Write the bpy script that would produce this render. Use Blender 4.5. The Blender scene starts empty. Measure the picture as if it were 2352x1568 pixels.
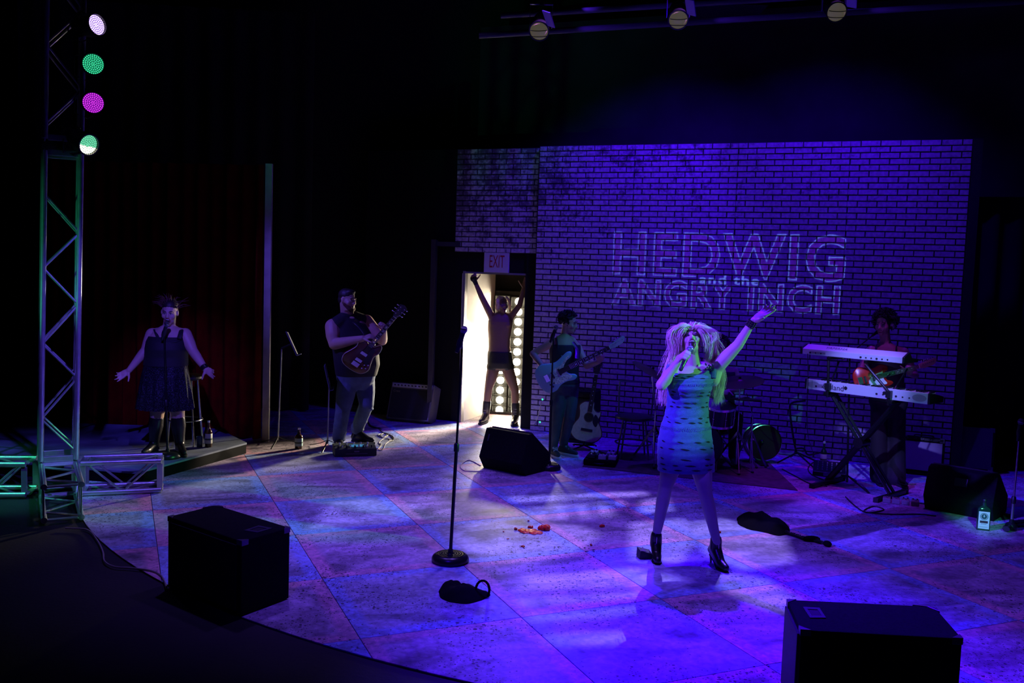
import bpy, bmesh, math, random
import numpy as np
from mathutils import Vector, Matrix, Quaternion
from mathutils import noise as mnoise
random.seed(7)
V = Vector
PI = math.pi
SC = bpy.context.scene
COL = SC.collection

# ------------------------------------------------------------------ camera
CAM_H, FPX = 2.1, 2073.0
PITCH, ROLL = math.radians(4.4), math.radians(1.94)
_w = V((0, math.cos(PITCH), -math.sin(PITCH)))
_r = V((1, 0, 0))
_u = _r.cross(_w)
CR = _r * math.cos(ROLL) + _u * math.sin(ROLL)
CU = -_r * math.sin(ROLL) + _u * math.cos(ROLL)
CW = _w
CAM = V((0, 0, CAM_H))
cd = bpy.data.cameras.new('camera')
cam = bpy.data.objects.new('camera', cd)
COL.objects.link(cam)
cd.sensor_width = 36.0
cd.lens = FPX / 2352 * 36.0
cd.clip_start, cd.clip_end = 0.05, 100
m = Matrix((CR, CU, -CW)).transposed().to_4x4()
m.translation = CAM
cam.matrix_world = m
SC.camera = cam


def ray(px, py):
    return CW * FPX + CR * (px - 1176) - CU * (py - 784)


def G(px, py, z=0.0):          # point of the level z seen at a pixel
    d = ray(px, py)
    return CAM + d * ((z - CAM_H) / d.z)


def P(px, py, Y):              # point at depth Y seen at a pixel
    d = ray(px, py)
    return CAM + d * (Y / d.y)


# ------------------------------------------------------------------ world, exposure
wd = bpy.data.worlds.new('world')
SC.world = wd
wd.use_nodes = True
wd.node_tree.nodes['Background'].inputs[0].default_value = (0.03, 0.01, 1.0, 1)
wd.node_tree.nodes['Background'].inputs[1].default_value = 0.0006
SC.view_settings.view_transform = 'Standard'
SC.view_settings.look = 'None'
SC.view_settings.exposure = 0.0
SC.view_settings.gamma = 1.0
SC.view_settings.use_curve_mapping = False
SC.cycles.max_bounces = 5
SC.cycles.diffuse_bounces = 3
SC.cycles.glossy_bounces = 2
SC.cycles.transmission_bounces = 4
SC.cycles.sample_clamp_indirect = 4.0
SC.cycles.caustics_reflective = False
SC.cycles.caustics_refractive = False
SC.cycles.use_denoising = True
SC.cycles.use_adaptive_sampling = False


# ------------------------------------------------------------------ lights of the rig (hung outside the picture)
def spot(name, loc, target, color, power, deg=50, blend=0.6, radius=0.05):
    l = bpy.data.lights.new(name, 'SPOT')
    l.energy, l.color = power, color
    l.spot_size, l.spot_blend = math.radians(deg), blend
    l.shadow_soft_size = radius
    o = bpy.data.objects.new(name, l)
    COL.objects.link(o)
    o.location = loc
    o.rotation_euler = (V(target) - V(loc)).to_track_quat('-Z', 'Y').to_euler()
    return o


# back wall wash, hung above the band
spot('wall_wash_light', (1.45, 10.45, 5.7), (1.7, 11.45, 2.8), (0.055, 0.0, 1.0), 560, 96, 1.0, 0.10)
spot('wall_wash_light', (3.3, 9.75, 5.7), (3.5, 10.8, 2.8), (0.055, 0.0, 1.0), 440, 100, 1.0, 0.10)
spot('wall_spill_light', (-1.5, 6.5, 5.8), (-0.2, 12.1, 2.6), (0.19, 0.09, 1.0), 85, 26, 1.0, 0.10)
spot('wall_front_light', (2.2, 3.5, 5.6), (2.6, 11.2, 2.4), (0.04, 0.0, 1.0), 100, 46, 1.0, 0.08)
# floor colour from above
spot('violet_top_light', (0.2, 7.8, 6.4), (-0.3, 7.4, 0), (0.24, 0.11, 1.0), 700, 56, 1.0, 0.10)
spot('lavender_left_light', (-2.0, 7.8, 6.4), (-1.4, 7.4, 0), (0.20, 0.10, 1.0), 600, 54, 1.0, 0.10)
spot('violet_right_light', (3.4, 6.0, 6.4), (2.9, 5.9, 0), (0.15, 0.045, 1.0), 700, 50, 1.0, 0.10)
spot('deep_blue_back_light', (1.4, 8.8, 6.2), (1.3, 4.9, 0), (0.05, 0.0, 1.0), 6500, 34, 1.0, 0.06)
spot('deep_blue_stage_light', (-1.5, 2.0, 6.2), (0.4, 6.6, 0), (0.04, 0.0, 1.0), 900, 40, 1.0, 0.06)
# side light on the performers
spot('green_right_light', (6.3, 5.0, 3.1), (1.42, 6.55, 1.42), (0.12, 1.0, 0.32), 1350, 12.5, 0.5, 0.04)
spot('green_band_light', (5.2, 3.6, 3.0), (3.65, 8.7, 1.2), (0.10, 1.0, 0.55), 200, 11, 0.9, 0.04)
spot('green_bottle_light', (2.6, 2.6, 2.8), (4.2, 7.8, 0.1), (0.10, 1.0, 0.45), 620, 5.5, 0.9, 0.04)
spot('green_truss_light', (-6.2, 5.0, 0.5), (-3.9, 7.8, 2.2), (0.05, 1.0, 0.45), 240, 22, 1.0, 0.04)
spot('green_truss_light', (-5.4, 6.7, 2.6), (-4.35, 7.65, 0.25), (0.05, 1.0, 0.45), 170, 26, 1.0, 0.04)
spot('blue_truss_light', (-1.8, 5.6, 4.4), (-3.9, 7.8, 1.0), (0.15, 0.09, 1.0), 1000, 28, 1.0, 0.04)
spot('blue_left_light', (-3.6, 3.4, 4.2), (1.3, 6.6, 1.42), (0.10, 0.03, 1.0), 6500, 12.5, 0.6, 0.04)
spot('blue_people_light', (-1.4, 1.6, 5.4), (-3.62, 9.4, 1.15), (0.11, 0.06, 1.0), 2300, 12, 0.8, 0.05)
spot('blue_guitar_light', (-5.2, 8.2, 5.0), (-1.9, 10.5, 1.3), (0.12, 0.07, 1.0), 900, 22, 0.8, 0.05)
spot('cyan_bass_light', (3.6, 7.4, 5.6), (0.75, 10.1, 1.0), (0.06, 0.5, 0.75), 260, 16, 0.8, 0.05)
spot('doorway_blinder_light', (0.0, 13.05, 1.25), (-1.9, 10.7, 0.85), (1.0, 0.84, 0.60), 1500, 34, 0.8, 0.12)
spot('doorway_blinder_light', (0.02, 13.05, 1.5), (-0.3, 11.3, 0.0), (1.0, 0.86, 0.64), 1100, 60, 0.9, 0.12)
spot('doorway_blinder_light', (0.19, 13.21, 0.62), (-1.0, 12.0, 0.35), (1.0, 0.84, 0.60), 900, 18, 0.8, 0.05)
spot('violet_keys_light', (3.6, 7.8, 6.2), (3.4, 8.9, 1.3), (0.35, 0.03, 1.0), 520, 22, 0.7, 0.05)
spot('blue_keys_light', (0.6, 4.5, 4.6), (3.4, 8.8, 1.2), (0.20, 0.18, 1.0), 1900, 10, 0.7, 0.05)


# ------------------------------------------------------------------ materials
def srgb(h):
    c = [int(h[i:i + 2], 16) / 255 for i in (0, 2, 4)]
    return tuple(x / 12.92 if x <= 0.04045 else ((x + 0.055) / 1.055) ** 2.4 for x in c) + (1,)


_mats = {}


def mat(name, color, rough=0.6, metal=0.0, emit=None, estr=0.0, noise=0.0, nscale=20.0, bump=0.0, bscale=60.0, spec=0.5, sheen=0.0, alpha=None, trans=0.0):
    if name in _mats:
        return _mats[name]
    M = bpy.data.materials.new(name)
    M.use_nodes = True
    nt = M.node_tree
    b = nt.nodes['Principled BSDF']
    c = color if len(color) == 4 else tuple(color) + (1,)
    b.inputs['Base Color'].default_value = c
    b.inputs['Roughness'].default_value = rough
    b.inputs['Metallic'].default_value = metal
    b.inputs['Specular IOR Level'].default_value = spec
    if sheen:
        b.inputs['Sheen Weight'].default_value = sheen
    if trans:
        b.inputs['Transmission Weight'].default_value = trans
    if emit:
        b.inputs['Emission Color'].default_value = tuple(emit) + (1,)
        b.inputs['Emission Strength'].default_value = estr
    tc = None
    if noise or bump:
        tc = nt.nodes.new('ShaderNodeTexCoord')
    if noise:
        n = nt.nodes.new('ShaderNodeTexNoise')
        n.inputs['Scale'].default_value = nscale
        n.inputs['Detail'].default_value = 5
        nt.links.new(tc.outputs['Object'], n.inputs['Vector'])
        r = nt.nodes.new('ShaderNodeMapRange')
        r.inputs[1].default_value, r.inputs[2].default_value = 0.3, 0.7
        r.inputs[3].default_value, r.inputs[4].default_value = 1 - noise, 1 + noise
        nt.links.new(n.outputs['Fac'], r.inputs[0])
        mx = nt.nodes.new('ShaderNodeMix')
        mx.data_type = 'RGBA'
        mx.blend_type = 'MULTIPLY'
        mx.inputs[0].default_value = 1
        mx.inputs[6].default_value = c
        nt.links.new(r.outputs[0], mx.inputs[7])
        nt.links.new(mx.outputs[2], b.inputs['Base Color'])
    if bump:
        n2 = nt.nodes.new('ShaderNodeTexNoise')
        n2.inputs['Scale'].default_value = bscale
        n2.inputs['Detail'].default_value = 3
        nt.links.new(tc.outputs['Object'], n2.inputs['Vector'])
        bp = nt.nodes.new('ShaderNodeBump')
        bp.inputs['Strength'].default_value = bump
        bp.inputs['Distance'].default_value = 0.01
        nt.links.new(n2.outputs['Fac'], bp.inputs['Height'])
        nt.links.new(bp.outputs[0], b.inputs['Normal'])
    _mats[name] = M
    return M


black_paint = mat('black_paint', (0.012, 0.012, 0.014), 0.55, noise=0.3, nscale=8)
black_cloth = mat('black_drape', (0.006, 0.006, 0.008), 0.95, noise=0.3, nscale=3, sheen=0.05)
carpet_black = mat('speaker_carpet', (0.008, 0.008, 0.010), 0.9, bump=0.5, bscale=300, noise=0.3, nscale=60, spec=0.12)
black_plastic = mat('black_plastic', (0.014, 0.014, 0.016), 0.35)
black_metal = mat('black_metal', (0.02, 0.02, 0.022), 0.32, metal=0.6)
chrome = mat('chrome', (0.75, 0.75, 0.78), 0.18, metal=1.0)
alu = mat('aluminium', (0.62, 0.63, 0.66), 0.30, metal=0.85, noise=0.12, nscale=14)
rubber = mat('rubber', (0.01, 0.01, 0.01), 0.8)
cable_black = mat('cable_black', (0.01, 0.01, 0.01), 0.5)
cable_grey = mat('cable_grey', (0.32, 0.3, 0.26), 0.5)
white_paint = mat('white_paint', (0.78, 0.76, 0.72), 0.6, noise=0.05, nscale=5)
grille_mat = mat('speaker_grille', (0.02, 0.02, 0.022), 0.5, metal=0.3, bump=0.6, bscale=400)
leather = mat('black_leather', (0.012, 0.011, 0.012), 0.28, bump=0.15, bscale=60)


# ------------------------------------------------------------------ mesh builder
class MB:
    def __init__(self, M=None):
        self.v, self.f, self.M = [], [], (M or Matrix.Identity(4))

    def add(self, vs, fs):
        b = len(self.v)
        self.v += [self.M @ V(p) for p in vs]
        self.f += [tuple(b + i for i in f) for f in fs]
        return self

    def box(self, c, s, R=None):
        c = V(c)
        hx, hy, hz = s[0] / 2, s[1] / 2, s[2] / 2
        vs = [V((x, y, z)) for x in (-hx, hx) for y in (-hy, hy) for z in (-hz, hz)]
        if R is not None:
            vs = [R @ p for p in vs]
        return self.add([c + p for p in vs], [(0, 1, 3, 2), (4, 6, 7, 5), (0, 4, 5, 1), (2, 3, 7, 6), (0, 2, 6, 4), (1, 5, 7, 3)])

    def prism(self, poly, z0, z1, fn=None):
        n = len(poly)
        vs = [V((p[0], p[1], z0)) for p in poly] + [V((p[0], p[1], z1)) for p in poly]
        if fn:
            vs = [fn(p) for p in vs]
        fs = [tuple(range(n - 1, -1, -1)), tuple(range(n, 2 * n))]
        fs += [(i, (i + 1) % n, n + (i + 1) % n, n + i) for i in range(n)]
        return self.add(vs, fs)

    def rings(self, rs, cap0=True, cap1=True, closed=False):
        """rs: list of rings (lists of points, equal counts)"""
        n = len(rs[0])
        vs = [p for r in rs for p in r]
        fs = []
        L = len(rs)
        for k in range(L - 1 + (1 if closed else 0)):
            a, b = (k % L) * n, ((k + 1) % L) * n
            for i in range(n):
                j = (i + 1) % n
                fs.append((a + i, a + j, b + j, b + i))
        if not closed:
            if cap0:
                fs.append(tuple(range(n - 1, -1, -1)))
            if cap1:
                fs.append(tuple((L - 1) * n + i for i in range(n)))
        return self.add(vs, fs)

    def tube(self, pts, r, seg=8, closed=False, flat=None):
        pts = [V(p) for p in pts]
        n = len(pts)
        rr = r if isinstance(r, (list, tuple)) else [r] * n
        up = None
        rs = []
        for i, p in enumerate(pts):
            if closed:
                t = pts[(i + 1) % n] - pts[i - 1]
            else:
                t = pts[min(i + 1, n - 1)] - pts[max(i - 1, 0)]
            if t.length < 1e-9:
                t = V((0, 0, 1))
            t.normalize()
            if up is None:
                a = V((0, 0, 1)) if abs(t.z) < 0.9 else V((1, 0, 0))
                up = t.cross(a).normalized()
            up = (up - t * up.dot(t))
            if up.length < 1e-6:
                up = t.orthogonal()
            up.normalize()
            b = t.cross(up)
            k = flat if flat else 1.0
            rs.append([p + (up * math.cos(2 * PI * j / seg) + b * math.sin(2 * PI * j / seg) * k) * rr[i] for j in range(seg)])
        return self.rings(rs, closed=closed)

    def cyl(self, p0, p1, r0, r1=None, seg=16):
        return self.tube([p0, p1], [r0, r0 if r1 is None else r1], seg)

    def lathe(self, prof, o, ax=(0, 0, 1), seg=24, loop=False):
        o, ax = V(o), V(ax).normalized()
        a = ax.orthogonal().normalized()
        b = ax.cross(a)
        rs = [[o + ax * h + (a * math.cos(2 * PI * j / seg) + b * math.sin(2 * PI * j / seg)) * max(r, 1e-4) for j in range(seg)] for r, h in prof]
        return self.rings(rs, closed=loop)

    def ell(self, c, rad, R=None, seg=14, rng=8):
        c = V(c)
        if not isinstance(rad, (tuple, list, Vector)):
            rad = (rad,) * 3
        rs = []
        for k in range(1, rng):
            th = PI * k / rng
            ring = []
            for j in range(seg):
                ph = 2 * PI * j / seg
                p = V((rad[0] * math.sin(th) * math.cos(ph), rad[1] * math.sin(th) * math.sin(ph), -rad[2] * math.cos(th)))
                ring.append(p)
            rs.append(ring)
        vs = [V((0, 0, -rad[2]))] + [p for r in rs for p in r] + [V((0, 0, rad[2]))]
        if R is not None:
            vs = [R @ p for p in vs]
        vs = [c + p for p in vs]
        fs = []
        for i in range(seg):
            fs.append((0, 1 + (i + 1) % seg, 1 + i))
        for k in range(rng - 2):
            a, b = 1 + k * seg, 1 + (k + 1) * seg
            for i in range(seg):
                j = (i + 1) % seg
                fs.append((a + i, a + j, b + j, b + i))
        last = len(vs) - 1
        a = 1 + (rng - 2) * seg
        for i in range(seg):
            fs.append((a + i, a + (i + 1) % seg, last))
        return self.add(vs, fs)

    def limb(self, p0, r0, p1, r1, seg=14):
        """tapered capsule"""
        p0, p1 = V(p0), V(p1)
        d = p1 - p0
        L = d.length
        if L < 1e-6:
            return self.ell(p0, max(r0, r1))
        d.normalize()
        a = d.orthogonal().normalized()
        b = d.cross(a)
        rs = []
        for k in (80, 60, 40, 20, 0):
            t = math.radians(k)
            rs.append((p0 - d * r0 * math.sin(t), r0 * math.cos(t)))
        for k in (0, 20, 40, 60, 80):
            t = math.radians(k)
            rs.append((p1 + d * r1 * math.sin(t), r1 * math.cos(t)))
        return self.rings([[c + (a * math.cos(2 * PI * j / seg) + b * math.sin(2 * PI * j / seg)) * r for j in range(seg)] for c, r in rs])

    def chain(self, pts, rad, seg=14):
        for i in range(len(pts) - 1):
            self.limb(pts[i], rad[i], pts[i + 1], rad[i + 1], seg)
        return self


def mesh_from(name, vs, fs, smooth=None):
    me = bpy.data.meshes.new(name)
    me.from_pydata([tuple(v) for v in vs], [], fs)
    me.validate()
    bm = bmesh.new()
    bm.from_mesh(me)
    bmesh.ops.recalc_face_normals(bm, faces=bm.faces[:])
    if smooth:
        for f in bm.faces:
            f.smooth = True
        ang = math.radians(smooth)
        for e in bm.edges:
            if len(e.link_faces) == 2 and e.calc_face_angle(0) > ang:
                e.smooth = False
    bm.to_mesh(me)
    bm.free()
    return me


def origin_of(o):
    p = V((0, 0, 0))
    while o is not None:
        p = p + V(o.location)
        o = o.parent
    return p


def obj(name, mb, m, parent=None, smooth=35, bevel=0.0, at=None):
    org = origin_of(parent) if parent else (V(at) if at is not None else V((0, 0, 0)))
    me = mesh_from(name, [p - org for p in mb.v], mb.f, smooth)
    me.materials.append(m)
    o = bpy.data.objects.new(name, me)
    COL.objects.link(o)
    if parent:
        o.parent = parent
    else:
        o.location = org
    if bevel:
        bv = o.modifiers.new('edge', 'BEVEL')
        bv.width, bv.segments, bv.limit_method = bevel, 2, 'ANGLE'
    return o


def thing(name, label, cat, loc, group=None):
    o = bpy.data.objects.new(name, None)
    o.empty_display_size = 0.1
    COL.objects.link(o)
    o.location = loc
    o['label'], o['category'] = label, cat
    if group:
        o['group'] = group
    return o


def single(name, mb, m, label, cat, at, group=None, smooth=35, bevel=0.0):
    o = obj(name, mb, m, None, smooth, bevel, at)
    o['label'], o['category'] = label, cat
    if group:
        o['group'] = group
    return o


def structure(name, mb, m, parent=None, smooth=35, bevel=0.0, at=None):
    o = obj(name, mb, m, parent, smooth, bevel, at)
    if not parent:
        o['kind'] = 'structure'
    return o


def blob(name, mb, m, parent, voxel=0.008, smooth=4, at=None):
    """one continuous surface grown over overlapping closed shapes"""
    org = origin_of(parent) if parent else V(at)
    me = mesh_from(name + '_src', [p - org for p in mb.v], mb.f)
    t = bpy.data.objects.new('tmp', me)
    COL.objects.link(t)
    rm = t.modifiers.new('r', 'REMESH')
    rm.mode, rm.voxel_size = 'VOXEL', voxel
    rm.use_smooth_shade = True
    if smooth:
        s = t.modifiers.new('s', 'SMOOTH')
        s.factor, s.iterations = 0.5, smooth
    dg = bpy.context.evaluated_depsgraph_get()
    dg.update()
    out = bpy.data.meshes.new_from_object(t.evaluated_get(dg))
    out.name = name
    bpy.data.objects.remove(t)
    bpy.data.meshes.remove(me)
    out.materials.clear()
    out.materials.append(m)
    for p in out.polygons:
        p.use_smooth = True
    o = bpy.data.objects.new(name, out)
    COL.objects.link(o)
    if parent:
        o.parent = parent
    else:
        o.location = org
    return o


def frame(o, x, y, z):
    M = Matrix((V(x), V(y), V(z))).transposed().to_4x4()
    M.translation = V(o)
    return M


def rz(a):
    return Matrix.Rotation(a, 3, 'Z')


def text_mesh(s, size, extrude=0.002, offset=0.0, bold=0.0):
    cu = bpy.data.curves.new('t', 'FONT')
    cu.body, cu.size, cu.extrude, cu.offset = s, size, extrude, offset
    cu.align_x, cu.align_y = 'CENTER', 'CENTER'
    t = bpy.data.objects.new('t', cu)
    COL.objects.link(t)
    dg = bpy.context.evaluated_depsgraph_get()
    dg.update()
    me = bpy.data.meshes.new_from_object(t.evaluated_get(dg))
    bpy.data.objects.remove(t)
    vs = [V(v.co) for v in me.vertices]
    fs = [tuple(p.vertices) for p in me.polygons]
    bpy.data.meshes.remove(me)
    return vs, fs


def lettering(name, s, m, parent, M, width, height=None, extrude=0.001):
    vs, fs = text_mesh(s, 1.0, 0.0)
    xs = [v.x for v in vs]
    ys = [v.y for v in vs]
    w, h = max(xs) - min(xs), max(ys) - min(ys)
    cx, cy = (max(xs) + min(xs)) / 2, (max(ys) + min(ys)) / 2
    sx = width / w
    sy = (height / h) if height else sx
    mb = MB(M)
    mb.add([V(((v.x - cx) * sx, (v.y - cy) * sy, extrude)) for v in vs], fs)
    return obj(name, mb, m, parent, smooth=None)


def smooth_path(pts, n=8):
    """Catmull-Rom through points"""
    pts = [V(p) for p in pts]
    q = [pts[0] * 2 - pts[1]] + pts + [pts[-1] * 2 - pts[-2]]
    out = []
    for i in range(1, len(q) - 2):
        a, b, c, d = q[i - 1], q[i], q[i + 1], q[i + 2]
        for k in range(n):
            t = k / n
            out.append(0.5 * ((2 * b) + (c - a) * t + (2 * a - 5 * b + 4 * c - d) * t * t + (3 * b - a - 3 * c + d) * t ** 3))
    out.append(pts[-1])
    return out


# ================================================================== SETTING
# black auditorium floor
mb = MB().box((0, 7, -0.062), (20, 20, 0.1))
structure('floor', mb, mat('black_floor', (0.009, 0.008, 0.009), 0.7, noise=0.35, nscale=2.5, bump=0.2, bscale=40))

# painted stage, a round apron of square panels
STC, STR = V((2.449, 11.0, 0)), 7.02
TANG = math.atan2(0.399, 0.917)
TB, TA = V((0.917, 0.399, 0)), V((0.399, -0.917, 0))
T0 = V((-2.06, 7.86, 0))
TW, TH = 1.0, 1.05


def tile_material(name, border, base):
    M = bpy.data.materials.new(name)
    M.use_nodes = True
    nt = M.node_tree
    N, L = nt.nodes, nt.links
    b = N['Principled BSDF']
    b.inputs['Roughness'].default_value = 0.5
    b.inputs['Specular IOR Level'].default_value = 0.35
    tc = N.new('ShaderNodeTexCoord')
    oi = N.new('ShaderNodeObjectInfo')
    geo = N.new('ShaderNodeNewGeometry')

    def math_(op, a, c=None, cl=False):
        n = N.new('ShaderNodeMath')
        n.operation = op
        n.use_clamp = cl
        for i, x in enumerate((a, c)):
            if x is None:
                continue
            if isinstance(x, (int, float)):
                n.inputs[i].default_value = x
            else:
                L.new(x, n.inputs[i])
        return n.outputs[0]

    def noise(vec, scale, detail=4, dist=0.0, w=None):
        n = N.new('ShaderNodeTexNoise')
        n.noise_dimensions = '4D'
        n.inputs['Scale'].default_value = scale
        n.inputs['Detail'].default_value = detail
        n.inputs['Distortion'].default_value = dist
        L.new(vec, n.inputs['Vector'])
        if w is not None:
            L.new(w, n.inputs['W'])
        return n.outputs['Fac']

    def mix(fac, a, c, mode='MIX'):
        n = N.new('ShaderNodeMix')
        n.data_type = 'RGBA'
        n.blend_type = mode
        if isinstance(fac, (int, float)):
            n.inputs[0].default_value = fac
        else:
            L.new(fac, n.inputs[0])
        for i, x in ((6, a), (7, c)):
            if isinstance(x, tuple):
                n.inputs[i].default_value = x
            else:
                L.new(x, n.inputs[i])
        return n.outputs[2]

    sx = N.new('ShaderNodeSeparateXYZ')
    L.new(tc.outputs['Object'], sx.inputs[0])
    rnd = math_('MULTIPLY', oi.outputs['Random'], 40.0)
    wob = noise(tc.outputs['Object'], 9, 3, 0, rnd)
    wobs = math_('MULTIPLY', math_('SUBTRACT', wob, 0.5), 0.045)
    ax = math_('ABSOLUTE', sx.outputs[0])
    ay = math_('MULTIPLY', math_('ABSOLUTE', sx.outputs[1]), TW / TH)
    mx = math_('ADD', math_('MAXIMUM', ax, ay), wobs)
    edge = N.new('ShaderNodeMapRange')
    edge.inputs[1].default_value, edge.inputs[2].default_value = 0.38, 0.43
    L.new(mx, edge.inputs[0])
    # brushed strokes
    mp = N.new('ShaderNodeMapping')
    mp.inputs['Scale'].default_value = (1.0, 1.9, 1)
    L.new(tc.outputs['Object'], mp.inputs[0])
    st = noise(mp.outputs[0], 1.6, 5, 1.4, rnd)
    st2 = noise(tc.outputs['Object'], 26, 4, 0.4, rnd)
    big = noise(geo.outputs['Position'], 0.7, 3, 0.5)
    r = N.new('ShaderNodeValToRGB')
    r.color_ramp.elements[0].position, r.color_ramp.elements[1].position = 0.33, 0.62
    r.color_ramp.elements[0].color = tuple(x * 0.34 for x in base[:3]) + (1,)
    r.color_ramp.elements[1].color = tuple(min(1, x * 1.15) for x in base[:3]) + (1,)
    L.new(st, r.inputs[0])
    mask = math_('MULTIPLY', edge.outputs[0], math_('ADD', math_('MULTIPLY', st2, 0.9), 0.20, True), True)
    col = mix(mask, r.outputs[0], border)
    r2 = N.new('ShaderNodeMapRange')
    r2.inputs[1].default_value, r2.inputs[2].default_value = 0.36, 0.64
    r2.inputs[3].default_value, r2.inputs[4].default_value = 0.50, 1.30
    L.new(math_('MULTIPLY', math_('ADD', st2, big), 0.5), r2.inputs[0])
    col = mix(1.0, col, r2.outputs[0], 'MULTIPLY')
    # dark spatter
    for sc, th, dn in ((19.0, 0.26, 0.45), (34.0, 0.34, 0.36), (60.0, 0.36, 0.38)):
        vo = N.new('ShaderNodeTexVoronoi')
        vo.inputs['Scale'].default_value = sc
        L.new(geo.outputs['Position'], vo.inputs['Vector'])
        dens = noise(geo.outputs['Position'], 1.3, 4, 0)
        rr = math_('MULTIPLY', math_('SUBTRACT', dens, dn), 2.2)
        sz = math_('MINIMUM', rr, th)
        sp = N.new('ShaderNodeSeparateColor')
        L.new(vo.outputs['Color'], sp.inputs[0])
        sz = math_('MULTIPLY', sz, sp.outputs[0])
        spot_ = math_('LESS_THAN', vo.outputs['Distance'], sz)
        col = mix(math_('MULTIPLY', spot_, 0.9), col, (0.02, 0.02, 0.03, 1))
    L.new(col, b.inputs['Base Color'])
    bp = N.new('ShaderNodeBump')
    bp.inputs['Strength'].default_value = 0.25
    bp.inputs['Distance'].default_value = 0.004
    L.new(st2, bp.inputs['Height'])
    L.new(bp.outputs[0], b.inputs['Normal'])
    return M


tile_mats = (tile_material('tile_blue', (0.34, 0.52, 0.95, 1), (0.50, 0.54, 0.66)),
             tile_material('tile_pink', (0.90, 0.45, 0.55, 1), (0.60, 0.50, 0.58)))


def inside_poly(p):
    return (V((p[0], p[1], 0)) - STC).length <= STR


def clip_poly(poly, planes):
    for (nx, ny, c) in planes:         # keep nx*x+ny*y<=c
        out = []
        for i in range(len(poly)):
            a, b = poly[i], poly[(i + 1) % len(poly)]
            da, db = nx * a[0] + ny * a[1] - c, nx * b[0] + ny * b[1] - c
            if da <= 0:
                out.append(a)
            if da * db < 0:
                t = da / (da - db)
                out.append((a[0] + (b[0] - a[0]) * t, a[1] + (b[1] - a[1]) * t))
        poly = out
        if len(poly) < 3:
            return []
    return poly


planes = []
for k in range(180):
    t = 2 * PI * k / 180
    planes.append((math.cos(t), math.sin(t), STC.x * math.cos(t) + STC.y * math.sin(t) + STR))
planes.append((0, 1, 13.6))
planes.append((1, 0, 6.6))
circ = [(STC.x + STR * math.cos(2 * PI * k / 180), STC.y + STR * math.sin(2 * PI * k / 180)) for k in range(180)]
base_poly = clip_poly(circ, planes[-2:])
stage = structure('floor_stage', MB().prism(base_poly, -0.012, -0.006), mat('stage_seam', (0.05, 0.045, 0.06), 0.8), smooth=None)


def tile_mesh(local):
    vs, fs = [], []
    n = len(local)
    cx, cy = sum(p[0] for p in local) / n, sum(p[1] for p in local) / n

    def ins(p, d):
        v = V((cx - p[0], cy - p[1]))
        l = max(v.length, 1e-6)
        return (p[0] + v.x / l * d, p[1] + v.y / l * d)
    for d, z in ((0, -0.006), (0, -0.0012), (0.003, 0.0)):
        vs += [V((*ins(p, d), z)) for p in local]
    for k in (0, 1):
        fs += [(k * n + i, k * n + (i + 1) % n, (k + 1) * n + (i + 1) % n, (k + 1) * n + i) for i in range(n)]
    fs.append(tuple(2 * n + i for i in range(n)))
    me = bpy.data.meshes.new('tile')
    me.from_pydata([tuple(v) for v in vs], [], fs)
    return me


g2 = 0.0025
full = [(-TW / 2 + g2, -TH / 2 + g2), (TW / 2 - g2, -TH / 2 + g2), (TW / 2 - g2, TH / 2 - g2), (-TW / 2 + g2, TH / 2 - g2)]
full_mesh = [None, None]
for i in range(-8, 13):
    for j in range(-8, 9):
        cc = T0 + TB * (i + 0.5) * TW + TA * (j + 0.5) * TH
        world = [cc + TB * p[0] - TA * p[1] for p in full]
        wp = [(p.x, p.y) for p in world]
        cl = clip_poly(wp, planes)
        if len(cl) < 3:
            continue
        area = abs(sum(cl[k][0] * cl[(k + 1) % len(cl)][1] - cl[(k + 1) % len(cl)][0] * cl[k][1] for k in range(len(cl)))) / 2
        if area < 0.003:
            continue
        par = (i + j) % 2
        if area > 0.995 * (TW - 2 * g2) * (TH - 2 * g2):
            if full_mesh[par] is None:
                full_mesh[par] = tile_mesh(full)
                full_mesh[par].materials.append(tile_mats[par])
            me = full_mesh[par]
        else:
            loc = []
            for p in cl:
                d = V((p[0], p[1], 0)) - cc
                q = (d.dot(TB), -d.dot(TA))
                if not loc or (abs(q[0] - loc[-1][0]) + abs(q[1] - loc[-1][1])) > 1e-4:
                    loc.append(q)
            me = tile_mesh(loc)
            me.materials.append(tile_mats[par])
        o = bpy.data.objects.new('tile', me)
        COL.objects.link(o)
        o.parent = stage
        o.location = cc
        o.rotation_euler = (0, 0, TANG)

# ------------------------------------------------------------------ brick set wall
WO = V((0.295, 12.0, 0))
WA = math.radians(20.1)
WE = V((math.cos(WA), -math.sin(WA), 0))
WN = V((-math.sin(WA), -math.cos(WA), 0))
WH, WL_ = 3.75, 5.09


def WP(s, z, off=0.0):
    return WO + WE * s + WN * off + V((0, 0, z))


WF = Matrix((WE, WN, V((0, 0, 1)))).transposed()      # local x along wall, y towards audience, z up


def wall_box(s0, s1, z0, z1, o0, o1, m_=None):
    m_ = m_ or MB()
    return m_.box(WP((s0 + s1) / 2, (z0 + z1) / 2, (o0 + o1) / 2), (s1 - s0, o1 - o0, z1 - z0), WF)


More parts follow.
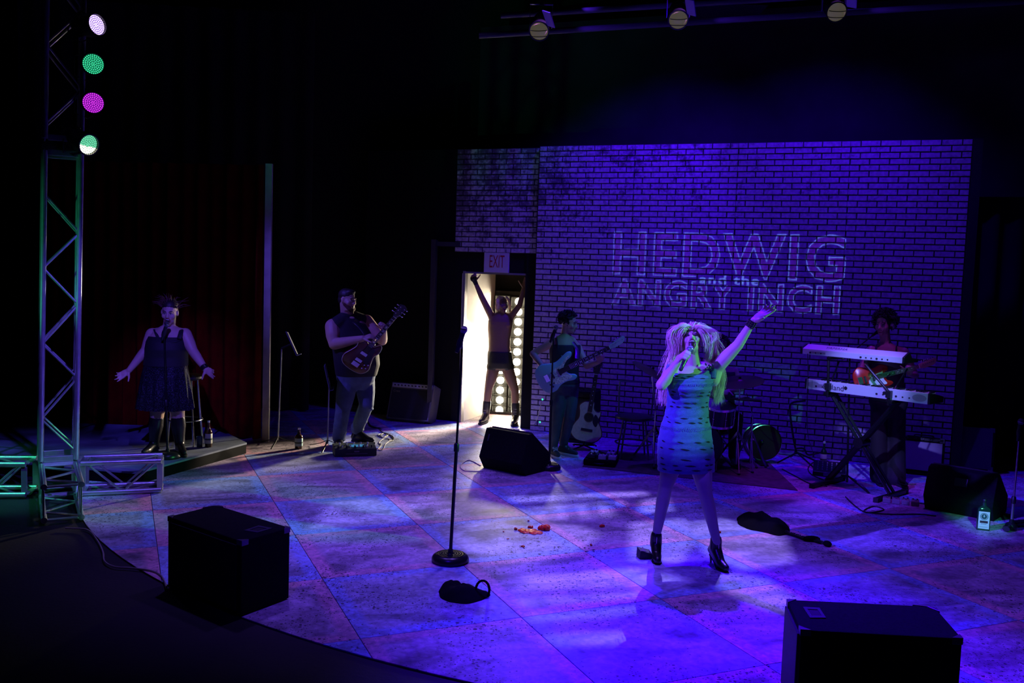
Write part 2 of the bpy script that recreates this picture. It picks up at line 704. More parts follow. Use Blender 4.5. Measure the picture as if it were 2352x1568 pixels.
def brick_material():
    M = bpy.data.materials.new('painted_brick')
    M.use_nodes = True
    nt = M.node_tree
    N, L = nt.nodes, nt.links
    b = N['Principled BSDF']
    b.inputs['Roughness'].default_value = 0.75
    b.inputs['Specular IOR Level'].default_value = 0.2
    geo = N.new('ShaderNodeNewGeometry')
    n1 = N.new('ShaderNodeTexNoise')
    n1.inputs['Scale'].default_value = 4.6
    n1.inputs['Detail'].default_value = 6
    n1.inputs['Roughness'].default_value = 0.72
    L.new(geo.outputs['Position'], n1.inputs['Vector'])
    n2 = N.new('ShaderNodeTexNoise')
    n2.inputs['Scale'].default_value = 28
    n2.inputs['Detail'].default_value = 5
    L.new(geo.outputs['Position'], n2.inputs['Vector'])
    sp = N.new('ShaderNodeSeparateXYZ')
    L.new(geo.outputs['Position'], sp.inputs[0])
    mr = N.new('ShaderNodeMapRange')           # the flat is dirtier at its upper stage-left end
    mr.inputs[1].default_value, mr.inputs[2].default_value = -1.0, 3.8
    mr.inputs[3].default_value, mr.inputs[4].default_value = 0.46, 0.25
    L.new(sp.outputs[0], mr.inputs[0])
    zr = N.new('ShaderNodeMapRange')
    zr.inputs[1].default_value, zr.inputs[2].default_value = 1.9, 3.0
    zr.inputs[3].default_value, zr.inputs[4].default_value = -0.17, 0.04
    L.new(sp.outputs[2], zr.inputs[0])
    ad = N.new('ShaderNodeMath')
    ad.operation = 'ADD'
    L.new(mr.outputs[0], ad.inputs[0])
    L.new(zr.outputs[0], ad.inputs[1])
    mm = N.new('ShaderNodeMath')
    mm.operation = 'MULTIPLY_ADD'
    L.new(n2.outputs['Fac'], mm.inputs[0])
    mm.inputs[1].default_value = 0.28
    mm.inputs[2].default_value = -0.14
    s2 = N.new('ShaderNodeMath')
    s2.operation = 'ADD'
    L.new(n1.outputs['Fac'], s2.inputs[0])
    L.new(mm.outputs[0], s2.inputs[1])
    sb = N.new('ShaderNodeMath')
    sb.operation = 'SUBTRACT'
    L.new(s2.outputs[0], sb.inputs[0])
    L.new(ad.outputs[0], sb.inputs[1])
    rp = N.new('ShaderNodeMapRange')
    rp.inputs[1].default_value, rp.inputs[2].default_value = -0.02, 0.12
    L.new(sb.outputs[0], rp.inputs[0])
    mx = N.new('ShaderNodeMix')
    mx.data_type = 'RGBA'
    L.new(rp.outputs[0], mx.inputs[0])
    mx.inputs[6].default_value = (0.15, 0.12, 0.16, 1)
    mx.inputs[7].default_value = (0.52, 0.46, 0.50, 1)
    oi = N.new('ShaderNodeMapRange')
    oi.inputs[3].default_value, oi.inputs[4].default_value = 0.72, 1.2
    oi.inputs[1].default_value, oi.inputs[2].default_value = 0.3, 0.7
    L.new(n2.outputs['Fac'], oi.inputs[0])
    m2 = N.new('ShaderNodeMix')
    m2.data_type = 'RGBA'
    m2.blend_type = 'MULTIPLY'
    m2.inputs[0].default_value = 1
    L.new(mx.outputs[2], m2.inputs[6])
    L.new(oi.outputs[0], m2.inputs[7])
    L.new(m2.outputs[2], b.inputs['Base Color'])
    bp = N.new('ShaderNodeBump')
    bp.inputs['Strength'].default_value = 0.4
    bp.inputs['Distance'].default_value = 0.006
    L.new(n2.outputs['Fac'], bp.inputs['Height'])
    L.new(bp.outputs[0], b.inputs['Normal'])
    return M


brick_mat = brick_material()
mortar = mat('mortar_dark', (0.035, 0.03, 0.04), 0.9)
rough_brick = {}


def brick_geo(w, h, d=0.014):
    b = 0.004
    vs = [V((-w / 2, 0, -h / 2)), V((w / 2, 0, -h / 2)), V((w / 2, 0, h / 2)), V((-w / 2, 0, h / 2)),
          V((-w / 2 + b, d, -h / 2 + b)), V((w / 2 - b, d, -h / 2 + b)), V((w / 2 - b, d, h / 2 - b)), V((-w / 2 + b, d, h / 2 - b))]
    fs = [(4, 5, 6, 7), (0, 1, 5, 4), (1, 2, 6, 5), (2, 3, 7, 6), (3, 0, 4, 7)]
    return vs, fs


def lay_bricks(parent, s0, s1, z0, z1, off, nrow, bw, limit):
    rh = (z1 - z0) / nrow
    todo = []
    for r in range(nrow):
        z = z0 + (r + 0.5) * rh
        x = s0 - (bw / 2 if r % 2 else 0)
        while x < s1 - 0.01:
            a, b = max(x, s0 + 0.002), min(x + bw, s1 - 0.002)
            x += bw
            # sheets are 1.27 wide: the seam shows as a cut brick now and then
            if b - a > 0.03:
                todo.append(((a + b) / 2, z, round(b - a - 0.011, 4), rh - 0.011))
    todo.sort(key=lambda t: (WP(t[0], t[1]) - CAM).length + (3 if t[1] < 0.55 else 0))
    rnd = random.Random(5)
    rest = MB()
    for k, (s, z, w, h) in enumerate(todo):
        p = WP(s + rnd.uniform(-0.0015, 0.0015), z + rnd.uniform(-0.001, 0.001), off + rnd.uniform(-0.002, 0.001))
        if k < limit:
            key = (w, round(h, 4))
            if key not in rough_brick:
                vs, fs = brick_geo(w, h)
                me = bpy.data.meshes.new('brick')
                me.from_pydata([tuple(v) for v in vs], [], fs)
                me.materials.append(brick_mat)
                rough_brick[key] = me
            o = bpy.data.objects.new('brick', rough_brick[key])
            COL.objects.link(o)
            o.parent = parent
            o.location = p
            o.rotation_euler = (0, 0, -WA + PI)
        else:
            vs, fs = brick_geo(w, h)
            R = rz(-WA + PI)
            rest.add([p + R @ v for v in vs], fs)
    if rest.v:
        o = obj('brick_courses', rest, brick_mat, parent, smooth=None)
        o['kind'] = 'stuff'


wall = structure('wall_back', wall_box(0.0, WL_, 0, WH, -0.06, 0.05), mortar, smooth=None)
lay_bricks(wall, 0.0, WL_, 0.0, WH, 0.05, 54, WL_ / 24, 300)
for s in (1.27, 2.54, 3.81):
    structure('seam_strip', wall_box(s - 0.002, s + 0.002, 0, WH, 0.05, 0.0665), mortar, wall, smooth=None)
over = structure('wall_over_door', wall_box(-1.207, -0.02, 2.35, 3.74, -0.10, -0.03), mortar, smooth=None)
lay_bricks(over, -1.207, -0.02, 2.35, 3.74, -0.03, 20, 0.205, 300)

# black flats around the doorway
mb = MB()
wall_box(-2.6, -1.21, 0, 3.74, -0.12, -0.06, mb)
wall_box(-1.21, -1.045, 0, 2.35, -0.12, -0.05, mb)
wall_box(-0.15, 0.0, 0, 2.35, -0.12, -0.02, mb)
wall_box(-1.045, -0.15, 2.06, 2.35, -0.12, -0.05, mb)
structure('wall_door', mb, mat('door_flat_black', (0.005, 0.005, 0.006), 0.8, spec=0.2), smooth=None)
# door frame
dk = mat('door_frame_grey', (0.22, 0.21, 0.2), 0.4)
fr = structure('door_frame', wall_box(-1.075, -1.04, 0, 2.09, -0.13, -0.03), dk, smooth=None, bevel=0.004)
structure('jamb', wall_box(-0.165, -0.14, 0, 2.07, -0.13, -0.03), black_paint, fr, smooth=None)
structure('head_jamb', wall_box(-1.04, -0.165, 2.06, 2.085, -0.13, -0.035), dk, fr, smooth=None)
# recess behind the doorway
AL, AR = V((-0.68, 12.40, 0)), V((-0.27, 13.40, 0))
mb = MB()
d = (AR - AL).normalized()
nn = V((-d.y, d.x, 0))
cpt = (AL + AR) / 2 + nn * 0.02 + V((0, 0, 1.03))
mb.box(cpt, ((AR - AL).length, 0.03, 2.06), rz(math.atan2(d.y, d.x)))
leaf = structure('door_1', mb, white_paint, smooth=None)
leaf['kind'] = 'structure'
mb = MB().box((0.1, 13.72, 1.2), (2.2, 0.06, 2.6)).box((0.92, 13.0, 1.2), (0.06, 1.5, 2.6)).box((-1.1, 13.0, 1.2), (0.06, 1.6, 2.6)).box((0.0, 13.1, 2.45), (2.2, 1.4, 0.06))
structure('wall_recess', mb, mat('recess_black', (0.025, 0.022, 0.02), 0.7), smooth=None)

# tall black back wall and side masking, black ceiling
structure('wall_rear', MB().box((0, 14.0, 3.3), (16, 0.1, 7.4)), mat('black_rear', (0.012, 0.012, 0.014), 0.9), smooth=None)
mb = MB()
wall_box(-1.3, 6.4, 3.2, 5.6, -1.0, -0.95, mb)
structure('wall_upper', mb, mat('upper_masking', (0.016, 0.014, 0.018), 0.9, noise=0.4, nscale=2), smooth=None)
structure('ceiling', MB().box((0, 7, 7.0), (18, 16, 0.1)), black_cloth, smooth=None)
structure('wall_left', MB().box((-8.0, 7, 3.3), (0.1, 16, 7.4)), black_cloth, smooth=None)
structure('wall_right', MB().box((8.0, 7, 3.3), (0.1, 16, 7.4)), black_cloth, smooth=None)


def drape(name, p0, p1, z0, z1, m_, label, folds, amp=0.05, group=None, cat='drape', thick=0.012):
    p0, p1 = V(p0), V(p1)
    e = (p1 - p0)
    L = e.length
    e.normalize()
    nrm = V((-e.y, e.x, 0))
    n = folds * 10
    rnd = random.Random(folds)
    ph = [rnd.uniform(0.6, 1.4) for _ in range(folds + 2)]
    mb = MB()
    front, back = [], []
    for lev in range(9):
        z = z0 + (z1 - z0) * lev / 8
        f, bk = [], []
        for i in range(n + 1):
            t = i / n
            a = amp * ph[int(t * folds)] * (1.0 - 0.35 * lev / 8)
            w = math.sin(t * folds * 2 * PI) * a + 0.3 * a * math.sin(t * folds * 5.1 + lev * 0.25)
            q = p0 + e * (L * t) + nrm * w + V((0, 0, z))
            f.append(q)
            bk.append(q + nrm * thick)
        front.append(f)
        back.append(bk)
    rs = [f + bk[::-1] for f, bk in zip(front, back)]
    mb.rings(rs)
    return single(name, mb, m_, label, cat, (p0.x, p0.y, z0), group, smooth=60)


velvet = mat('red_velvet', (0.11, 0.0015, 0.001), 0.95, noise=0.35, nscale=5, spec=0.1)
drape('velvet_curtain', (-2.95, 10.62, 0), (-5.7, 10.95, 0), 0.03, 3.24, velvet, 'dark red velvet curtain hanging behind the singer in the sequined dress', 15, 0.055, cat='curtain')
structure('trim_1', MB().box((-2.875, 10.56, 1.625), (0.075, 0.06, 3.25), rz(0.05)), mat('flat_edge', (0.42, 0.38, 0.33), 0.8, noise=0.2, nscale=6), smooth=None)
drape('black_leg_drape', (-6.9, 12.6, 0), (-2.9, 12.9, 0), 0.02, 5.6, black_cloth, 'black stage drape filling the darkness behind the red curtain', 12, 0.06)
drape('black_side_drape', (5.45, 11.3, 0), (7.7, 10.7, 0), 0.02, 5.6, black_cloth, 'black side drape hanging beyond the right end of the brick wall', 9, 0.06)
# narrow black return at the right end of the brick flat
structure('trim_2', wall_box(WL_, WL_ + 0.10, 0, WH, -0.08, 0.07), black_paint, smooth=None)

# low platform under the singer at the curtain
PLZ = 0.12
ppoly = [(-2.90, 9.86), (-3.46, 8.30), (-5.7, 8.75), (-5.7, 10.7), (-3.5, 10.7)]
plat = thing('platform', 'low painted platform with a dark riser below the red curtain', 'platform', (-4.2, 9.4, 0))
obj('riser', MB().prism(ppoly, 0, PLZ - 0.018), mat('riser_black', (0.003, 0.003, 0.004), 0.9, spec=0.1), plat, smooth=None)
topm = mat('platform_top', (0.13, 0.16, 0.24), 0.7, noise=0.6, nscale=2.2, bump=0.1)


def shrink(poly, k):
    cx, cy = sum(p[0] for p in poly) / len(poly), sum(p[1] for p in poly) / len(poly)
    return [(cx + (p[0] - cx) * k, cy + (p[1] - cy) * k) for p in poly]


obj('platform_top', MB().prism(shrink(ppoly, 1.004), PLZ - 0.018, PLZ), topm, plat, smooth=None)

# drum rug
rugp = [G(1338, 1072), G(1832, 1127), G(1765, 1062), G(1372, 1034)]
rug = single('drum_rug', MB().prism([(p.x, p.y) for p in rugp], 0.0005, 0.009), mat('rug_brown', (0.12, 0.09, 0.085), 0.95, noise=0.35, nscale=12, bump=0.4, bscale=200), 'flat brown rug laid under the drum kit', 'rug', rugp[0], smooth=None)


# ================================================================== LIGHTING TRUSS AND LAMPS
TE_ = V((0.891, 0.454, 0))
TD_ = V((0.454, -0.891, 0))      # towards the audience


def box_truss(root, p0, p1, u, v, w, joints0, joints1, rc=0.024, rb=0.010, faces=(0, 1, 2, 3), ends=True):
    p0, p1, u, v = V(p0), V(p1), V(u), V(v)
    ax = (p1 - p0)
    L = ax.length
    ax.normalize()
    cs = [(-1, 1), (1, 1), (1, -1), (-1, -1)]        # u,v signs
    h = w / 2
    for a, b in cs:
        c = u * a * h + v * b * h
        obj('chord', MB().cyl(p0 + c, p1 + c, rc, seg=16), alu, root)
    for f in faces:
        a, b = cs[f], cs[(f + 1) % 4]
        ca, cb = u * a[0] * h + v * a[1] * h, u * b[0] * h + v * b[1] * h
        A = sorted(joints0)
        B = sorted(joints1)
        for t in A:
            for s in B:
                if abs(t - s) < 0.37:
                    q0, q1 = p0 + ax * t + (ca if f < 2 else cb), p0 + ax * s + (cb if f < 2 else ca)
                    d = (q1 - q0).normalized() * 0.02
                    obj('brace', MB().cyl(q0 + d, q1 - d, rb, seg=10), alu, root)
    if ends:
        for t in (0.012, L - 0.012):
            o = p0 + ax * t
            for f in range(4):
                a, b = cs[f], cs[(f + 1) % 4]
                q0, q1 = o + u * a[0] * h + v * a[1] * h, o + u * b[0] * h + v * b[1] * h
                n = ((q0 + q1) / 2 - o).normalized()
                M = Matrix(((q1 - q0).normalized(), n, ax)).transposed()
                obj('end_plate', MB().box((q0 + q1) / 2, (w - 0.045, 0.012, 0.05), M), alu, root, smooth=None, bevel=0.003)


fr_, fl_ = V((-3.785, 7.825, 0)), V((-4.045, 7.682, 0))
TE_ = (fr_ - fl_).normalized()
TD_ = V((-TE_.y * -1, -TE_.x, 0))
TD_ = V((TE_.y, -TE_.x, 0))
TW2 = 0.297
tc0 = (fr_ + fl_) / 2 - TD_ * TW2 / 2
lean = V((math.sin(math.radians(1.15)) * 1.0, 0, 0))
axis = V((0.0195, 0, 1)).normalized()
tower = thing('truss_tower', 'upright aluminium box truss tower carrying four coloured lamps', 'truss', tc0)
b0 = tc0 + V((0, 0, 0.33))
jl = [.70 - .33, 1.35 - .33, 2.0 - .33, 2.66 - .33 - 0.03]
jr = [.40 - .33, 1.05 - .33, 1.69 - .33, 2.31 - .33]
box_truss(tower, b0, b0 + axis * 2.66, TE_, TD_, TW2 - 0.02, jl, jr)
b1 = b0 + axis * 2.76
box_truss(tower, b1, b1 + axis * 2.2, TE_, TD_, TW2 - 0.02, [0.12, 0.78, 1.44, 2.08], [0.44, 1.10, 1.76])
obj('coupler_plate', MB().box(b0 + axis * 2.71, (TW2 + 0.02, 0.006, 0.12), Matrix((TE_, TD_, V((0, 0, 1)))).transposed()).box(b0 + axis * 2.71, (0.006, TW2 + 0.02, 0.12), Matrix((TE_, TD_, V((0, 0, 1)))).transposed()), black_paint, tower, smooth=None)

base_c = tc0 + V((0, 0, 0.16))
bt = thing('truss_stub', 'aluminium truss stub lying towards the camera under the tower', 'truss', (base_c.x, base_c.y, 0))
box_truss(bt, base_c + TD_ * 0.16, base_c + TD_ * 0.98, TE_, V((0, 0, 1)), TW2 - 0.03, [0.06, 0.55], [0.30, 0.76], rc=0.024)
bt2 = thing('truss_stub', 'aluminium truss stub lying on the stage to the right of the tower', 'truss', (base_c.x + 0.4, base_c.y + 0.2, 0))
RD = V((0.945, 0.325, 0)).normalized()
RN = V((RD.y, -RD.x, 0))
box_truss(bt2, base_c + RD * 0.20, base_c + RD * 0.86, RN, V((0, 0, 1)), TW2 - 0.03, [0.04, 0.62], [0.34], rc=0.024)
bt3 = thing('truss_stub', 'aluminium truss stub running off to the left edge, lit green', 'truss', (base_c.x - 0.4, base_c.y - 0.2, 0))
LD_ = V((-0.97, -0.15, 0)).normalized()
box_truss(bt3, base_c + LD_ * 0.22, base_c + LD_ * 1.2, V((LD_.y, -LD_.x, 0)), V((0, 0, 1)), TW2 - 0.03, [0.05, 0.62], [0.33, 0.9], rc=0.024)
cb = thing('corner_block', 'truss corner block at the foot of the tower', 'truss', (base_c.x, base_c.y, 0))
mb = MB()
F3 = Matrix((TE_, TD_, V((0, 0, 1)))).transposed()
h = TW2 / 2 - 0.015
for s in (-1, 1):
    for t in (-1, 1):
        mb.cyl(base_c + TE_ * s * h + TD_ * t * h + V((0, 0, -.135)), base_c + TE_ * s * h + TD_ * t * h + V((0, 0, .135)), 0.02, seg=10)
        mb.cyl(base_c + TE_ * s * h - TD_ * h + V((0, 0, t * .135)), base_c + TE_ * s * h + TD_ * h + V((0, 0, t * .135)), 0.02, seg=10)
        mb.cyl(base_c - TE_ * h + TD_ * s * h + V((0, 0, t * .135)), base_c + TE_ * h + TD_ * s * h + V((0, 0, t * .135)), 0.02, seg=10)
obj('corner_frame', mb, alu, cb)


# ---- LED par cans on the tower
def par_can(px, py, Y, d, label, led_col, glow_col, st_led, st_glow, R=0.090, hot=False):
    c = P(px, py, Y)
    d = V(d).normalized()
    a = d.orthogonal().normalized()
    b = d.cross(a)
    t = thing('par_lamp', label, 'stage lamp', c, 'par lamps on the truss tower')
    prof = [(0.035, -0.24), (R * 0.8, -0.23), (R * 0.86, -0.14), (R, -0.10), (R, 0.0), (R * 1.06, 0.004), (R * 1.06, 0.014), (R * 0.93, 0.014), (R * 0.93, -0.03), (0.01, -0.032)]
    obj('can', MB().lathe(prof, c, d, 28), black_metal, t)
    obj('lens', MB().lathe([(0.001, -0.02), (R * 0.92, -0.02), (R * 0.92, -0.014), (0.001, -0.012)], c, d, 28), mat('glow_' + label[:20], (0.02, 0.02, 0.02), 0.3, emit=glow_col, estr=st_glow), t)
    leds, hots = MB(), MB()
    k = 0
    for ring, n in ((0, 1), (1, 6), (2, 12), (3, 18), (4, 24), (5, 30)):
        for i in range(n):
            t2 = 2 * PI * i / n + ring * 0.3
            rr = R * 0.88 * ring / 5.3
            p = c + (a * math.cos(t2) + b * math.sin(t2)) * rr - d * 0.010
            (hots if hot and p.z < c.z - 0.012 else leds).lathe([(0.0062, 0), (0.0058, 0.003), (0.003, 0.0055), (0.0005, 0.006)], p, d, 6)
            k += 1
    ol = obj('led_dots', leds, mat('led_' + label[:20], (0.1, 0.1, 0.1), 0.3, emit=led_col, estr=st_led), t)
    ol['kind'] = 'stuff'
    if hots.v:
        oh = obj('hot_led_dots', hots, mat('led_hot', (1, 1, 1), 0.3, emit=(1.0, 0.95, 0.7), estr=6.0), t)
        oh['kind'] = 'stuff'
    # yoke back to the chord
    side = V((0, 0, 1)).cross(d).normalized()
    up = V((0, 0, 1))
    piv = c - d * 0.12
    back = piv - side * 0.0 + V((-0.17, 0.02, 0.0))
    pts = [piv + up * R * 1.15, piv + up * R * 1.2 + V((-0.05, 0, 0.02)), back + up * 0.08, back - up * 0.08, piv - up * R * 1.2 + V((-0.05, 0, -0.02)), piv - up * R * 1.15]
    obj('yoke', MB().tube(pts, 0.009, 6, flat=0.5), black_metal, t)
    return t


FY = 7.72
par_can(222, 57, FY, (0.85, -0.45, 0.05), 'topmost par lamp on the truss tower, glowing pale violet', (0.85, 0.65, 1.0), (0.25, 0.05, 1.0), 1.7, 0.55)
par_can(214, 147, FY, (0.42, -0.9, -0.05), 'par lamp glowing solid green, second from the top of the tower', (0.06, 0.9, 0.42), (0.0, 0.25, 0.12), 0.95, 0.22)
par_can(214, 236, FY, (0.42, -0.9, -0.10), 'par lamp glowing magenta on the truss tower', (0.8, 0.05, 0.9), (0.25, 0.0, 0.6), 1.05, 0.35)
par_can(203, 332, FY, (0.78, -0.5, -0.30), 'lowest par lamp on the tower, green with a white hot lower edge', (0.18, 0.9, 0.5), (0.10, 0.5, 0.3), 1.0, 0.4, hot=True)


# ---- profile lamps along the top
def top_lamp(px, py, Y, label, aim):
    c = P(px, py, Y)
    t = thing('fresnel_lamp', label, 'stage lamp', c, 'lamps hanging at the top of the picture')
    d = V(aim).normalized()
    r = 0.085
    obj('housing', MB().lathe([(0.02, -0.34), (0.07, -0.33), (0.085, -0.25), (0.085, -0.02), (r + 0.012, -0.01), (r + 0.012, 0.0), (r, 0.0), (r, -0.01), (0.01, -0.012)], c, d, 24), black_metal, t)
    obj('lens', MB().lathe([(0.001, -0.009), (r, -0.009), (r * 0.8, 0.004), (r * 0.4, 0.012), (0.001, 0.014)], c, d, 24), mat('amber_lens', (0.3, 0.27, 0.14), 0.4, emit=(0.5, 0.45, 0.2), estr=0.11), t)
    side = d.cross(V((0, 0, 1))).normalized()
    up = side.cross(d)
    for k in (-0.4, 0.25):
        pts = [c + side * r * 0.98 * math.sin(x) + up * (k * r - 0.012 * math.cos(x * 1.0)) * 1.0 + d * 0.016 for x in (-1.2, -0.8, -0.4, 0, 0.4, 0.8, 1.2)]
        obj('louvre_ring', MB().tube(pts, 0.0035, 6), black_metal, t)
    m_ = MB()
    for s in (-1, 1):
        m_.box(c - d * 0.15 + side * s * 0.105 + V((0, 0, 0.08)), (0.006, 0.03, 0.22))
    m_.box(c - d * 0.15 + V((0, 0, 0.19)), (0.22, 0.03, 0.008))
    obj('yoke', m_, alu, t, smooth=None)
    obj('barn_door', MB().box(c - side * 0.10 + up * 0.13 + d * 0.04, (0.012, 0.10, 0.17), Matrix((side, d, up)).transposed() @ Matrix.Rotation(0.9, 3, 'Z') @ Matrix.Rotation(0.35, 3, 'Y')), mat('violet_flare_tint', (0.45, 0.25, 0.8), 0.5), t, smooth=None, bevel=0.003)  # violet flare light is put into the barn door's colour
    obj('hook_clamp', MB().box(c - d * 0.15 + V((0, 0, 0.23)), (0.04, 0.05, 0.09)), black_metal, t, smooth=None)
    # added violet spot, with no fixture of its own, lights the barn door
    spot('added_flare_light', c - side * 0.45 + V((0, -0.35, 0.40)), c - side * 0.10 + up * 0.13, (0.40, 0.10, 1.0), 350.0, 14, 0.4, 0.01)
    return t


top_lamp(1238, 72, 8.6, 'hanging lamp above the doorway, leftmost of the three at the top edge', (-0.12, -0.80, -0.60))
top_lamp(1558, 46, 8.6, 'hanging lamp at the top edge, middle one of three', (-0.10, -0.82, -0.58))
top_lamp(1922, 28, 8.6, 'hanging lamp cut by the top edge, rightmost of three', (-0.05, -0.85, -0.50))
# pipes behind the lamps, catching a little violet light
def pipe(px0, px1, Y, label):
    a, b = P(*px0, Y), P(*px1, Y)
    return single('lighting_pipe', MB().cyl(a, b, 0.030, seg=16), mat('pipe_paint', (0.05, 0.05, 0.055), 0.5), label, 'pipe', (a + b) / 2)


pipe((1100, 82), (2500, -6), 9.3, 'dark lighting pipe running behind the three hanging lamps')
pipe((1150, 36), (2500, -46), 9.6, 'higher dark lighting pipe at the top edge')
for (px, py, Y, tx, pw) in ((1262, 60, 9.05, 1400, 30.0), (1580, 40, 9.05, 1720, 26.0), (1945, 18, 9.05, 2080, 24.0), (1325, 8, 9.45, 1370, 9.0)):
    q = P(px, py, Y)
    spot('added_pipe_light', q, P(tx, py + (-6 if pw > 10 else 12), Y + 0.2), (0.10, 0.02, 1.0), pw, 40, 0.8, 0.02)  # spots added beside the lamps, without fixtures, to streak the pipes


# ---- projector throwing the show's title on the bricks
def loops_of(s, size, offset):
    cu = bpy.data.curves.new('t', 'FONT')
    cu.body, cu.size, cu.offset = s, size, offset
    cu.resolution_u = 3
    cu.space_character = 1.12
    t = bpy.data.objects.new('t', cu)
    COL.objects.link(t)
    dg = bpy.context.evaluated_depsgraph_get()
    dg.update()
    me = bpy.data.meshes.new_from_object(t.evaluated_get(dg))
    bpy.data.objects.remove(t)
    cnt = {}
    for p in me.polygons:
        vs = list(p.vertices)
        for i in range(len(vs)):
            k = (vs[i], vs[(i + 1) % len(vs)])
            cnt[tuple(sorted(k))] = cnt.get(tuple(sorted(k)), 0) + 1
    adj = {}
    for (a, b), c in cnt.items():
        if c == 1:
            adj.setdefault(a, []).append(b)
            adj.setdefault(b, []).append(a)
    co = [v.co.copy() for v in me.vertices]
    bpy.data.meshes.remove(me)
    seen, loops = set(), []
    for s0 in adj:
        if s0 in seen:
            continue
        lp, cur, prev = [], s0, None
        while cur not in seen:
            seen.add(cur)
            lp.append((co[cur].x, co[cur].y))
            nx = [q for q in adj[cur] if q != prev and q not in seen]
            if not nx:
                break
            prev, cur = cur, nx[0]
        if len(lp) > 2:
            loops.append(lp)
    return loops


def fit(loops, ref, s0, s1, z0, z1):
    xs = [p[0] for l in ref for p in l]
    ys = [p[1] for l in ref for p in l]
    x0, x1, y0, y1 = min(xs), max(xs), min(ys), max(ys)
    return [[(s0 + (p[0] - x0) / (x1 - x0) * (s1 - s0), z0 + (p[1] - y0) / (y1 - y0) * (z1 - z0)) for p in l] for l in loops]


def filled(loops):
    """even-odd fill of nested loops through a flat curve"""
    cu = bpy.data.curves.new('f', 'CURVE')
    cu.dimensions = '2D'
    cu.fill_mode = 'BOTH'
    for l in loops:
        sp = cu.splines.new('POLY')
        sp.points.add(len(l) - 1)
        for i, p in enumerate(l):
            sp.points[i].co = (p[0], p[1], 0, 1)
        sp.use_cyclic_u = True
    t = bpy.data.objects.new('f', cu)
    COL.objects.link(t)
    dg = bpy.context.evaluated_depsgraph_get()
    dg.update()
    me = bpy.data.meshes.new_from_object(t.evaluated_get(dg))
    bpy.data.objects.remove(t)
    vs, fs = [v.co.copy() for v in me.vertices], [tuple(p.vertices) for p in me.polygons]
    bpy.data.meshes.remove(me)
    return vs, fs


def slide(name, loops_world_fn, loops, rect, lamp, k, parent):
    """metal slide: a plate whose holes throw the given loops on a surface; loops are in surface coordinates"""
    vs, fs = filled([rect] + loops)
    mb = MB()
    mb.add([lamp + (loops_world_fn(v.x, v.y) - lamp) * k for v in vs], fs)
    return obj(name, mb, black_metal, parent, smooth=None)


S_BIG, S_SML = 1.0, 1.0
hed = loops_of('HEDWIG', 1.0, 0.0)
PJ = V((1.7, 3.6, 6.3))


def wallpt(s, z):
    return WP(s, z, 0.064)


def projector(pos, label, target):
    t = thing('slide_projector', label, 'projector', pos, 'projectors hung over the auditorium')
    d = (V(target) - V(pos)).normalized()
    M = Matrix((d.cross(V((0, 0, 1))).normalized(), d, d.cross(V((0, 0, 1))).normalized().cross(d))).transposed()
    mb = MB()
    c = V(pos)
    hw, ln = 0.36, 0.62
    for s in (-1, 1):
        mb.box(c + M @ V((s * hw, 0, 0)), (0.01, ln, 2 * hw), M)
        mb.box(c + M @ V((0, 0, s * hw)), (2 * hw, ln, 0.01), M)
    mb.box(c + M @ V((0, -ln / 2, 0)), (2 * hw, 0.01, 2 * hw), M)
    obj('casing', mb, black_metal, t, smooth=None)
    return t


RECT = [(-1.6, -1.6), (6.6, -1.6), (6.6, 5.9), (-1.6, 5.9)]
off = 0.030
ref_h, ref_a, ref_t = loops_of('HEDWIG', 1.0, 0.02), loops_of('ANGRY INCH', 1.0, 0.02), loops_of('and the', 1.0, 0.022)
bx_h, bx_a, bx_t = (1.05, 3.83, 2.115, 2.66), (1.06, 3.79, 1.73, 2.058), (2.15, 2.87, 2.036, 2.150)
in_l = fit(loops_of('HEDWIG', 1.0, 0.008), ref_h, *bx_h) + fit(loops_of('ANGRY INCH', 1.0, 0.008), ref_a, *bx_a)
rim = fit(loops_of('HEDWIG', 1.0, 0.030), ref_h, *bx_h) + fit(loops_of('HEDWIG', 1.0, 0.012), ref_h, *bx_h)
rim += fit(loops_of('ANGRY INCH', 1.0, 0.040), ref_a, *bx_a) + fit(loops_of('ANGRY INCH', 1.0, 0.012), ref_a, *bx_a)
th = fit(ref_t, ref_t, *bx_t)
for nm, lp, off_, col_, pw in (('violet letter projector', in_l, V((0, 0, 0)), (0.26, 0.02, 0.75), 640),
                               ('pale blue outline projector', rim, V((0.8, 0, 0)), (0.16, 0.34, 1.0), 2600),
                               ('pale blue middle line projector', th, V((-0.8, 0, 0)), (0.16, 0.34, 1.0), 3000)):
    pj = PJ + off_
    t = projector(pj, nm + ' hung above the auditorium, aimed at the brick wall', wallpt(2.4, 2.2))
    slide('slide', wallpt, lp, RECT, pj, 0.030, t)
    if lp is not th:                        # solid tab that keeps the big letters clear of the small middle line
        tab = MB().add([pj + (wallpt(a, b) - pj) * 0.0301 for a, b in ((2.11, 2.025), (2.91, 2.025), (2.91, 2.165), (2.11, 2.165))], [(0, 1, 2, 3)])
        obj('mask_tab', tab, black_metal, t, smooth=None)
    spot('title_projector_light', pj, wallpt(2.4, 2.2), col_, pw, 30, 0.05, 0.00018)

# ---- break-up pattern thrown on the stage from upstage
def px_loop(pts):
    return [(G(*p).x, G(*p).y) for p in pts]


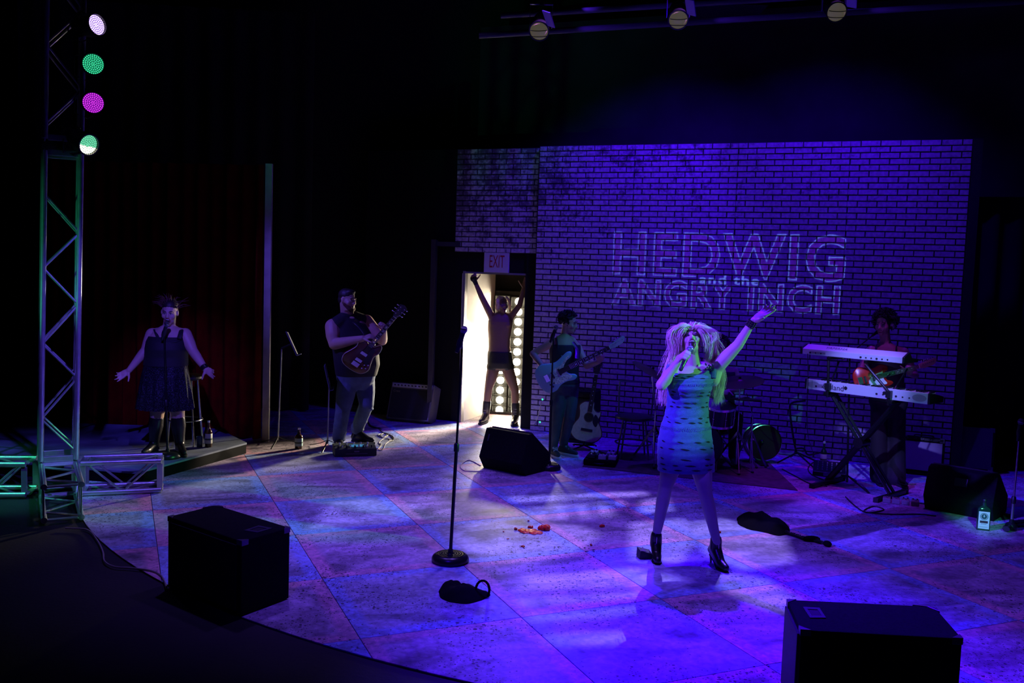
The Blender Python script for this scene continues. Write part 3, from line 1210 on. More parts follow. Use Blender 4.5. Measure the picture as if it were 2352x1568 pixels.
BL = [
    px_loop([(1212, 1166), (1250, 1162), (1262, 1192), (1222, 1197)]),
    px_loop([(1266, 1162), (1300, 1158), (1312, 1190), (1276, 1193)]),
    px_loop([(1316, 1158), (1348, 1155), (1362, 1189), (1328, 1192)]),
    px_loop([(1364, 1153), (1396, 1151), (1412, 1185), (1378, 1189)]),
    px_loop([(1412, 1150), (1430, 1149), (1436, 1160), (1420, 1162)]),
    px_loop([(1160, 1140), (1480, 1128), (1490, 1138), (1180, 1154)]),
    px_loop([(1470, 1150), (1530, 1140), (1545, 1172), (1470, 1180)]),
    px_loop([(1080, 1200), (1200, 1203), (1330, 1206), (1380, 1225), (1330, 1268), (1200, 1290), (1100, 1290), (1040, 1240)]),
    px_loop([(1450, 1200), (1570, 1190), (1600, 1240), (1560, 1290), (1450, 1290)]),
    px_loop([(1580, 1200), (1660, 1190), (1800, 1230), (1820, 1290), (1700, 1310), (1620, 1270)]),
    px_loop([(1200, 1322), (1460, 1305), (1560, 1330), (1540, 1346), (1190, 1356)]),
    px_loop([(1180, 1376), (1490, 1356), (1510, 1370), (1190, 1392)]),
    px_loop([(1200, 1412), (1480, 1392), (1500, 1406), (1220, 1428)]),
    px_loop([(1240, 1462), (1580, 1445), (1590, 1474), (1260, 1480)]),
    px_loop([(1640, 1310), (1760, 1330), (1900, 1420), (1760, 1400), (1650, 1350)]),
    px_loop([(760, 1150), (1000, 1135), (1060, 1180), (900, 1200), (720, 1215)]),
]
BP = V((2.25, 10.75, 5.3))
t = thing('gobo_lamp', 'black gobo lamp hung over the brick wall, throwing window shapes on the stage', 'stage lamp', BP)
slide('gobo', lambda x, y: V((x, y, 0)), BL, [(-9, -6), (11, -6), (11, 9.9), (-9, 9.9)], BP, 0.045, t)
spot('gobo_light', BP, (0.8, 6.2, 0), (0.36, 0.28, 1.0), 1700, 62, 0.3, 0.0030)


# ================================================================== SPEAKERS AND AMPS
def flat_poly(mb, pts, z0, z1):
    return mb.prism([(p[0], p[1]) for p in pts], z0, z1)


def cabinet(label, px_top, z, handle_px, loc_floor=0.0):
    c = [G(x, y, z) for x, y in px_top]
    ctr = sum((V(p) for p in c), V((0, 0, 0))) / len(c)
    t = thing('stage_speaker', label, 'speaker', (ctr.x, ctr.y, loc_floor))
    obj('cabinet', flat_poly(MB(), c, loc_floor + 0.006, z), carpet_black, t, smooth=None, bevel=0.006)
    n = len(c)
    for i in range(n):
        p, a, b = V(c[i]), V(c[i - 1]), V(c[(i + 1) % n])
        da, db = (a - p).normalized() * 0.052, (b - p).normalized() * 0.052
        k = (p - ctr).normalized() * 0.004
        tri = [(p + k).to_2d(), (p + k + da).to_2d(), (p + k + db).to_2d()]
        obj('corner_guard', MB().prism([tuple(q) for q in tri], z - 0.03, z + 0.004), mat('corner_metal', (0.16, 0.15, 0.17), 0.35, metal=0.5), t, smooth=None, bevel=0.002)
    h = [G(x, y, z) for x, y in handle_px]
    hc = sum((V(p) for p in h), V((0, 0, 0))) / 4
    inner = [hc + (V(p) - hc) * 0.62 for p in h]
    f = MB()
    for i in range(4):
        j = (i + 1) % 4
        f.prism([h[i].to_2d(), h[j].to_2d(), inner[j].to_2d(), inner[i].to_2d()], z - 0.002, z + 0.005)
    ho = obj('handle', f, mat('handle_plate', (0.10, 0.10, 0.12), 0.3, metal=0.3), t, smooth=None)
    obj('handle_cup', MB().prism([p.to_2d() for p in inner], z - 0.003, z + 0.0015), rubber, ho, smooth=None)
    # front grille and rubber feet
    a, b = V(c[0]), V(c[-1])
    e = (b - a).normalized()
    nrm = V((e.y, -e.x, 0))
    if (nrm.dot((a + b) / 2 - ctr)) < 0:
        nrm = -nrm
    mid = (a + b) / 2 + nrm * 0.006
    obj('grille', MB().box((mid.x, mid.y, (z + loc_floor) / 2), ((b - a).length * 0.9, 0.014, (z - loc_floor) * 0.88), Matrix((e, nrm, V((0, 0, 1)))).transposed()), grille_mat, t, smooth=None, bevel=0.003)
    for p in c:
        q = ctr + (V(p) - ctr) * 0.82
        obj('foot', MB().cyl((q.x, q.y, loc_floor), (q.x, q.y, loc_floor + 0.008), 0.018, seg=12), rubber, t)
    return t


cabinet('black carpeted speaker cabinet on the stage edge at the left, in front of the truss', [(386, 1186), (480, 1163), (503, 1161), (666, 1211), (555, 1243)], 0.46, [(560, 1219), (594, 1208), (626, 1214), (592, 1224)])
cabinet('black speaker cabinet cut by the bottom right edge, with a square handle on top', [(1808, 1376), (2118, 1391), (2150, 1397), (2211, 1466), (1840, 1446)], 0.46, [(1844, 1395), (1882, 1397), (1897, 1420), (1860, 1420)])


def prof_cab(name, label, cat, org, e, d, prof, width, m_body, group=None, bevel=0.006):
    """cabinet with a side profile: prof in (depth along d, z), swept along e by width from org"""
    e, d = V(e).normalized(), V(d).normalized()
    t = thing(name, label, cat, org, group)
    fn = lambda p: V(org) + d * p.x + V((0, 0, p.y)) + e * p.z
    obj('cabinet', MB().prism(prof, 0, width, fn), m_body, t, smooth=None, bevel=bevel)
    return t, fn


def quad_on(fn, a, b, w0, w1, lift=0.006, thick=0.008):
    """slab lying on the profile edge a->b, between widths w0 and w1"""
    a, b = V((a[0], a[1], 0)), V((b[0], b[1], 0))
    n = V((b.y - a.y, -(b.x - a.x), 0)).normalized()
    mb = MB()
    vs = []
    for k in (0, lift + thick):
        for q, w in ((a, w0), (b, w0), (b, w1), (a, w1)):
            vs.append(fn(V((q.x + n.x * k, q.y + n.y * k, w))))
    mb.add(vs, [(0, 1, 2, 3), (4, 5, 6, 7), (0, 1, 5, 4), (1, 2, 6, 5), (2, 3, 7, 6), (3, 0, 4, 7)])
    return mb


# floor monitor in the middle
A, B = G(1106, 1074), G(1196, 1093)
e = (B - A)
wdt = e.length + 0.04
e.normalize()
d = V((-e.y, e.x, 0))
prof = [(0.03, 0.0), (-0.05, 0.13), (0.06, 0.43), (0.13, 0.43), (0.44, 0.19), (0.42, 0.03), (0.38, 0.0)]
t, fn = prof_cab('monitor_speaker', 'black wedge monitor speaker in front of the lit doorway, seen from behind', 'speaker', A, e, d, prof, wdt, carpet_black)
obj('grille', quad_on(fn, (0.44, 0.19), (0.13, 0.43), 0.02, wdt - 0.02), grille_mat, t, smooth=None)
obj('handle', quad_on(fn, (0.036, 0.37), (0.012, 0.30), 0.06, 0.075, 0.002, 0.004), mat('handle_plate', (0.1, 0.1, 0.12), 0.3), t, smooth=None)
obj('jack_plate', quad_on(fn, (-0.022, 0.2), (-0.04, 0.15), 0.3, 0.42, 0.001, 0.003), black_metal, t, smooth=None)
for w in (0.06, wdt - 0.06):
    for x in (0.06, 0.35):
        p = fn(V((x, 0, w)))
        obj('foot', MB().cyl((p.x, p.y, 0), (p.x, p.y, 0.004), 0.018, seg=10), rubber, t)

# floor monitor at the right, beside the green-lit bottle
A, B = G(2121, 1168), G(2232, 1190)
e = (B - A)
wdt = 0.60
e = (G(2240, 1191) - A).normalized()
d = V((-e.y, e.x, 0))
prof = [(0.03, 0.0), (-0.04, 0.14), (0.06, 0.40), (0.13, 0.42), (0.46, 0.17), (0.44, 0.02), (0.38, 0.0)]
t, fn = prof_cab('monitor_speaker', 'black wedge monitor speaker at the right, behind the square bottle', 'speaker', A, e, d, prof, wdt, carpet_black)
obj('grille', quad_on(fn, (0.46, 0.17), (0.13, 0.42), 0.02, wdt - 0.02), grille_mat, t, smooth=None)
obj('handle', quad_on(fn, (0.036, 0.34), (0.012, 0.27), 0.25, 0.36, 0.002, 0.004), black_plastic, t, smooth=None)
for w in (0.06, wdt - 0.06):
    for x in (0.06, 0.35):
        p = fn(V((x, 0, w)))
        obj('foot', MB().cyl((p.x, p.y, 0), (p.x, p.y, 0.004), 0.018, seg=10), rubber, t)


def combo_amp(label, A, e, w, h, dep, tilt, panel_mat, grille_m, body_m=None, knobs=9, name='guitar_amp', text=None, strip=0.075):
    """box amp; A = front lower left corner on the floor, e = along the front, tilted back by tilt"""
    e = V(e).normalized()
    d = V((-e.y, e.x, 0))
    t = thing(name, label, 'amplifier', A)
    up = (V((0, 0, 1)) * math.cos(tilt) + d * math.sin(tilt)).normalized()
    bk = up.cross(e) * -1
    if bk.dot(d) < 0:
        bk = -bk
    F = frame(V(A) + V((0, 0, 0.035)), e, bk, up)
    body_m = body_m or carpet_black
    obj('cabinet', MB(F).box((w / 2, dep / 2, h / 2), (w, dep, h)), body_m, t, smooth=None, bevel=0.01)
    obj('grille_cloth', MB(F).box((w / 2, -0.004, (h - strip) / 2 + 0.005), (w - 0.05, 0.008, h - strip - 0.035)), grille_m, t, smooth=None, bevel=0.002)
    if strip:
        pn = obj('control_panel', MB(F).box((w / 2, -0.006, h - strip / 2 - 0.006), (w - 0.04, 0.012, strip - 0.02)), panel_mat, t, smooth=None, bevel=0.002)
        for k in range(knobs):
            x = 0.06 + (w - 0.12) * k / max(1, knobs - 1)
            p = F @ V((x, -0.012, h - strip / 2 - 0.006))
            obj('knob', MB().cyl(p, p - bk * 0.014, 0.011, 0.009, 12), black_plastic, pn)
    obj('carry_handle', MB(F).tube(smooth_path([(w / 2 - 0.1, dep / 2, h), (w / 2 - 0.08, dep / 2, h + 0.022), (w / 2 + 0.08, dep / 2, h + 0.022), (w / 2 + 0.1, dep / 2, h)], 4), 0.008, 8), leather, t)
    for x in (0.03, w - 0.03):
        for z in (0.03, h - 0.03):
            obj('corner_guard', MB(F).box((x, 0.0, z), (0.05, 0.012, 0.05)), mat('corner_metal', (0.16, 0.15, 0.17), 0.35), t, smooth=None, bevel=0.004)
    # tilt leg
    if tilt > 0.05:
        q = F @ V((w / 2, dep * 0.85, 0.02))
        obj('tilt_leg', MB().box((q.x, q.y, q.z / 2), (w * 0.6, 0.02, max(q.z, 0.02)), rz(math.atan2(e.y, e.x))), black_metal, t, smooth=None)
    fl = V(A) + e * w * 0.5 + d * 0.03
    obj('foot', MB().box((fl.x, fl.y, 0.018), (w * 0.8, 0.04, 0.036), rz(math.atan2(e.y, e.x))), rubber, t, smooth=None)
    if text:
        lettering('nameplate', text, mat('gold_letter', (0.35, 0.28, 0.12), 0.4), t, F @ Matrix.Translation((0.10, -0.010, h - strip - 0.05)) @ Matrix.Rotation(PI / 2, 4, 'X'), 0.10)
    return t


A = G(886, 966)
B = G(984, 975)
combo_amp('black combo amplifier tilted back beside the guitarist, its side lit by the doorway', A, (B - A), (B - A).length, 0.52, 0.26, 0.34, mat('panel_silver', (0.55, 0.55, 0.6), 0.4, metal=0.3), mat('grille_black_cloth', (0.015, 0.015, 0.017), 0.8, bump=0.4, bscale=300), mat('amp_tolex', (0.10, 0.095, 0.09), 0.55, bump=0.3, bscale=250), 11, text='Crate')
# amp behind the bassist
combo_amp('tall black bass amplifier behind the bassist, with small green lights', (0.50, 11.25, 0), WE, 0.58, 0.62, 0.30, 0.0, black_metal, mat('grille_black_cloth', (0.015, 0.015, 0.017), 0.8), None, 6, name='bass_amp')
for (x, y) in ((1246, 917), (1240, 969)):
    p = P(x, y, 11.12)
    single('pilot_light', MB().ell(p, 0.012, seg=10, rng=6), mat('green_led', (0, .2, .1), 0.4, emit=(0.05, 1.0, 0.45), estr=1.4), 'tiny green pilot light glowing %s on the bass amplifier' % ('high' if y < 940 else 'low'), 'light', p)
# amps at the right
A = G(2066, 1086)
combo_amp('tilted amplifier with a pale grille cloth, behind the keyboard player', A, (0.90, -0.43, 0), 0.44, 0.40, 0.24, 0.22, black_metal, mat('grille_pale', (0.34, 0.28, 0.34), 0.8, bump=0.2, bscale=200), None, 5, strip=0.05)
A = G(2197, 1082)
combo_amp('dim tilted amplifier at the far right, behind the wedge monitor', A, (0.90, -0.43, 0), 0.37, 0.50, 0.24, 0.25, black_metal, mat('grille_dim', (0.08, 0.07, 0.09), 0.8), None, 5, strip=0.0)

# ================================================================== STANDS
def mic(parent, tip, dirv, L=0.17, body=None, head=None, scale=1.0, name=None):
    """tip = centre of the grille ball, dirv = from ball to tail"""
    d = V(dirv).normalized()
    body = body or black_plastic
    head = head or mat('mic_grille', (0.25, 0.25, 0.28), 0.35, metal=0.8, bump=0.8, bscale=900)
    s = scale
    obj('grille_ball', MB().lathe([(0.001, -0.028 * s), (0.013 * s, -0.026 * s), (0.022 * s, -0.015 * s), (0.0255 * s, 0), (0.023 * s, 0.014 * s), (0.018 * s, 0.026 * s)], tip, d, 20), head, parent)
    obj('collar', MB().lathe([(0.0255 * s, -0.003), (0.0262 * s, 0.0), (0.0255 * s, 0.004)], tip, d, 20), chrome, parent)
    obj('barrel', MB().lathe([(0.018 * s, 0.024 * s), (0.0185 * s, 0.05), (0.015 * s, 0.12), (0.0125 * s, L), (0.006, L + 0.002)], tip, d, 20), body, parent)


def round_base_stand(label, base, top, r=0.145, mic_tip=None, mic_dir=None, group=None, split=0.62, ringed=False, z0=0.0, chrome_pole=False, mlabel=None):
    base, top = V(base), V(top)
    base.z = z0
    t = thing('microphone_stand', label, 'microphone stand', base, group)
    prof = [(r * 0.92, 0.0), (r, 0.012), (r, 0.028), (r * 0.93, 0.045), (r * 0.80, 0.056)]
    if ringed:
        for k in range(5):
            q = 0.76 - k * 0.13
            prof += [(r * q, 0.058 + k * .001), (r * (q - 0.03), 0.051 + k * .001), (r * (q - 0.06), 0.059 + k * .001)]
    prof += [(0.02, 0.066), (0.018, 0.09), (0.012, 0.095)]
    obj('base', MB().lathe(prof, base, (0, 0, 1), 48), mat('cast_iron', (0.02, 0.02, 0.022), 0.3, metal=0.4), t)
    mid = base + (top - base) * split
    pm = mat('pole_grey', (0.35, 0.34, 0.33), 0.3, metal=0.8) if chrome_pole else black_metal
    obj('lower_pole', MB().cyl(base + V((0, 0, 0.05)), mid, 0.0125, seg=12), pm, t)
    obj('clutch', MB().lathe([(0.013, -0.035), (0.019, -0.03), (0.019, 0.02), (0.013, 0.03)], mid, top - base, 16), black_plastic, t)
    obj('upper_pole', MB().cyl(mid, top, 0.0085, seg=12), pm, t)
    if mic_tip is not None:
        d = V(mic_dir).normalized()
        obj('clip', MB().lathe([(0.02, -0.02), (0.022, 0.0), (0.02, 0.035)], V(mic_tip) + d * 0.09, d, 14).cyl(top, V(mic_tip) + d * 0.09, 0.009, seg=8), black_plastic, t)
        m_ = thing('microphone', mlabel or 'microphone', 'microphone', mic_tip, group='microphones on stands')
        mic(m_, mic_tip, d)
    return t


# centre stand
b = G(1034, 1289)
b.z = 0
Yc = b.y
tip = P(1066, 757, Yc)
tl = P(1047, 815, Yc - 0.02)
round_base_stand('black round-base microphone stand standing alone at centre stage', b, P(1061, 800, Yc + 0.03), 0.135, tip, (tl - tip), ringed=True, split=0.54, mlabel='microphone in the clip of the lone stand at centre stage')
# left singer's stand
b = G(385, 1051, PLZ)
round_base_stand('thin microphone stand in front of the singer in the sequined dress', b, P(377, 768, b.y), 0.13, P(383, 744, b.y), P(375, 770, b.y) - P(383, 744, b.y), z0=PLZ, split=0.45, mlabel='microphone at the mouth of the singer in the sequined dress')
# bassist's stand
b = G(1261, 1077)
round_base_stand('black round-base microphone stand in front of the bassist', b, P(1271, 770, b.y), 0.125, P(1277, 752, b.y), P(1270, 770, b.y) - P(1277, 752, b.y), ringed=True, split=0.5, mlabel='microphone on the stand in front of the bassist')
# far right stand, leaving the frame
b = G(2340, 1215)
round_base_stand('thin straight stand at the right edge beside the square bottle', G(2322, 1216), P(2343, 985, G(2322, 1216).y), 0.05, P(2345, 968, 7.75), V((-0.1, 0, -1)), split=0.3, chrome_pole=True, mlabel='microphone tip on the thin stand at the right edge')


def music_stand(label, foot, top_px, tray0, tray1, group=None):
    """foot point on the floor; tray seen edge-on from tray0 to tray1"""
    f = V(foot)
    t = thing('music_stand', label, 'music stand', f, group)
    tp = V(top_px)
    pm = mat('pole_grey', (0.35, 0.34, 0.33), 0.3, metal=0.8)
    obj('pole', MB().cyl(f + V((0, 0, 0.06)), tp, 0.010, 0.008, 10), pm, t)
    for k in range(3):
        a = 0.5 + k * 2 * PI / 3
        obj('leg', MB().tube([f + V((0, 0, 0.10)), f + V((math.cos(a) * 0.1, math.sin(a) * 0.1, 0.055)), f + V((math.cos(a) * 0.27, math.sin(a) * 0.27, 0.008))], 0.009, 8, flat=0.5), black_metal, t)
    a, b = V(tray0), V(tray1)
    ax = (b - a)
    L = ax.length
    ax.normalize()
    w = ((a + b) / 2 - CAM).normalized() + V((0.035, 0, 0.02))
    w = (w - ax * w.dot(ax)).normalized()
    n = ax.cross(w)
    M = Matrix((w, ax, n)).transposed()
    obj('tray', MB().box((a + b) / 2, (0.46, L, 0.009), M), mat('tray_metal', (0.13, 0.13, 0.20), 0.4), t, smooth=None, bevel=0.002)
    obj('ledge', MB().box(b + n * 0.02, (0.46, 0.006, 0.045), M), mat('tray_metal', (0.12, 0.12, 0.16), 0.3), t, smooth=None)
    obj('tray_joint', MB().cyl(tp, (a + b) / 2, 0.012, seg=8), black_plastic, t)
    return t


f = G(638, 1022)
music_stand('music stand right of the red curtain, tray tipped, beside a bottle', f, P(647, 800, f.y), P(659, 762, f.y - 0.1), P(683, 816, f.y - 0.1))
f = G(752, 1030)
music_stand('music stand half hidden behind the guitarist in jeans', f, P(756, 880, f.y), P(746, 838, f.y - 0.05), P(758, 893, f.y - 0.05))

# ---- bar stools behind the left singer and by the drums
def bar_stool(label, c, z0, seat_h, r, back_h=0.0, seat_m=None, back_dir=None, pm=chrome):
    c = V(c)
    c.z = z0
    t = thing('bar_stool', label, 'stool', c)
    obj('seat', MB().lathe([(r * 0.9, seat_h - 0.05), (r, seat_h - 0.035), (r, seat_h - 0.012), (r * 0.85, seat_h), (0.01, seat_h + 0.004)], c, (0, 0, 1), 28), seat_m or leather, t)
    for k in range(4):
        a = PI / 4 + k * PI / 2
        q = V((math.cos(a), math.sin(a), 0))
        obj('leg', MB().cyl(c + q * r * 0.7 + V((0, 0, seat_h - 0.04)), c + q * r * 1.05, 0.011, seg=10), pm, t)
    ring = [c + V((math.cos(2 * PI * k / 24), math.sin(2 * PI * k / 24), 0)) * r * 0.95 + V((0, 0, seat_h * 0.36)) for k in range(24)]
    obj('foot_ring', MB().tube(ring, 0.009, 8, closed=True), pm, t)
    if back_h:
        s = V(back_dir).normalized()
        o = V((-s.y, s.x, 0))
        pts = [c + o * r * 0.85 + s * r * 0.3 + V((0, 0, seat_h - 0.03)), c + o * r * 0.9 + s * r * 0.75 + V((0, 0, seat_h + back_h * 0.9)), c + o * r * 0.7 + s * r * 0.9 + V((0, 0, seat_h + back_h)), c - o * r * 0.7 + s * r * 0.9 + V((0, 0, seat_h + back_h)), c - o * r * 0.9 + s * r * 0.75 + V((0, 0, seat_h + back_h * 0.9)), c - o * r * 0.85 + s * r * 0.3 + V((0, 0, seat_h - 0.03))]
        obj('back_frame', MB().tube(smooth_path(pts, 5), 0.010, 8), pm, t)
    return t


sc_ = G(405, 1024, PLZ)
bar_stool('chrome bar stool with a tube back behind the singer in the sequined dress', (sc_.x + 0.05, sc_.y + 0.12, 0), PLZ, 0.76, 0.19, 0.0)
sc_ = G(1450, 1046)
bar_stool('dark stool with a chrome tube back between the acoustic guitar and the drums', (sc_.x, sc_.y - 0.12, 0), 0, 0.50, 0.22, 0.36, leather, (0.2, 0.98, 0), mat('dull_tube', (0.16, 0.15, 0.17), 0.35, metal=0.8))

# ---- bottles
def bottle(label, c, h, r, glass, labelm, square=False, z0=0.0, cap=None, rot=0.0):
    c = V(c)
    c.z = z0
    t = thing('bottle', label, 'bottle', c)
    if square:
        F = Matrix.Translation(c) @ Matrix.Rotation(rot, 4, 'Z')
        rs = []
        for k, z in ((1, 0.0), (1.0, 0.01), (1.0, h * 0.66), (0.86, h * 0.72), (0.42, h * 0.78), (0.30, h * 0.80), (0.30, h * 0.93)):
            a, b2 = r * k, r * 0.62 * min(k * 1.05, 1) if k > 0.5 else r * k
            ring = []
            for j in range(24):
                th_ = 2 * PI * (j + 0.5) / 24
                ex = 0.28 if k > 0.6 else 1.0
                ring.append(F @ V((a * math.copysign(abs(math.cos(th_)) ** ex, math.cos(th_)), b2 * math.copysign(abs(math.sin(th_)) ** ex, math.sin(th_)), z)))
            rs.append(ring)
        obj('glass_body', MB().rings(rs), glass, t, smooth=40)
        lw, lh = r * 1.66, h * 0.56
        lo = obj('paper_label', MB(F).box((0, -r * 0.62 - 0.001, h * 0.34), (lw, 0.002, lh)), labelm, t, smooth=None, bevel=0.0008)
        ink = mat('label_ink', (0.02, 0.06, 0.03), 0.6)
        em = MB(F)
        y = -r * 0.62 - 0.0026
        n = 28
        for (ro, ri, cz) in ((0.030, 0.026, h * 0.46), (0.022, 0.0, h * 0.46)):
            k = r / 0.05
            for j in range(n):
                a0, a1 = 2 * PI * j / n, 2 * PI * (j + 1) / n
                em.add([(ri * k * math.cos(a0), y, cz + ri * k * math.sin(a0)), (ro * k * math.cos(a0), y, cz + ro * k * math.sin(a0)), (ro * k * math.cos(a1), y, cz + ro * k * math.sin(a1)), (ri * k * math.cos(a1), y, cz + ri * k * math.sin(a1))], [(0, 1, 2, 3)])
        obj('round_emblem', em, mat('emblem_ink', (0.03, 0.10, 0.06), 0.6), lo, smooth=None)
        obj('emblem_cross', MB(F).box((0, y - 0.0006, h * 0.475), (0.006 * r / .05, 0.001, 0.020)).box((0, y - 0.0006, h * 0.478), (0.014 * r / .05, 0.001, 0.005)), labelm, lo, smooth=None)
        bd = obj('dark_band', MB(F).box((0, y + 0.0006, h * 0.285), (lw * 0.72, 0.001, h * 0.075)), mat('band_ink', (0.05, 0.02, 0.02), 0.6), lo, smooth=None)
        obj('text_line', MB(F).box((0, y + 0.0006, h * 0.215), (lw * 0.5, 0.001, h * 0.010)).box((0, y + 0.0006, h * 0.12), (lw * 0.75, 0.001, h * 0.008)), ink, lo, smooth=None)
        obj('cap', MB().lathe([(r * 0.36, h * 0.90), (r * 0.38, h * 0.91), (r * 0.38, h * 0.985), (r * 0.34, h), (0.001, h)], c, (0, 0, 1), 20), cap or black_plastic, t)
    else:
        prof = [(r * 0.9, 0), (r, 0.008), (r, h * 0.55), (r * 0.85, h * 0.62), (r * 0.42, h * 0.70), (r * 0.34, h * 0.80), (r * 0.34, h * 0.93)]
        obj('glass_body', MB().lathe(prof, c, (0, 0, 1), 24), glass, t)
        lo = obj('paper_label', MB().lathe([(r * 1.0, h * 0.14), (r * 1.02, h * 0.145), (r * 1.02, h * 0.50), (r * 1.0, h * 0.505)], c, (0, 0, 1), 24), labelm, t)
        obj('label_print', MB().lathe([(r * 1.0, h * 0.27), (r * 1.035, h * 0.272), (r * 1.035, h * 0.33), (r * 1.0, h * 0.332)], c, (0, 0, 1), 24), mat('label_ink', (0.02, 0.06, 0.03), 0.6), lo)
        obj('cap', MB().lathe([(r * 0.36, h * 0.91), (r * 0.40, h * 0.92), (r * 0.40, h * 0.99), (0.001, h)], c, (0, 0, 1), 16), cap or chrome, t)
    return t


glass_green = mat('bottle_green_glass', (0.01, 0.05, 0.02), 0.08, spec=0.7)
glass_brown = mat('bottle_brown_glass', (0.05, 0.02, 0.01), 0.08, spec=0.7)
paper = mat('label_paper', (0.75, 0.78, 0.6), 0.55)
c = G(2257, 1216)
bottle('square dark green bottle with a pale label on the stage at the right', (c.x, c.y, 0), 0.27, 0.052, glass_green, mat('label_cream', (0.80, 0.85, 0.55), 0.55), True, rot=-0.35)
c = G(686, 1030)
bottle('bottle with a bluish label standing beside the music stand', (c.x, c.y, 0), 0.245, 0.045, glass_brown, mat('label_blue', (0.35, 0.55, 0.55), 0.5))
c = G(479, 1026, PLZ)
bottle('dark bottle with a pale label on the low platform by the stool', (c.x, c.y, 0), 0.29, 0.038, glass_brown, mat('label_pale', (0.5, 0.5, 0.45), 0.5), z0=PLZ)
c = G(1890, 1072)
bottle('small pale-necked bottle among the pedals left of the keyboard stand', (c.x, c.y, 0), 0.30, 0.036, glass_green, mat('label_pale', (0.5, 0.5, 0.45), 0.5), cap=white_paint)
c = G(471, 1027, PLZ)
tg = thing('tumbler', 'dark drinking glass beside the bottle on the low platform', 'glass', (c.x - 0.06, c.y, PLZ))
obj('cup', MB().lathe([(0.028, 0), (0.030, 0.005), (0.034, 0.115), (0.031, 0.115), (0.027, 0.012), (0.001, 0.011)], (c.x - 0.06, c.y, PLZ), (0, 0, 1), 20), mat('dark_glass', (0.02, 0.06, 0.07), 0.1), tg)
obj('drink', MB().lathe([(0.001, 0.012), (0.027, 0.013), (0.030, 0.07), (0.001, 0.07)], (c.x - 0.06, c.y, PLZ), (0, 0, 1), 16), mat('drink_dark', (0.03, 0.02, 0.01), 0.1), tg)


# ================================================================== GUITARS
def closed_smooth(pts, n=5):
    m_ = len(pts)
    out = []
    for i in range(m_):
        a, b, c, d = [V((*pts[(i + k) % m_], 0)) for k in (-1, 0, 1, 2)]
        for k in range(n):
            t = k / n
            q = 0.5 * ((2 * b) + (c - a) * t + (2 * a - 5 * b + 4 * c - d) * t * t + (3 * b - a - 3 * c + d) * t ** 3)
            out.append((q.x, q.y))
    return out


OUT = {
    'bass': [(-.25, 0.02), (-.225, .12), (-.13, .168), (-.03, .135), (.04, .12), (.12, .14), (.205, .165), (.25, .145), (.225, .10), (.13, .075), (.10, .04), (.10, -.03), (.12, -.07), (.17, -.10), (.185, -.135), (.14, -.155), (.06, -.135), (-.02, -.14), (-.10, -.178), (-.19, -.165), (-.24, -.09)],
    'double': [(-.215, 0), (-.195, .12), (-.12, .165), (-.03, .135), (.04, .115), (.11, .135), (.175, .12), (.19, .085), (.14, .045), (.13, 0), (.14, -.045), (.19, -.085), (.175, -.12), (.11, -.135), (.04, -.115), (-.03, -.135), (-.12, -.165), (-.195, -.12)],
    'tele': [(-.20, 0), (-.185, .10), (-.11, .155), (-.02, .12), (.05, .105), (.13, .125), (.19, .09), (.185, .045), (.15, .03), (.15, -.03), (.155, -.06), (.20, -.085), (.205, -.115), (.15, -.13), (.05, -.11), (-.02, -.12), (-.11, -.16), (-.185, -.11)],
    'acoustic': [(-.25, 0), (-.235, .12), (-.15, .195), (-.05, .17), (.03, .125), (.10, .125), (.18, .14), (.235, .09), (.245, .03), (.245, -.03), (.225, -.045), (.17, -.05), (.135, -.09), (.15, -.135), (.10, -.14), (.03, -.125), (-.05, -.17), (-.15, -.195), (-.235, -.12)],
}


def inset(poly, k):
    n = len(poly)
    out = []
    for i in range(n):
        a, b, c = V(poly[i - 1]), V(poly[i]), V(poly[(i + 1) % n])
        t = (c - a)
        if t.length < 1e-6:
            out.append(tuple(b))
            continue
        t.normalize()
        out.append((b.x + t.y * k, b.y - t.x * k))
    # keep orientation inward
    ar = lambda q: abs(sum(q[i][0] * q[(i + 1) % n][1] - q[(i + 1) % n][0] * q[i][1] for i in range(n)))
    if ar(out) > ar(poly):
        out = [(2 * p[0] - q[0], 2 * p[1] - q[1]) for p, q in zip(poly, out)]
    return out


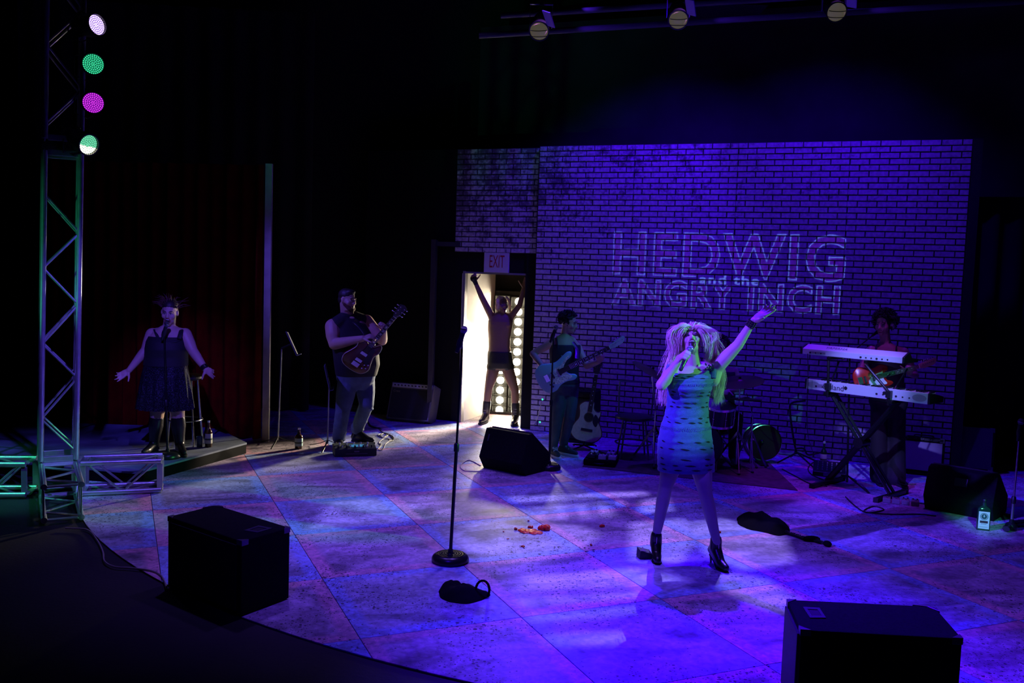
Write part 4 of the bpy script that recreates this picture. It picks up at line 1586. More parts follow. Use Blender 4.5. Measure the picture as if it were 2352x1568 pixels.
def guitar(name, label, org, neck_dir, normal, shape, mats, scale_len=0.42, neck_w=(0.055, 0.043), body_t=0.045, nstr=6, head='six', s=1.0, guard=None, top_m=None, strap=None, group=None):
    x = V(neck_dir).normalized()
    z = V(normal)
    z = (z - x * z.dot(x)).normalized()
    y = z.cross(x)
    F = frame(org, x, y, z) @ Matrix.Scale(s, 4)
    t = thing(name, label, 'guitar', org, group)
    pl = closed_smooth(OUT[shape], 4)
    body_m, neck_m, board_m, head_m, metal_m = mats
    bi = inset(pl, 0.007)
    rs = [[V((p[0], p[1], zz)) for p in q] for q, zz in ((bi, -body_t / 2), (pl, -body_t / 2 + 0.007), (pl, body_t / 2 - 0.007), (bi, body_t / 2))]
    obj('body', MB(F).rings(rs), body_m, t, smooth=50)
    if top_m:
        obj('top_face', MB(F).prism(inset(pl, 0.010), body_t / 2, body_t / 2 + 0.0015), top_m, t, smooth=None)
    x0 = 0.10 if shape != 'acoustic' else 0.245
    x1 = x0 + scale_len
    zt = body_t / 2
    w0, w1 = neck_w
    # neck + board
    mb = MB(F)
    rs = []
    for xx, w, dz in ((x0 - 0.03, w0, 0.024), (x0 + 0.06, w0 * .98, 0.022), (x1, w1, 0.018)):
        rs.append([V((xx, w / 2 * math.cos(a), zt + 0.004 - dz * math.sin(a))) for a in [PI * k / 8 for k in range(9)]])
    mb.rings(rs)
    nk = obj('neck', mb, neck_m, t, smooth=60)
    xb0 = 0.03 if shape != 'acoustic' else 0.12
    obj('fingerboard', MB(F).add([(xb0, -w0 / 2, zt + 0.002), (x1, -w1 / 2, zt + 0.004), (x1, w1 / 2, zt + 0.004), (xb0, w0 / 2, zt + 0.002), (xb0, -w0 / 2, zt + 0.010), (x1, -w1 / 2, zt + 0.010), (x1, w1 / 2, zt + 0.010), (xb0, w0 / 2, zt + 0.010)], [(0, 1, 2, 3), (4, 5, 6, 7), (0, 1, 5, 4), (1, 2, 6, 5), (2, 3, 7, 6), (3, 0, 4, 7)]), board_m, t, smooth=None)
    mb = MB(F)
    L = (x1 + 0.10)
    for k in range(1, 20):
        xx = x1 - L * (1 - 2 ** (-k / 12.0)) * 0.98
        if xx < xb0 + 0.005:
            break
        mb.box((xx, 0, zt + 0.0105), (0.002, w1 + (w0 - w1) * (x1 - xx) / (x1 - xb0), 0.0015))
    fo = obj('frets', mb, metal_m, nk, smooth=None)
    fo['kind'] = 'stuff'
    for k in (3, 5, 7, 9, 12, 15):
        xa = x1 - L * (1 - 2 ** (-(k - 0.5) / 12.0)) * 0.98
        if xa > xb0 + 0.02:
            obj('inlay', MB(F).box((xa, 0, zt + 0.0104), (0.012, 0.022 if shape == 'double' else 0.008, 0.001)), mat('pearl', (0.7, 0.7, 0.66), 0.3), nk, smooth=None)
    # headstock
    if head == 'six':
        hp = [(x1, -.02), (x1 + .03, -.036), (x1 + .15, -.045), (x1 + .165, 0), (x1 + .15, .045), (x1 + .03, .036), (x1, .02)]
        pegs = [(x1 + 0.045 + 0.042 * k, sg * 0.058, sg) for k in range(3) for sg in (-1, 1)]
    else:
        hp = [(x1, -.020), (x1 + .03, -.028), (x1 + .06, -.03), (x1 + .15, -.02), (x1 + .185, .0), (x1 + .205, .03), (x1 + .19, .055), (x1 + .165, .05), (x1 + .04, .032), (x1 + .02, .034), (x1, .022)]
        pegs = [(x1 + 0.045 + 0.12 * k / max(1, nstr - 1), 0.046 + 0.008 * k / nstr, 1) for k in range(nstr)]
    obj('headstock', MB(F).prism(hp, zt - 0.012, zt + 0.004), head_m, t, smooth=None, bevel=0.002)
    for (px_, py_, sg) in pegs:
        po = obj('tuning_peg', MB(F).cyl((px_, py_ - sg * 0.022, zt - 0.004), (px_, py_ - sg * 0.0, zt - 0.004), 0.003, seg=6).ell((px_, py_ + sg * 0.006, zt - 0.004), (0.009, 0.010, 0.006), seg=8, rng=6), metal_m, t)
        obj('post', MB(F).cyl((px_, py_ - sg * 0.032, zt), (px_, py_ - sg * 0.032, zt + 0.014), 0.004, seg=8), metal_m, po)
    # strings
    mb = MB(F)
    xbr = -0.13 if shape != 'acoustic' else -0.10
    for k in range(nstr):
        f = (k / (nstr - 1) - 0.5)
        mb.tube([(xbr, f * 0.052, zt + 0.012), (x1, f * 0.034, zt + 0.012), (x1 + 0.05 + .02 * k, f * 0.04, zt + 0.008)], 0.0007, 4)
    so = obj('strings', mb, metal_m, t, smooth=None)
    obj('nut', MB(F).box((x1, 0, zt + 0.009), (0.005, w1, 0.008)), mat('bone', (0.8, 0.78, 0.7), 0.4), t, smooth=None)
    if shape == 'acoustic':
        obj('bridge', MB(F).box((xbr, 0, zt + 0.005), (0.03, 0.14, 0.009)), black_plastic, t, smooth=None, bevel=0.002)
        obj('sound_hole', MB(F).lathe([(0.001, 0.0), (0.050, 0.0), (0.050, 0.0022), (0.001, 0.0022)], (0.055, 0, zt), (0, 0, 1), 32), mat('hole_dark', (0.008, 0.006, 0.005), 0.9), t)
        obj('rosette', MB(F).lathe([(0.051, 0.001), (0.060, 0.001), (0.060, 0.003), (0.051, 0.003)], (0.055, 0, zt), (0, 0, 1), 32, True), board_m, t)
    else:
        obj('bridge', MB(F).box((xbr, 0, zt + 0.007), (0.05, 0.085, 0.012)), metal_m, t, smooth=None, bevel=0.002)
        for xx in ((-0.075, 0.015) if shape != 'bass' else (-0.055, 0.03)):
            obj('pickup', MB(F).box((xx, 0, zt + 0.006), (0.036 if shape == 'double' else 0.022, 0.08, 0.012)), black_plastic if shape != 'double' else metal_m, t, smooth=None, bevel=0.003)
        for k in range(4 if shape == 'double' else 3):
            kx, ky = -0.13 + 0.045 * (k % 2) + (0.02 if k > 1 else 0), -0.085 - 0.035 * (k // 2)
            obj('knob', MB(F).cyl((kx, ky, zt), (kx, ky, zt + 0.016), 0.010, 0.008, 12), black_plastic if shape != 'double' else metal_m, t)
    if guard:
        gp, gm = guard
        obj('pickguard', MB(F).prism(closed_smooth(gp, 4), zt, zt + 0.003), gm, t, smooth=None)
    if strap:
        obj('strap', MB().tube(smooth_path(strap, 6), 0.028, 8, flat=0.12), leather, t)
    return t, F


rosewood = mat('rosewood', (0.035, 0.018, 0.012), 0.45)
maple = mat('maple', (0.55, 0.38, 0.2), 0.4)
gold = mat('gold_metal', (0.75, 0.6, 0.35), 0.25, metal=1.0)


# ================================================================== PEOPLE
def hand(mb, w, d, n, curl=(25, 25, 20), spread=0.15, s=1.0, side=1, thumb=(0.8, 0.5, 0.2), fingers=None):
    """w wrist, d towards the fingertips, n out of the palm; side=+1: thumb along d x n"""
    w, d, n = V(w), V(d).normalized(), V(n)
    n = (n - d * n.dot(d)).normalized()
    t = d.cross(n) * side
    offs = (0.031, 0.011, -0.010, -0.030)
    lens = (0.072, 0.080, 0.074, 0.058)
    mb.ell(w + d * 0.05 * s, (0.040 * s, 0.016 * s, 0.045 * s), Matrix((t, n, d)).transposed())
    for k in range(4):
        o = offs[k]
        b = w + d * 0.012 * s + t * o * 0.55 * s
        kn = w + d * (0.090 - 0.25 * abs(o - 0.011)) * s + t * o * s - n * 0.002 * s
        mb.limb(b, 0.0135 * s, kn, 0.0108 * s, 10)
        dd = (d + t * o * spread * 12).normalized()
        c = curl if fingers is None else fingers[k]
        p = kn
        ax = dd.cross(n)
        a = 0
        for j, f in enumerate((0.46, 0.30, 0.24)):
            a += math.radians(c[j])
            q = dd * math.cos(a) + n * math.sin(a)
            nx = p + q * lens[k] * f * s
            mb.limb(p, (0.0098 - 0.0010 * j) * s, nx, (0.0090 - 0.0010 * j) * s, 10)
            p = nx
    b = w + d * 0.022 * s + t * 0.020 * s
    q = (t * thumb[0] + d * thumb[1] + n * thumb[2]).normalized()
    p1 = b + q * 0.042 * s
    q2 = (q + d * 0.25 + n * 0.15).normalized()
    p2 = p1 + q2 * 0.033 * s
    p3 = p2 + (q2 + d * 0.1).normalized() * 0.024 * s
    mb.limb(b, 0.016 * s, p1, 0.0125 * s, 10).limb(p1, 0.0125 * s, p2, 0.0105 * s, 10).limb(p2, 0.0105 * s, p3, 0.0085 * s, 10)


def arm(mb, sh, el, wr, r=(0.055, 0.045, 0.037, 0.040, 0.026)):
    sh, el, wr = V(sh), V(el), V(wr)
    mb.chain([sh, sh.lerp(el, 0.5), el, el.lerp(wr, 0.28), wr], r)


def leg(mb, hip, kn, an, r=(0.085, 0.072, 0.052, 0.053, 0.034)):
    hip, kn, an = V(hip), V(kn), V(an)
    cf = (an - kn).normalized()
    mb.chain([hip, hip.lerp(kn, 0.5), kn, kn.lerp(an, 0.32), an], r)


def ring_pts(c, S, F, hw, hd, n=28, sq=1.0):
    out = []
    for k in range(n):
        a = 2 * PI * k / n
        cx, cy = math.cos(a), math.sin(a)
        out.append(V(c) + S * hw * math.copysign(abs(cx) ** sq, cx) + F * hd * math.copysign(abs(cy) ** sq, cy))
    return out


def torso(mb, levels, S, F, n=28):
    mb.rings([ring_pts(c, S, F, hw, hd, n, 0.85) for c, hw, hd in levels])


class Head:
    def __init__(self, c, F, U, h=0.23):
        self.c = V(c)
        self.F = V(F).normalized()
        self.U = (V(U) - self.F * V(U).dot(self.F)).normalized()
        self.R = self.F.cross(self.U)          # the person's right-hand side is -R when seen... axis only
        self.s = h / 0.23
        self.M = Matrix((self.R, self.F, self.U)).transposed()

    def p(self, x, y, z):
        return self.c + self.M @ (V((x, y, z)) * self.s)

    def ell(self, mb, c, r, **k):
        mb.ell(self.p(*c), [q * self.s for q in r], self.M, **k)

    def limb(self, mb, a, ra, b, rb):
        mb.limb(self.p(*a), ra * self.s, self.p(*b), rb * self.s, 12)

    def grow(self, mb, neck, rn=0.052, o=0.0, fat=0.0, fem=0.0):
        k = 1 + fat
        self.ell(mb, (0, -0.014, 0.036), (0.075, 0.095, 0.082))
        self.ell(mb, (0, 0.022, -0.018), (0.063 * k, 0.070, 0.075))
        self.ell(mb, (0, 0.026, -0.068 - 0.012 * o), (0.053 * k, 0.054, 0.040))
        self.ell(mb, (0, 0.064, -0.096 - 0.022 * o), (0.024, 0.018, 0.018))
        self.limb(mb, (-0.034, 0.080, 0.024), 0.011, (0.034, 0.080, 0.024), 0.011)
        self.limb(mb, (0, 0.086, 0.014), 0.0085, (0, 0.107, -0.024), 0.0125)
        for x in (-1, 1):
            self.ell(mb, (x * 0.012, 0.098, -0.029), (0.009, 0.010, 0.008))
            self.ell(mb, (x * 0.038 * k, 0.058, -0.026), (0.026, 0.026, 0.028))
            self.ell(mb, (x * 0.077, -0.006, -0.004), (0.010, 0.019, 0.032))
            self.limb(mb, (x * 0.020, 0.080, -0.045 - 0.012 * o), 0.012, (x * 0.016, 0.076, -0.088 - 0.02 * o), 0.012)
        self.ell(mb, (0, 0.086, -0.046), (0.022, 0.010, 0.010))
        self.ell(mb, (0, 0.082, -0.070 - 0.024 * o), (0.019, 0.011, 0.008))
        self.limb(mb, (0, -0.012, -0.045), rn / self.s, tuple((self.M.transposed() @ (V(neck) - self.c)) / self.s), rn * 1.08 / self.s)

    def features(self, root, o=0.0, closed=False, lips=(0.25, 0.06, 0.06), brow=(0.05, 0.03, 0.02), shadow=None, eye_y=0.004, teeth=True):
        bm_ = mat('brow_%.2f' % brow[0], brow, 0.8)
        for x in (-1, 1):
            pts = [self.p(x * 0.012, 0.094, 0.024), self.p(x * 0.026, 0.094, 0.031), self.p(x * 0.042, 0.086, 0.030), self.p(x * 0.052, 0.074, 0.021)]
            obj('eyebrow', MB().tube(smooth_path(pts, 3), [0.0030 * self.s] * 3 + [0.0042 * self.s] * 4 + [0.0026 * self.s] * 3, 8), bm_, root)
            c = self.p(x * 0.030, 0.079, eye_y)
            if closed:
                e = obj('eyelid', MB().ell(c, (0.018 * self.s, 0.009 * self.s, 0.0105 * self.s), self.M), mat('eye_shadow', shadow or (0.12, 0.06, 0.08), 0.6), root)
                pts = [self.p(x * 0.014, 0.088, eye_y - .004), self.p(x * 0.030, 0.0905, eye_y - .008), self.p(x * 0.046, 0.082, eye_y - .004)]
                obj('lashes', MB().tube(smooth_path(pts, 4), 0.0022 * self.s, 6), rubber, e)
            else:
                e = obj('eye', MB().ell(c, (0.0135 * self.s, 0.0095 * self.s, 0.0075 * self.s), self.M), mat('eye_white', (0.6, 0.58, 0.56), 0.25), root)
                obj('iris', MB().ell(self.p(x * 0.030, 0.0855, eye_y), (0.0055 * self.s, 0.0035 * self.s, 0.0055 * self.s), self.M, seg=10, rng=6), mat('iris', (0.03, 0.02, 0.015), 0.2), e)
                pts = [self.p(x * 0.015, 0.086, eye_y + .004), self.p(x * 0.030, 0.0895, eye_y + .0085), self.p(x * 0.045, 0.081, eye_y + .003)]
                obj('lashes', MB().tube(smooth_path(pts, 4), 0.0024 * self.s, 6), rubber, e)
        lm = mat('lips_%.2f' % lips[0], lips, 0.35)
        hz = 0.010 + 0.020 * o
        cz = -0.058 - 0.013 * o
        w = 0.024 + 0.002 * max(0, o - 0.5)
        ring = [self.p(w * math.cos(a), 0.0915 + 0.005 * o - 0.010 * (abs(math.cos(a)) ** 2) - 0.005 * o * (1 - math.sin(a)) * 0.5, cz + hz * math.sin(a)) for a in [2 * PI * k / 20 for k in range(20)]]
        obj('lips', MB().tube(ring, 0.0052 * self.s, 8, closed=True), lm, root)
        if o > 0.2:
            m_ = obj('mouth', MB().ell(self.p(0, 0.082 + 0.0035 * o, cz), (w * 0.92 * self.s, 0.0125 * self.s, hz * 0.94 * self.s), self.M), mat('mouth_dark', (0.03, 0.006, 0.006), 0.4), root)
            if teeth:
                pts = [self.p(x * w * 0.72, 0.0925 + 0.004 * o - 9 * (x * 0.024) ** 2 * 1.2, cz + hz * 0.62 - 0.002) for x in (-1, -.5, 0, .5, 1)]
                obj('teeth', MB().tube(smooth_path(pts, 3), 0.0034 * self.s, 6), mat('teeth', (0.8, 0.78, 0.72), 0.3), m_)


def strands(name, guides, count, width, m_, parent, r=0.003, seed=1, seg=4, wave=0.012, taper=True, stuff=True):
    """many locks following guide paths"""
    rnd = random.Random(seed)
    mb = MB()
    for gi, g in enumerate(guides):
        base = smooth_path(g, 5)
        n = len(base)
        for k in range(count):
            o = V((rnd.gauss(0, 1), rnd.gauss(0, 1), rnd.gauss(0, 0.6))) * width
            ph, am = rnd.uniform(0, 6.28), wave * rnd.uniform(0.3, 1.2)
            L = max(5, int(n * rnd.uniform(0.78, 1.0)))
            pts = []
            for i in range(L):
                t = i / (n - 1)
                sp = 0.55 + 0.6 * math.sin(min(1, t * 1.3) * PI * 0.5)
                pts.append(base[i] + o * sp + V((math.sin(t * 9 + ph), math.cos(t * 7 + ph), 0)) * am * t)
            rr = [r * (1 - 0.75 * (i / (L - 1)) ** 3 if taper else 1) * rnd.uniform(0.85, 1.1) for i in range(L)]
            mb.tube(pts, rr, seg)
    o = obj(name, mb, m_, parent, smooth=80)
    if stuff:
        o['kind'] = 'stuff'
    return o


def curls(name, c, rad, M, n, m_, parent, r=0.012, seed=3, keep=lambda q: True, lift=1.0):
    """tufts of curly hair over an ellipsoid"""
    rnd = random.Random(seed)
    mb = MB()
    for k in range(n):
        z = rnd.uniform(-0.75, 1)
        a = rnd.uniform(0, 2 * PI)
        q = V((math.sqrt(1 - z * z) * math.cos(a), math.sqrt(1 - z * z) * math.sin(a), z))
        if not keep(q):
            continue
        p0 = V(c) + M @ V((q.x * rad[0], q.y * rad[1], q.z * rad[2])) * 0.92
        nrm = (M @ q).normalized()
        s1 = nrm.orthogonal().normalized()
        s2 = nrm.cross(s1)
        ph = rnd.uniform(0, 6.28)
        pts = []
        for i in range(6):
            t = i / 5
            pts.append(p0 + nrm * r * 2.6 * t * lift + (s1 * math.cos(ph + t * 5) + s2 * math.sin(ph + t * 5)) * r * 0.8 * t)
        mb.tube(pts, [r * 0.42, r * 0.45, r * 0.42, r * 0.36, r * 0.28, r * 0.12], 5)
    o = obj(name, mb, m_, parent, smooth=80)
    o['kind'] = 'stuff'
    return o


def boot(mb, an, toe_dir, ground, L=0.25, r=0.045, heel=0.0):
    """adds a foot/boot volume: ankle an, pointing toe_dir on the level ground"""
    an = V(an)
    td = V(toe_dir)
    td.z = 0
    td.normalize()
    hl = V((an.x, an.y, ground + r * 0.75 + heel)) - td * 0.04
    ball = V((an.x, an.y, ground + r * 0.62)) + td * (L * 0.58)
    toe = V((an.x, an.y, ground + r * 0.55)) + td * (L * 0.80)
    mb.limb(an, r * 1.0, hl, r * 0.85, 14)
    mb.limb(hl, r * 0.80, ball, r * 0.80, 14)
    mb.limb(an, r * 0.95, ball, r * 0.75, 14)
    mb.limb(ball, r * 0.80, toe, r * 0.58, 14)
    return hl, ball, toe


def sole(pts, ground, w, h, m_, parent, name='sole'):
    """flat sole under heel-ball-toe points"""
    a, c = V(pts[0]), V(pts[-1])
    d = (c - a)
    d.z = 0
    L = d.length
    d.normalize()
    n = V((-d.y, d.x, 0))
    poly = []
    for k in range(20):
        t = 2 * PI * k / 20
        q = (a + c) / 2 + d * math.cos(t) * (L / 2 + w * 0.9) + n * math.sin(t) * w * (1.0 + 0.12 * math.cos(t))
        poly.append((q.x, q.y))
    return obj(name, MB().prism(poly, ground + 0.001, ground + h), m_, parent, smooth=40, bevel=0.003)


skin = mat('skin_pale', (0.56, 0.36, 0.27), 0.5, noise=0.06, nscale=9)
skin2 = mat('skin_warm', (0.50, 0.31, 0.23), 0.5, noise=0.06, nscale=9)
blond = mat('hair_blond', (0.78, 0.62, 0.40), 0.45, noise=0.2, nscale=30)
dark_hair = mat('hair_dark', (0.02, 0.012, 0.01), 0.55)
denim = mat('denim', (0.10, 0.14, 0.20), 0.85, noise=0.25, nscale=9, bump=0.3, bscale=160)


# ------------------------------------------------------------------ lead singer
YL = 6.56
lead = thing('person', 'woman with long blond hair in a tight blue slashed dress, singing with one arm raised', 'person', (1.36, 6.58, 0))
S_, F_ = V((0.995, 0.10, 0)).normalized(), V((-0.10, -0.995, 0.0)).normalized()
U_ = V((0, 0, 1))
hd = Head(P(1587, 779, YL + 0.0), (-0.14, -0.88, 0.44), (-0.02, 0.40, 0.90), 0.212)
neckb = P(1594, 846, YL + 0.04)


def LV(px, py, dy=0.0):
    return P(px, py, YL + dy)


lev = [(LV(1577, 1046, .02), .150, .105), (LV(1575, 1022, .02), .186, .135), (LV(1576, 985, .01), .172, .130), (LV(1578, 945, .02), .146, .108), (LV(1581, 918, .02), .140, .102),
       (LV(1584, 890, .01), .150, .112), (LV(1588, 868, .02), .158, .105), (LV(1592, 850, .03), .140, .075), (LV(1594, 838, .04), .075, .055)]
mb = MB()
torso(mb, lev, S_, F_)
for x in (-1, 1):
    mb.ell(LV(1585, 888) + S_ * 0.066 * x + F_ * 0.055, (0.062, 0.055, 0.056), seg=16, rng=10)
hd.grow(mb, neckb, 0.050, o=1.0)
shl, shr = LV(1548, 850, .03), LV(1644, 845, .03)
ell_, wrl = LV(1519, 884, -.17), LV(1558, 829, -.17)
elr, wrr = LV(1695, 792, -.05), LV(1729, 738, -.12)
arm(mb, shl, ell_, wrl, (0.052, 0.046, 0.040, 0.038, 0.026))
arm(mb, shr, elr, wrr, (0.055, 0.049, 0.039, 0.036, 0.025))
mb.limb(LV(1592, 846, .04), 0.05, shl, 0.048).limb(LV(1592, 846, .04), 0.05, shr, 0.052)
mb.limb(shr, 0.055, LV(1638, 872, .02), 0.05)
# raised open hand
hand(mb, wrr, (0.76, -0.08, 0.64), (-0.52, -0.45, 0.62), curl=(4, 8, 8), spread=0.05, s=1.10, side=1, thumb=(0.75, 0.20, 0.45), fingers=[(-8, 4, 6), (0, 6, 8), (6, 10, 8), (12, 12, 10)])
# hand round the microphone
wrl = LV(1559, 823, -.15)
md = V((-0.42, -0.56, -0.72)).normalized()
hdir = V((0.42, -0.80, 0.30)).normalized()
hn = V((0.85, 0.25, -0.15))
hn = (hn - md * hn.dot(md)).normalized()
hdir = (hdir - hn * hdir.dot(hn) - md * hdir.dot(md) * 0.8).normalized()
pc = wrl + hdir * 0.072
micball = pc + hn * 0.030 - md * 0.062 + V((0, 0.01, 0.008))
hand(mb, wrl, hdir, hn, curl=(70, 85, 55), spread=0.0, s=0.98, side=1, thumb=(0.75, 0.45, 0.45))
mb.limb(wrl, 0.025, wrl + hdir * 0.03, 0.024)
hipl, hipr = LV(1552, 1030, .03), LV(1604, 1034, .03)
knl, knr = LV(1529, 1116, -.05), LV(1620, 1130, -.08)
anl, anr = LV(1507, 1232, .08), LV(1646, 1244, -.08)
leg(mb, hipl, knl, anl, (0.088, 0.075, 0.048, 0.047, 0.028))
leg(mb, hipr, knr, anr, (0.088, 0.075, 0.048, 0.047, 0.028))
blob('body', mb, skin, lead, 0.0058, 3)
mb = MB()
leg(mb, hipl, knl, anl, (0.091, 0.078, 0.0505, 0.0495, 0.0305))
leg(mb, hipr, knr, anr, (0.091, 0.078, 0.0505, 0.0495, 0.0305))
blob('leg_layer', mb, mat('leg_layer_grey', (0.26, 0.24, 0.23), 0.5), lead, 0.0065, 3)  # thin grey layer over both legs, darker than the skin
hd.features(lead, o=1.25, closed=True, lips=(0.16, 0.03, 0.04), brow=(0.06, 0.035, 0.03), shadow=(0.07, 0.035, 0.05))

# dress: a fitted tube with ribbed bands, slashes and fringe
DL = [(LV(1576, 1079, .01), .214, .152), (LV(1576, 1060, .01), .216, .160), (LV(1575, 1036, .02), .214, .160), (LV(1574, 1010, .02), .205, .156), (LV(1575, 980, .01), .188, .144),
      (LV(1577, 955, .01), .166, .126), (LV(1579, 930, .01), .157, .116), (LV(1581, 908, .005), .158, .128), (LV(1584, 888, -.005), .168, .158), (LV(1587, 868, .0), .172, .140), (LV(1588, 855, .01), .162, .108)]


def dress_pt(a, v, lift=0.0):
    """a: angle (0 = image right, 90 = front), v: 0 hem .. 1 top"""
    x = v * (len(DL) - 1)
    i = min(int(x), len(DL) - 2)
    t = x - i
    t = t * t * (3 - 2 * t) * 0.3 + t * 0.7
    c = DL[i][0].lerp(DL[i + 1][0], t)
    hw = DL[i][1] * (1 - t) + DL[i + 1][1] * t + lift
    hdp = DL[i][2] * (1 - t) + DL[i + 1][2] * t + lift
    cx, cy = math.cos(a), math.sin(a)
    return c + S_ * hw * math.copysign(abs(cx) ** 0.88, cx) + F_ * hdp * math.copysign(abs(cy) ** 0.88, cy)


def band_noise(v):
    return 0.0022 * (1 if (v * 17) % 1 < 0.5 else 0)


rs = []
N_A, N_V = 72, 100
for k in range(N_V + 1):
    v = k / N_V
    rs.append([dress_pt(2 * PI * j / N_A, v, band_noise(v) + 0.0008 * math.sin(v * 150 + j)) for j in range(N_A)])
inner = [[q - (q - sum(r, V((0, 0, 0))) / N_A) * 0.03 for q in r] for r in (rs[-1], rs[0])]
mb = MB()
mb.rings([inner[1]] + rs + [inner[0]], cap0=False, cap1=False)
dress_m = mat('dress_knit', (0.05, 0.09, 0.22), 0.7, bump=0.5, bscale=260, noise=0.1, nscale=40, sheen=0.2)
dr = obj('dress', mb, dress_m, lead, smooth=70)
# shoulder straps
for (pts, w) in (([LV(1538, 868, -.06), LV(1536, 852, -.02), LV(1541, 838, .03), LV(1545, 846, .10)], 0.026), ([LV(1637, 868, -.06), LV(1638, 850, -.02), LV(1634, 836, .04), LV(1630, 852, .12)], 0.024)):
    obj('shoulder_strap', MB().tube(smooth_path(pts, 5), w, 10, flat=0.35), dress_m, dr)
# scoop neckline edge + yoke
sc_pts = [LV(1541, 848, -.01), LV(1552, 860, -.075), LV(1572, 868, -.105), LV(1592, 868, -.105), LV(1612, 862, -.085), LV(1630, 848, -.02)]
obj('neckline', MB().tube(smooth_path(sc_pts, 6), 0.008, 8), dress_m, dr)
yk = MB()
top = smooth_path(sc_pts, 4)
bot = [dress_pt(math.radians(a), 0.93, 0.004) for a in np.linspace(172, 8, len(top))]
yk.rings([top + [p + F_ * -0.012 for p in top[::-1]], bot + [p + F_ * -0.012 for p in bot[::-1]]])
obj('bodice_front', yk, dress_m, dr, smooth=70)
# slashes: small lens-shaped cuts in staggered rows
sl_m = mat('slash_dark', (0.006, 0.006, 0.008), 0.9)
mb = MB()
rnd = random.Random(2)
rows = [(.045, 4), (.10, 5), (.155, 3), (.25, 5), (.31, 4), (.46, 5), (.50, 4), (.60, 5), (.645, 4), (.725, 4), (.76, 4), (.93, 4), (.955, 3)]
for v, n in rows:
    for k in range(n):
        a0 = math.radians(18 + 144 * (k + rnd.uniform(0.15, 0.7)) / n)
        w = math.radians(rnd.uniform(6.5, 10.5))
        hgt = rnd.uniform(0.0045, 0.0065)
        tilt_ = rnd.uniform(0.0, 0.012)
        up, lo = [], []
        for i in range(9):
            t = i / 8
            a = a0 - w + 2 * w * t
            vv = v + tilt_ * (t - 0.5)
            b_ = math.sin(PI * t) * hgt
            p = dress_pt(a, vv, band_noise(vv) + 0.0032)
            up.append(p + U_ * b_)
            lo.append(p - U_ * b_)
        mb.add(up + lo, [(i, i + 1, 9 + i + 1, 9 + i) for i in range(8)])
o = obj('slash', mb, sl_m, dr, smooth=None)
o['kind'] = 'stuff'
mb = MB()
for v, h_ in ((0.42, 0.020), (0.86, 0.018)):
    for k in range(46):
        a = math.radians(10 + 160 * k / 45)
        p = dress_pt(a, v, 0.005)
        q = dress_pt(a - 0.03, v, 0.010) - U_ * h_ * rnd.uniform(0.8, 1.3)
        mb.tube([p, p.lerp(q, 0.5) + F_ * 0.002, q], 0.0013, 4)
o = obj('fringe', mb, mat('dress_fringe', (0.07, 0.13, 0.20), 0.7), dr, smooth=None)
o['kind'] = 'stuff'
mb = MB()
for k in range(26):
    p = LV(1628 + rnd.uniform(-9, 12), 842 + rnd.uniform(-7, 9), -0.035 + rnd.uniform(-.01, .01))
    mb.ell(p, 0.0065, seg=6, rng=4)
o = obj('shoulder_spikes', mb, mat('dark_studs', (0.06, 0.07, 0.12), 0.3, metal=0.6), dr)
o['kind'] = 'stuff'


# ankle boots with stiletto heels
def heel_boot(an, td, toe_px, gz=0.0, top=0.11):
    an = V(an)
    td = V(td).normalized()
    mb = MB()
    sh_ = an + U_ * 0.035
    heel_top = V((an.x, an.y, gz + 0.105)) - td * 0.045
    ball = V((an.x, an.y, gz + 0.040)) + td * 0.085
    toe = V((an.x, an.y, gz + 0.030)) + td * 0.150
    mb.limb(sh_, 0.043, an - U_ * 0.03, 0.046).limb(an - U_ * 0.02, 0.046, heel_top, 0.036).limb(heel_top, 0.034, ball, 0.036).limb(an - U_ * 0.03, 0.044, ball, 0.034).limb(ball, 0.038, toe, 0.028)
    b = blob('ankle_boot', mb, leather, lead, 0.007, 3)
    obj('stiletto_heel', MB().tube([heel_top - td * 0.012 - U_ * 0.01, heel_top - td * 0.016 - U_ * 0.05, V((heel_top.x, heel_top.y, gz + 0.001)) - td * 0.010], [0.020, 0.010, 0.006], 12), leather, b)
    q = [heel_top - U_ * 0.032, ball - U_ * 0.036, toe - U_ * 0.028]
    n = V((-td.y, td.x, 0))
    obj('sole', MB().rings([[p + n * w, p - n * w, p - n * w - U_ * 0.006, p + n * w - U_ * 0.006] for p, w in ((q[0], .026), (q[0].lerp(q[1], .5), .024), (q[1], .038), (q[1].lerp(q[2], .6), .036), (q[2] + td * 0.022, .016))]), rubber, b, smooth=None)
    zp = smooth_path([sh_ + td * 0.044, an + td * 0.046 - U_ * 0.03, an + td * 0.062 - U_ * 0.07], 4)
    obj('zipper', MB().tube(zp, 0.0028, 6), mat('zip_metal', (0.5, 0.45, 0.4), 0.3, metal=0.9), b)
    return b


heel_boot(LV(1507, 1240, .07), (-0.05, -1, 0), None)
heel_boot(LV(1644, 1250, -.06), (0.30, -0.95, 0), None)

# studded bracelet on the raised wrist
ax = (wrr - elr).normalized()
bc = wrr - ax * 0.018
br = obj('bracelet', MB().lathe([(0.030, -0.026), (0.0335, -0.026), (0.0325, 0.026), (0.029, 0.026)], bc, ax, 28), leather, lead)
mb = MB()
a1 = ax.orthogonal().normalized()
a2 = ax.cross(a1)
for rr_, zz in ((0, -0.016), (1, 0.0), (2, 0.016)):
    for k in range(12):
        t_ = 2 * PI * k / 12
        mb.ell(bc + ax * zz + (a1 * math.cos(t_) + a2 * math.sin(t_)) * 0.034, 0.0042, seg=6, rng=4)
o = obj('bracelet_stud', mb, gold, br)
o['kind'] = 'stuff'

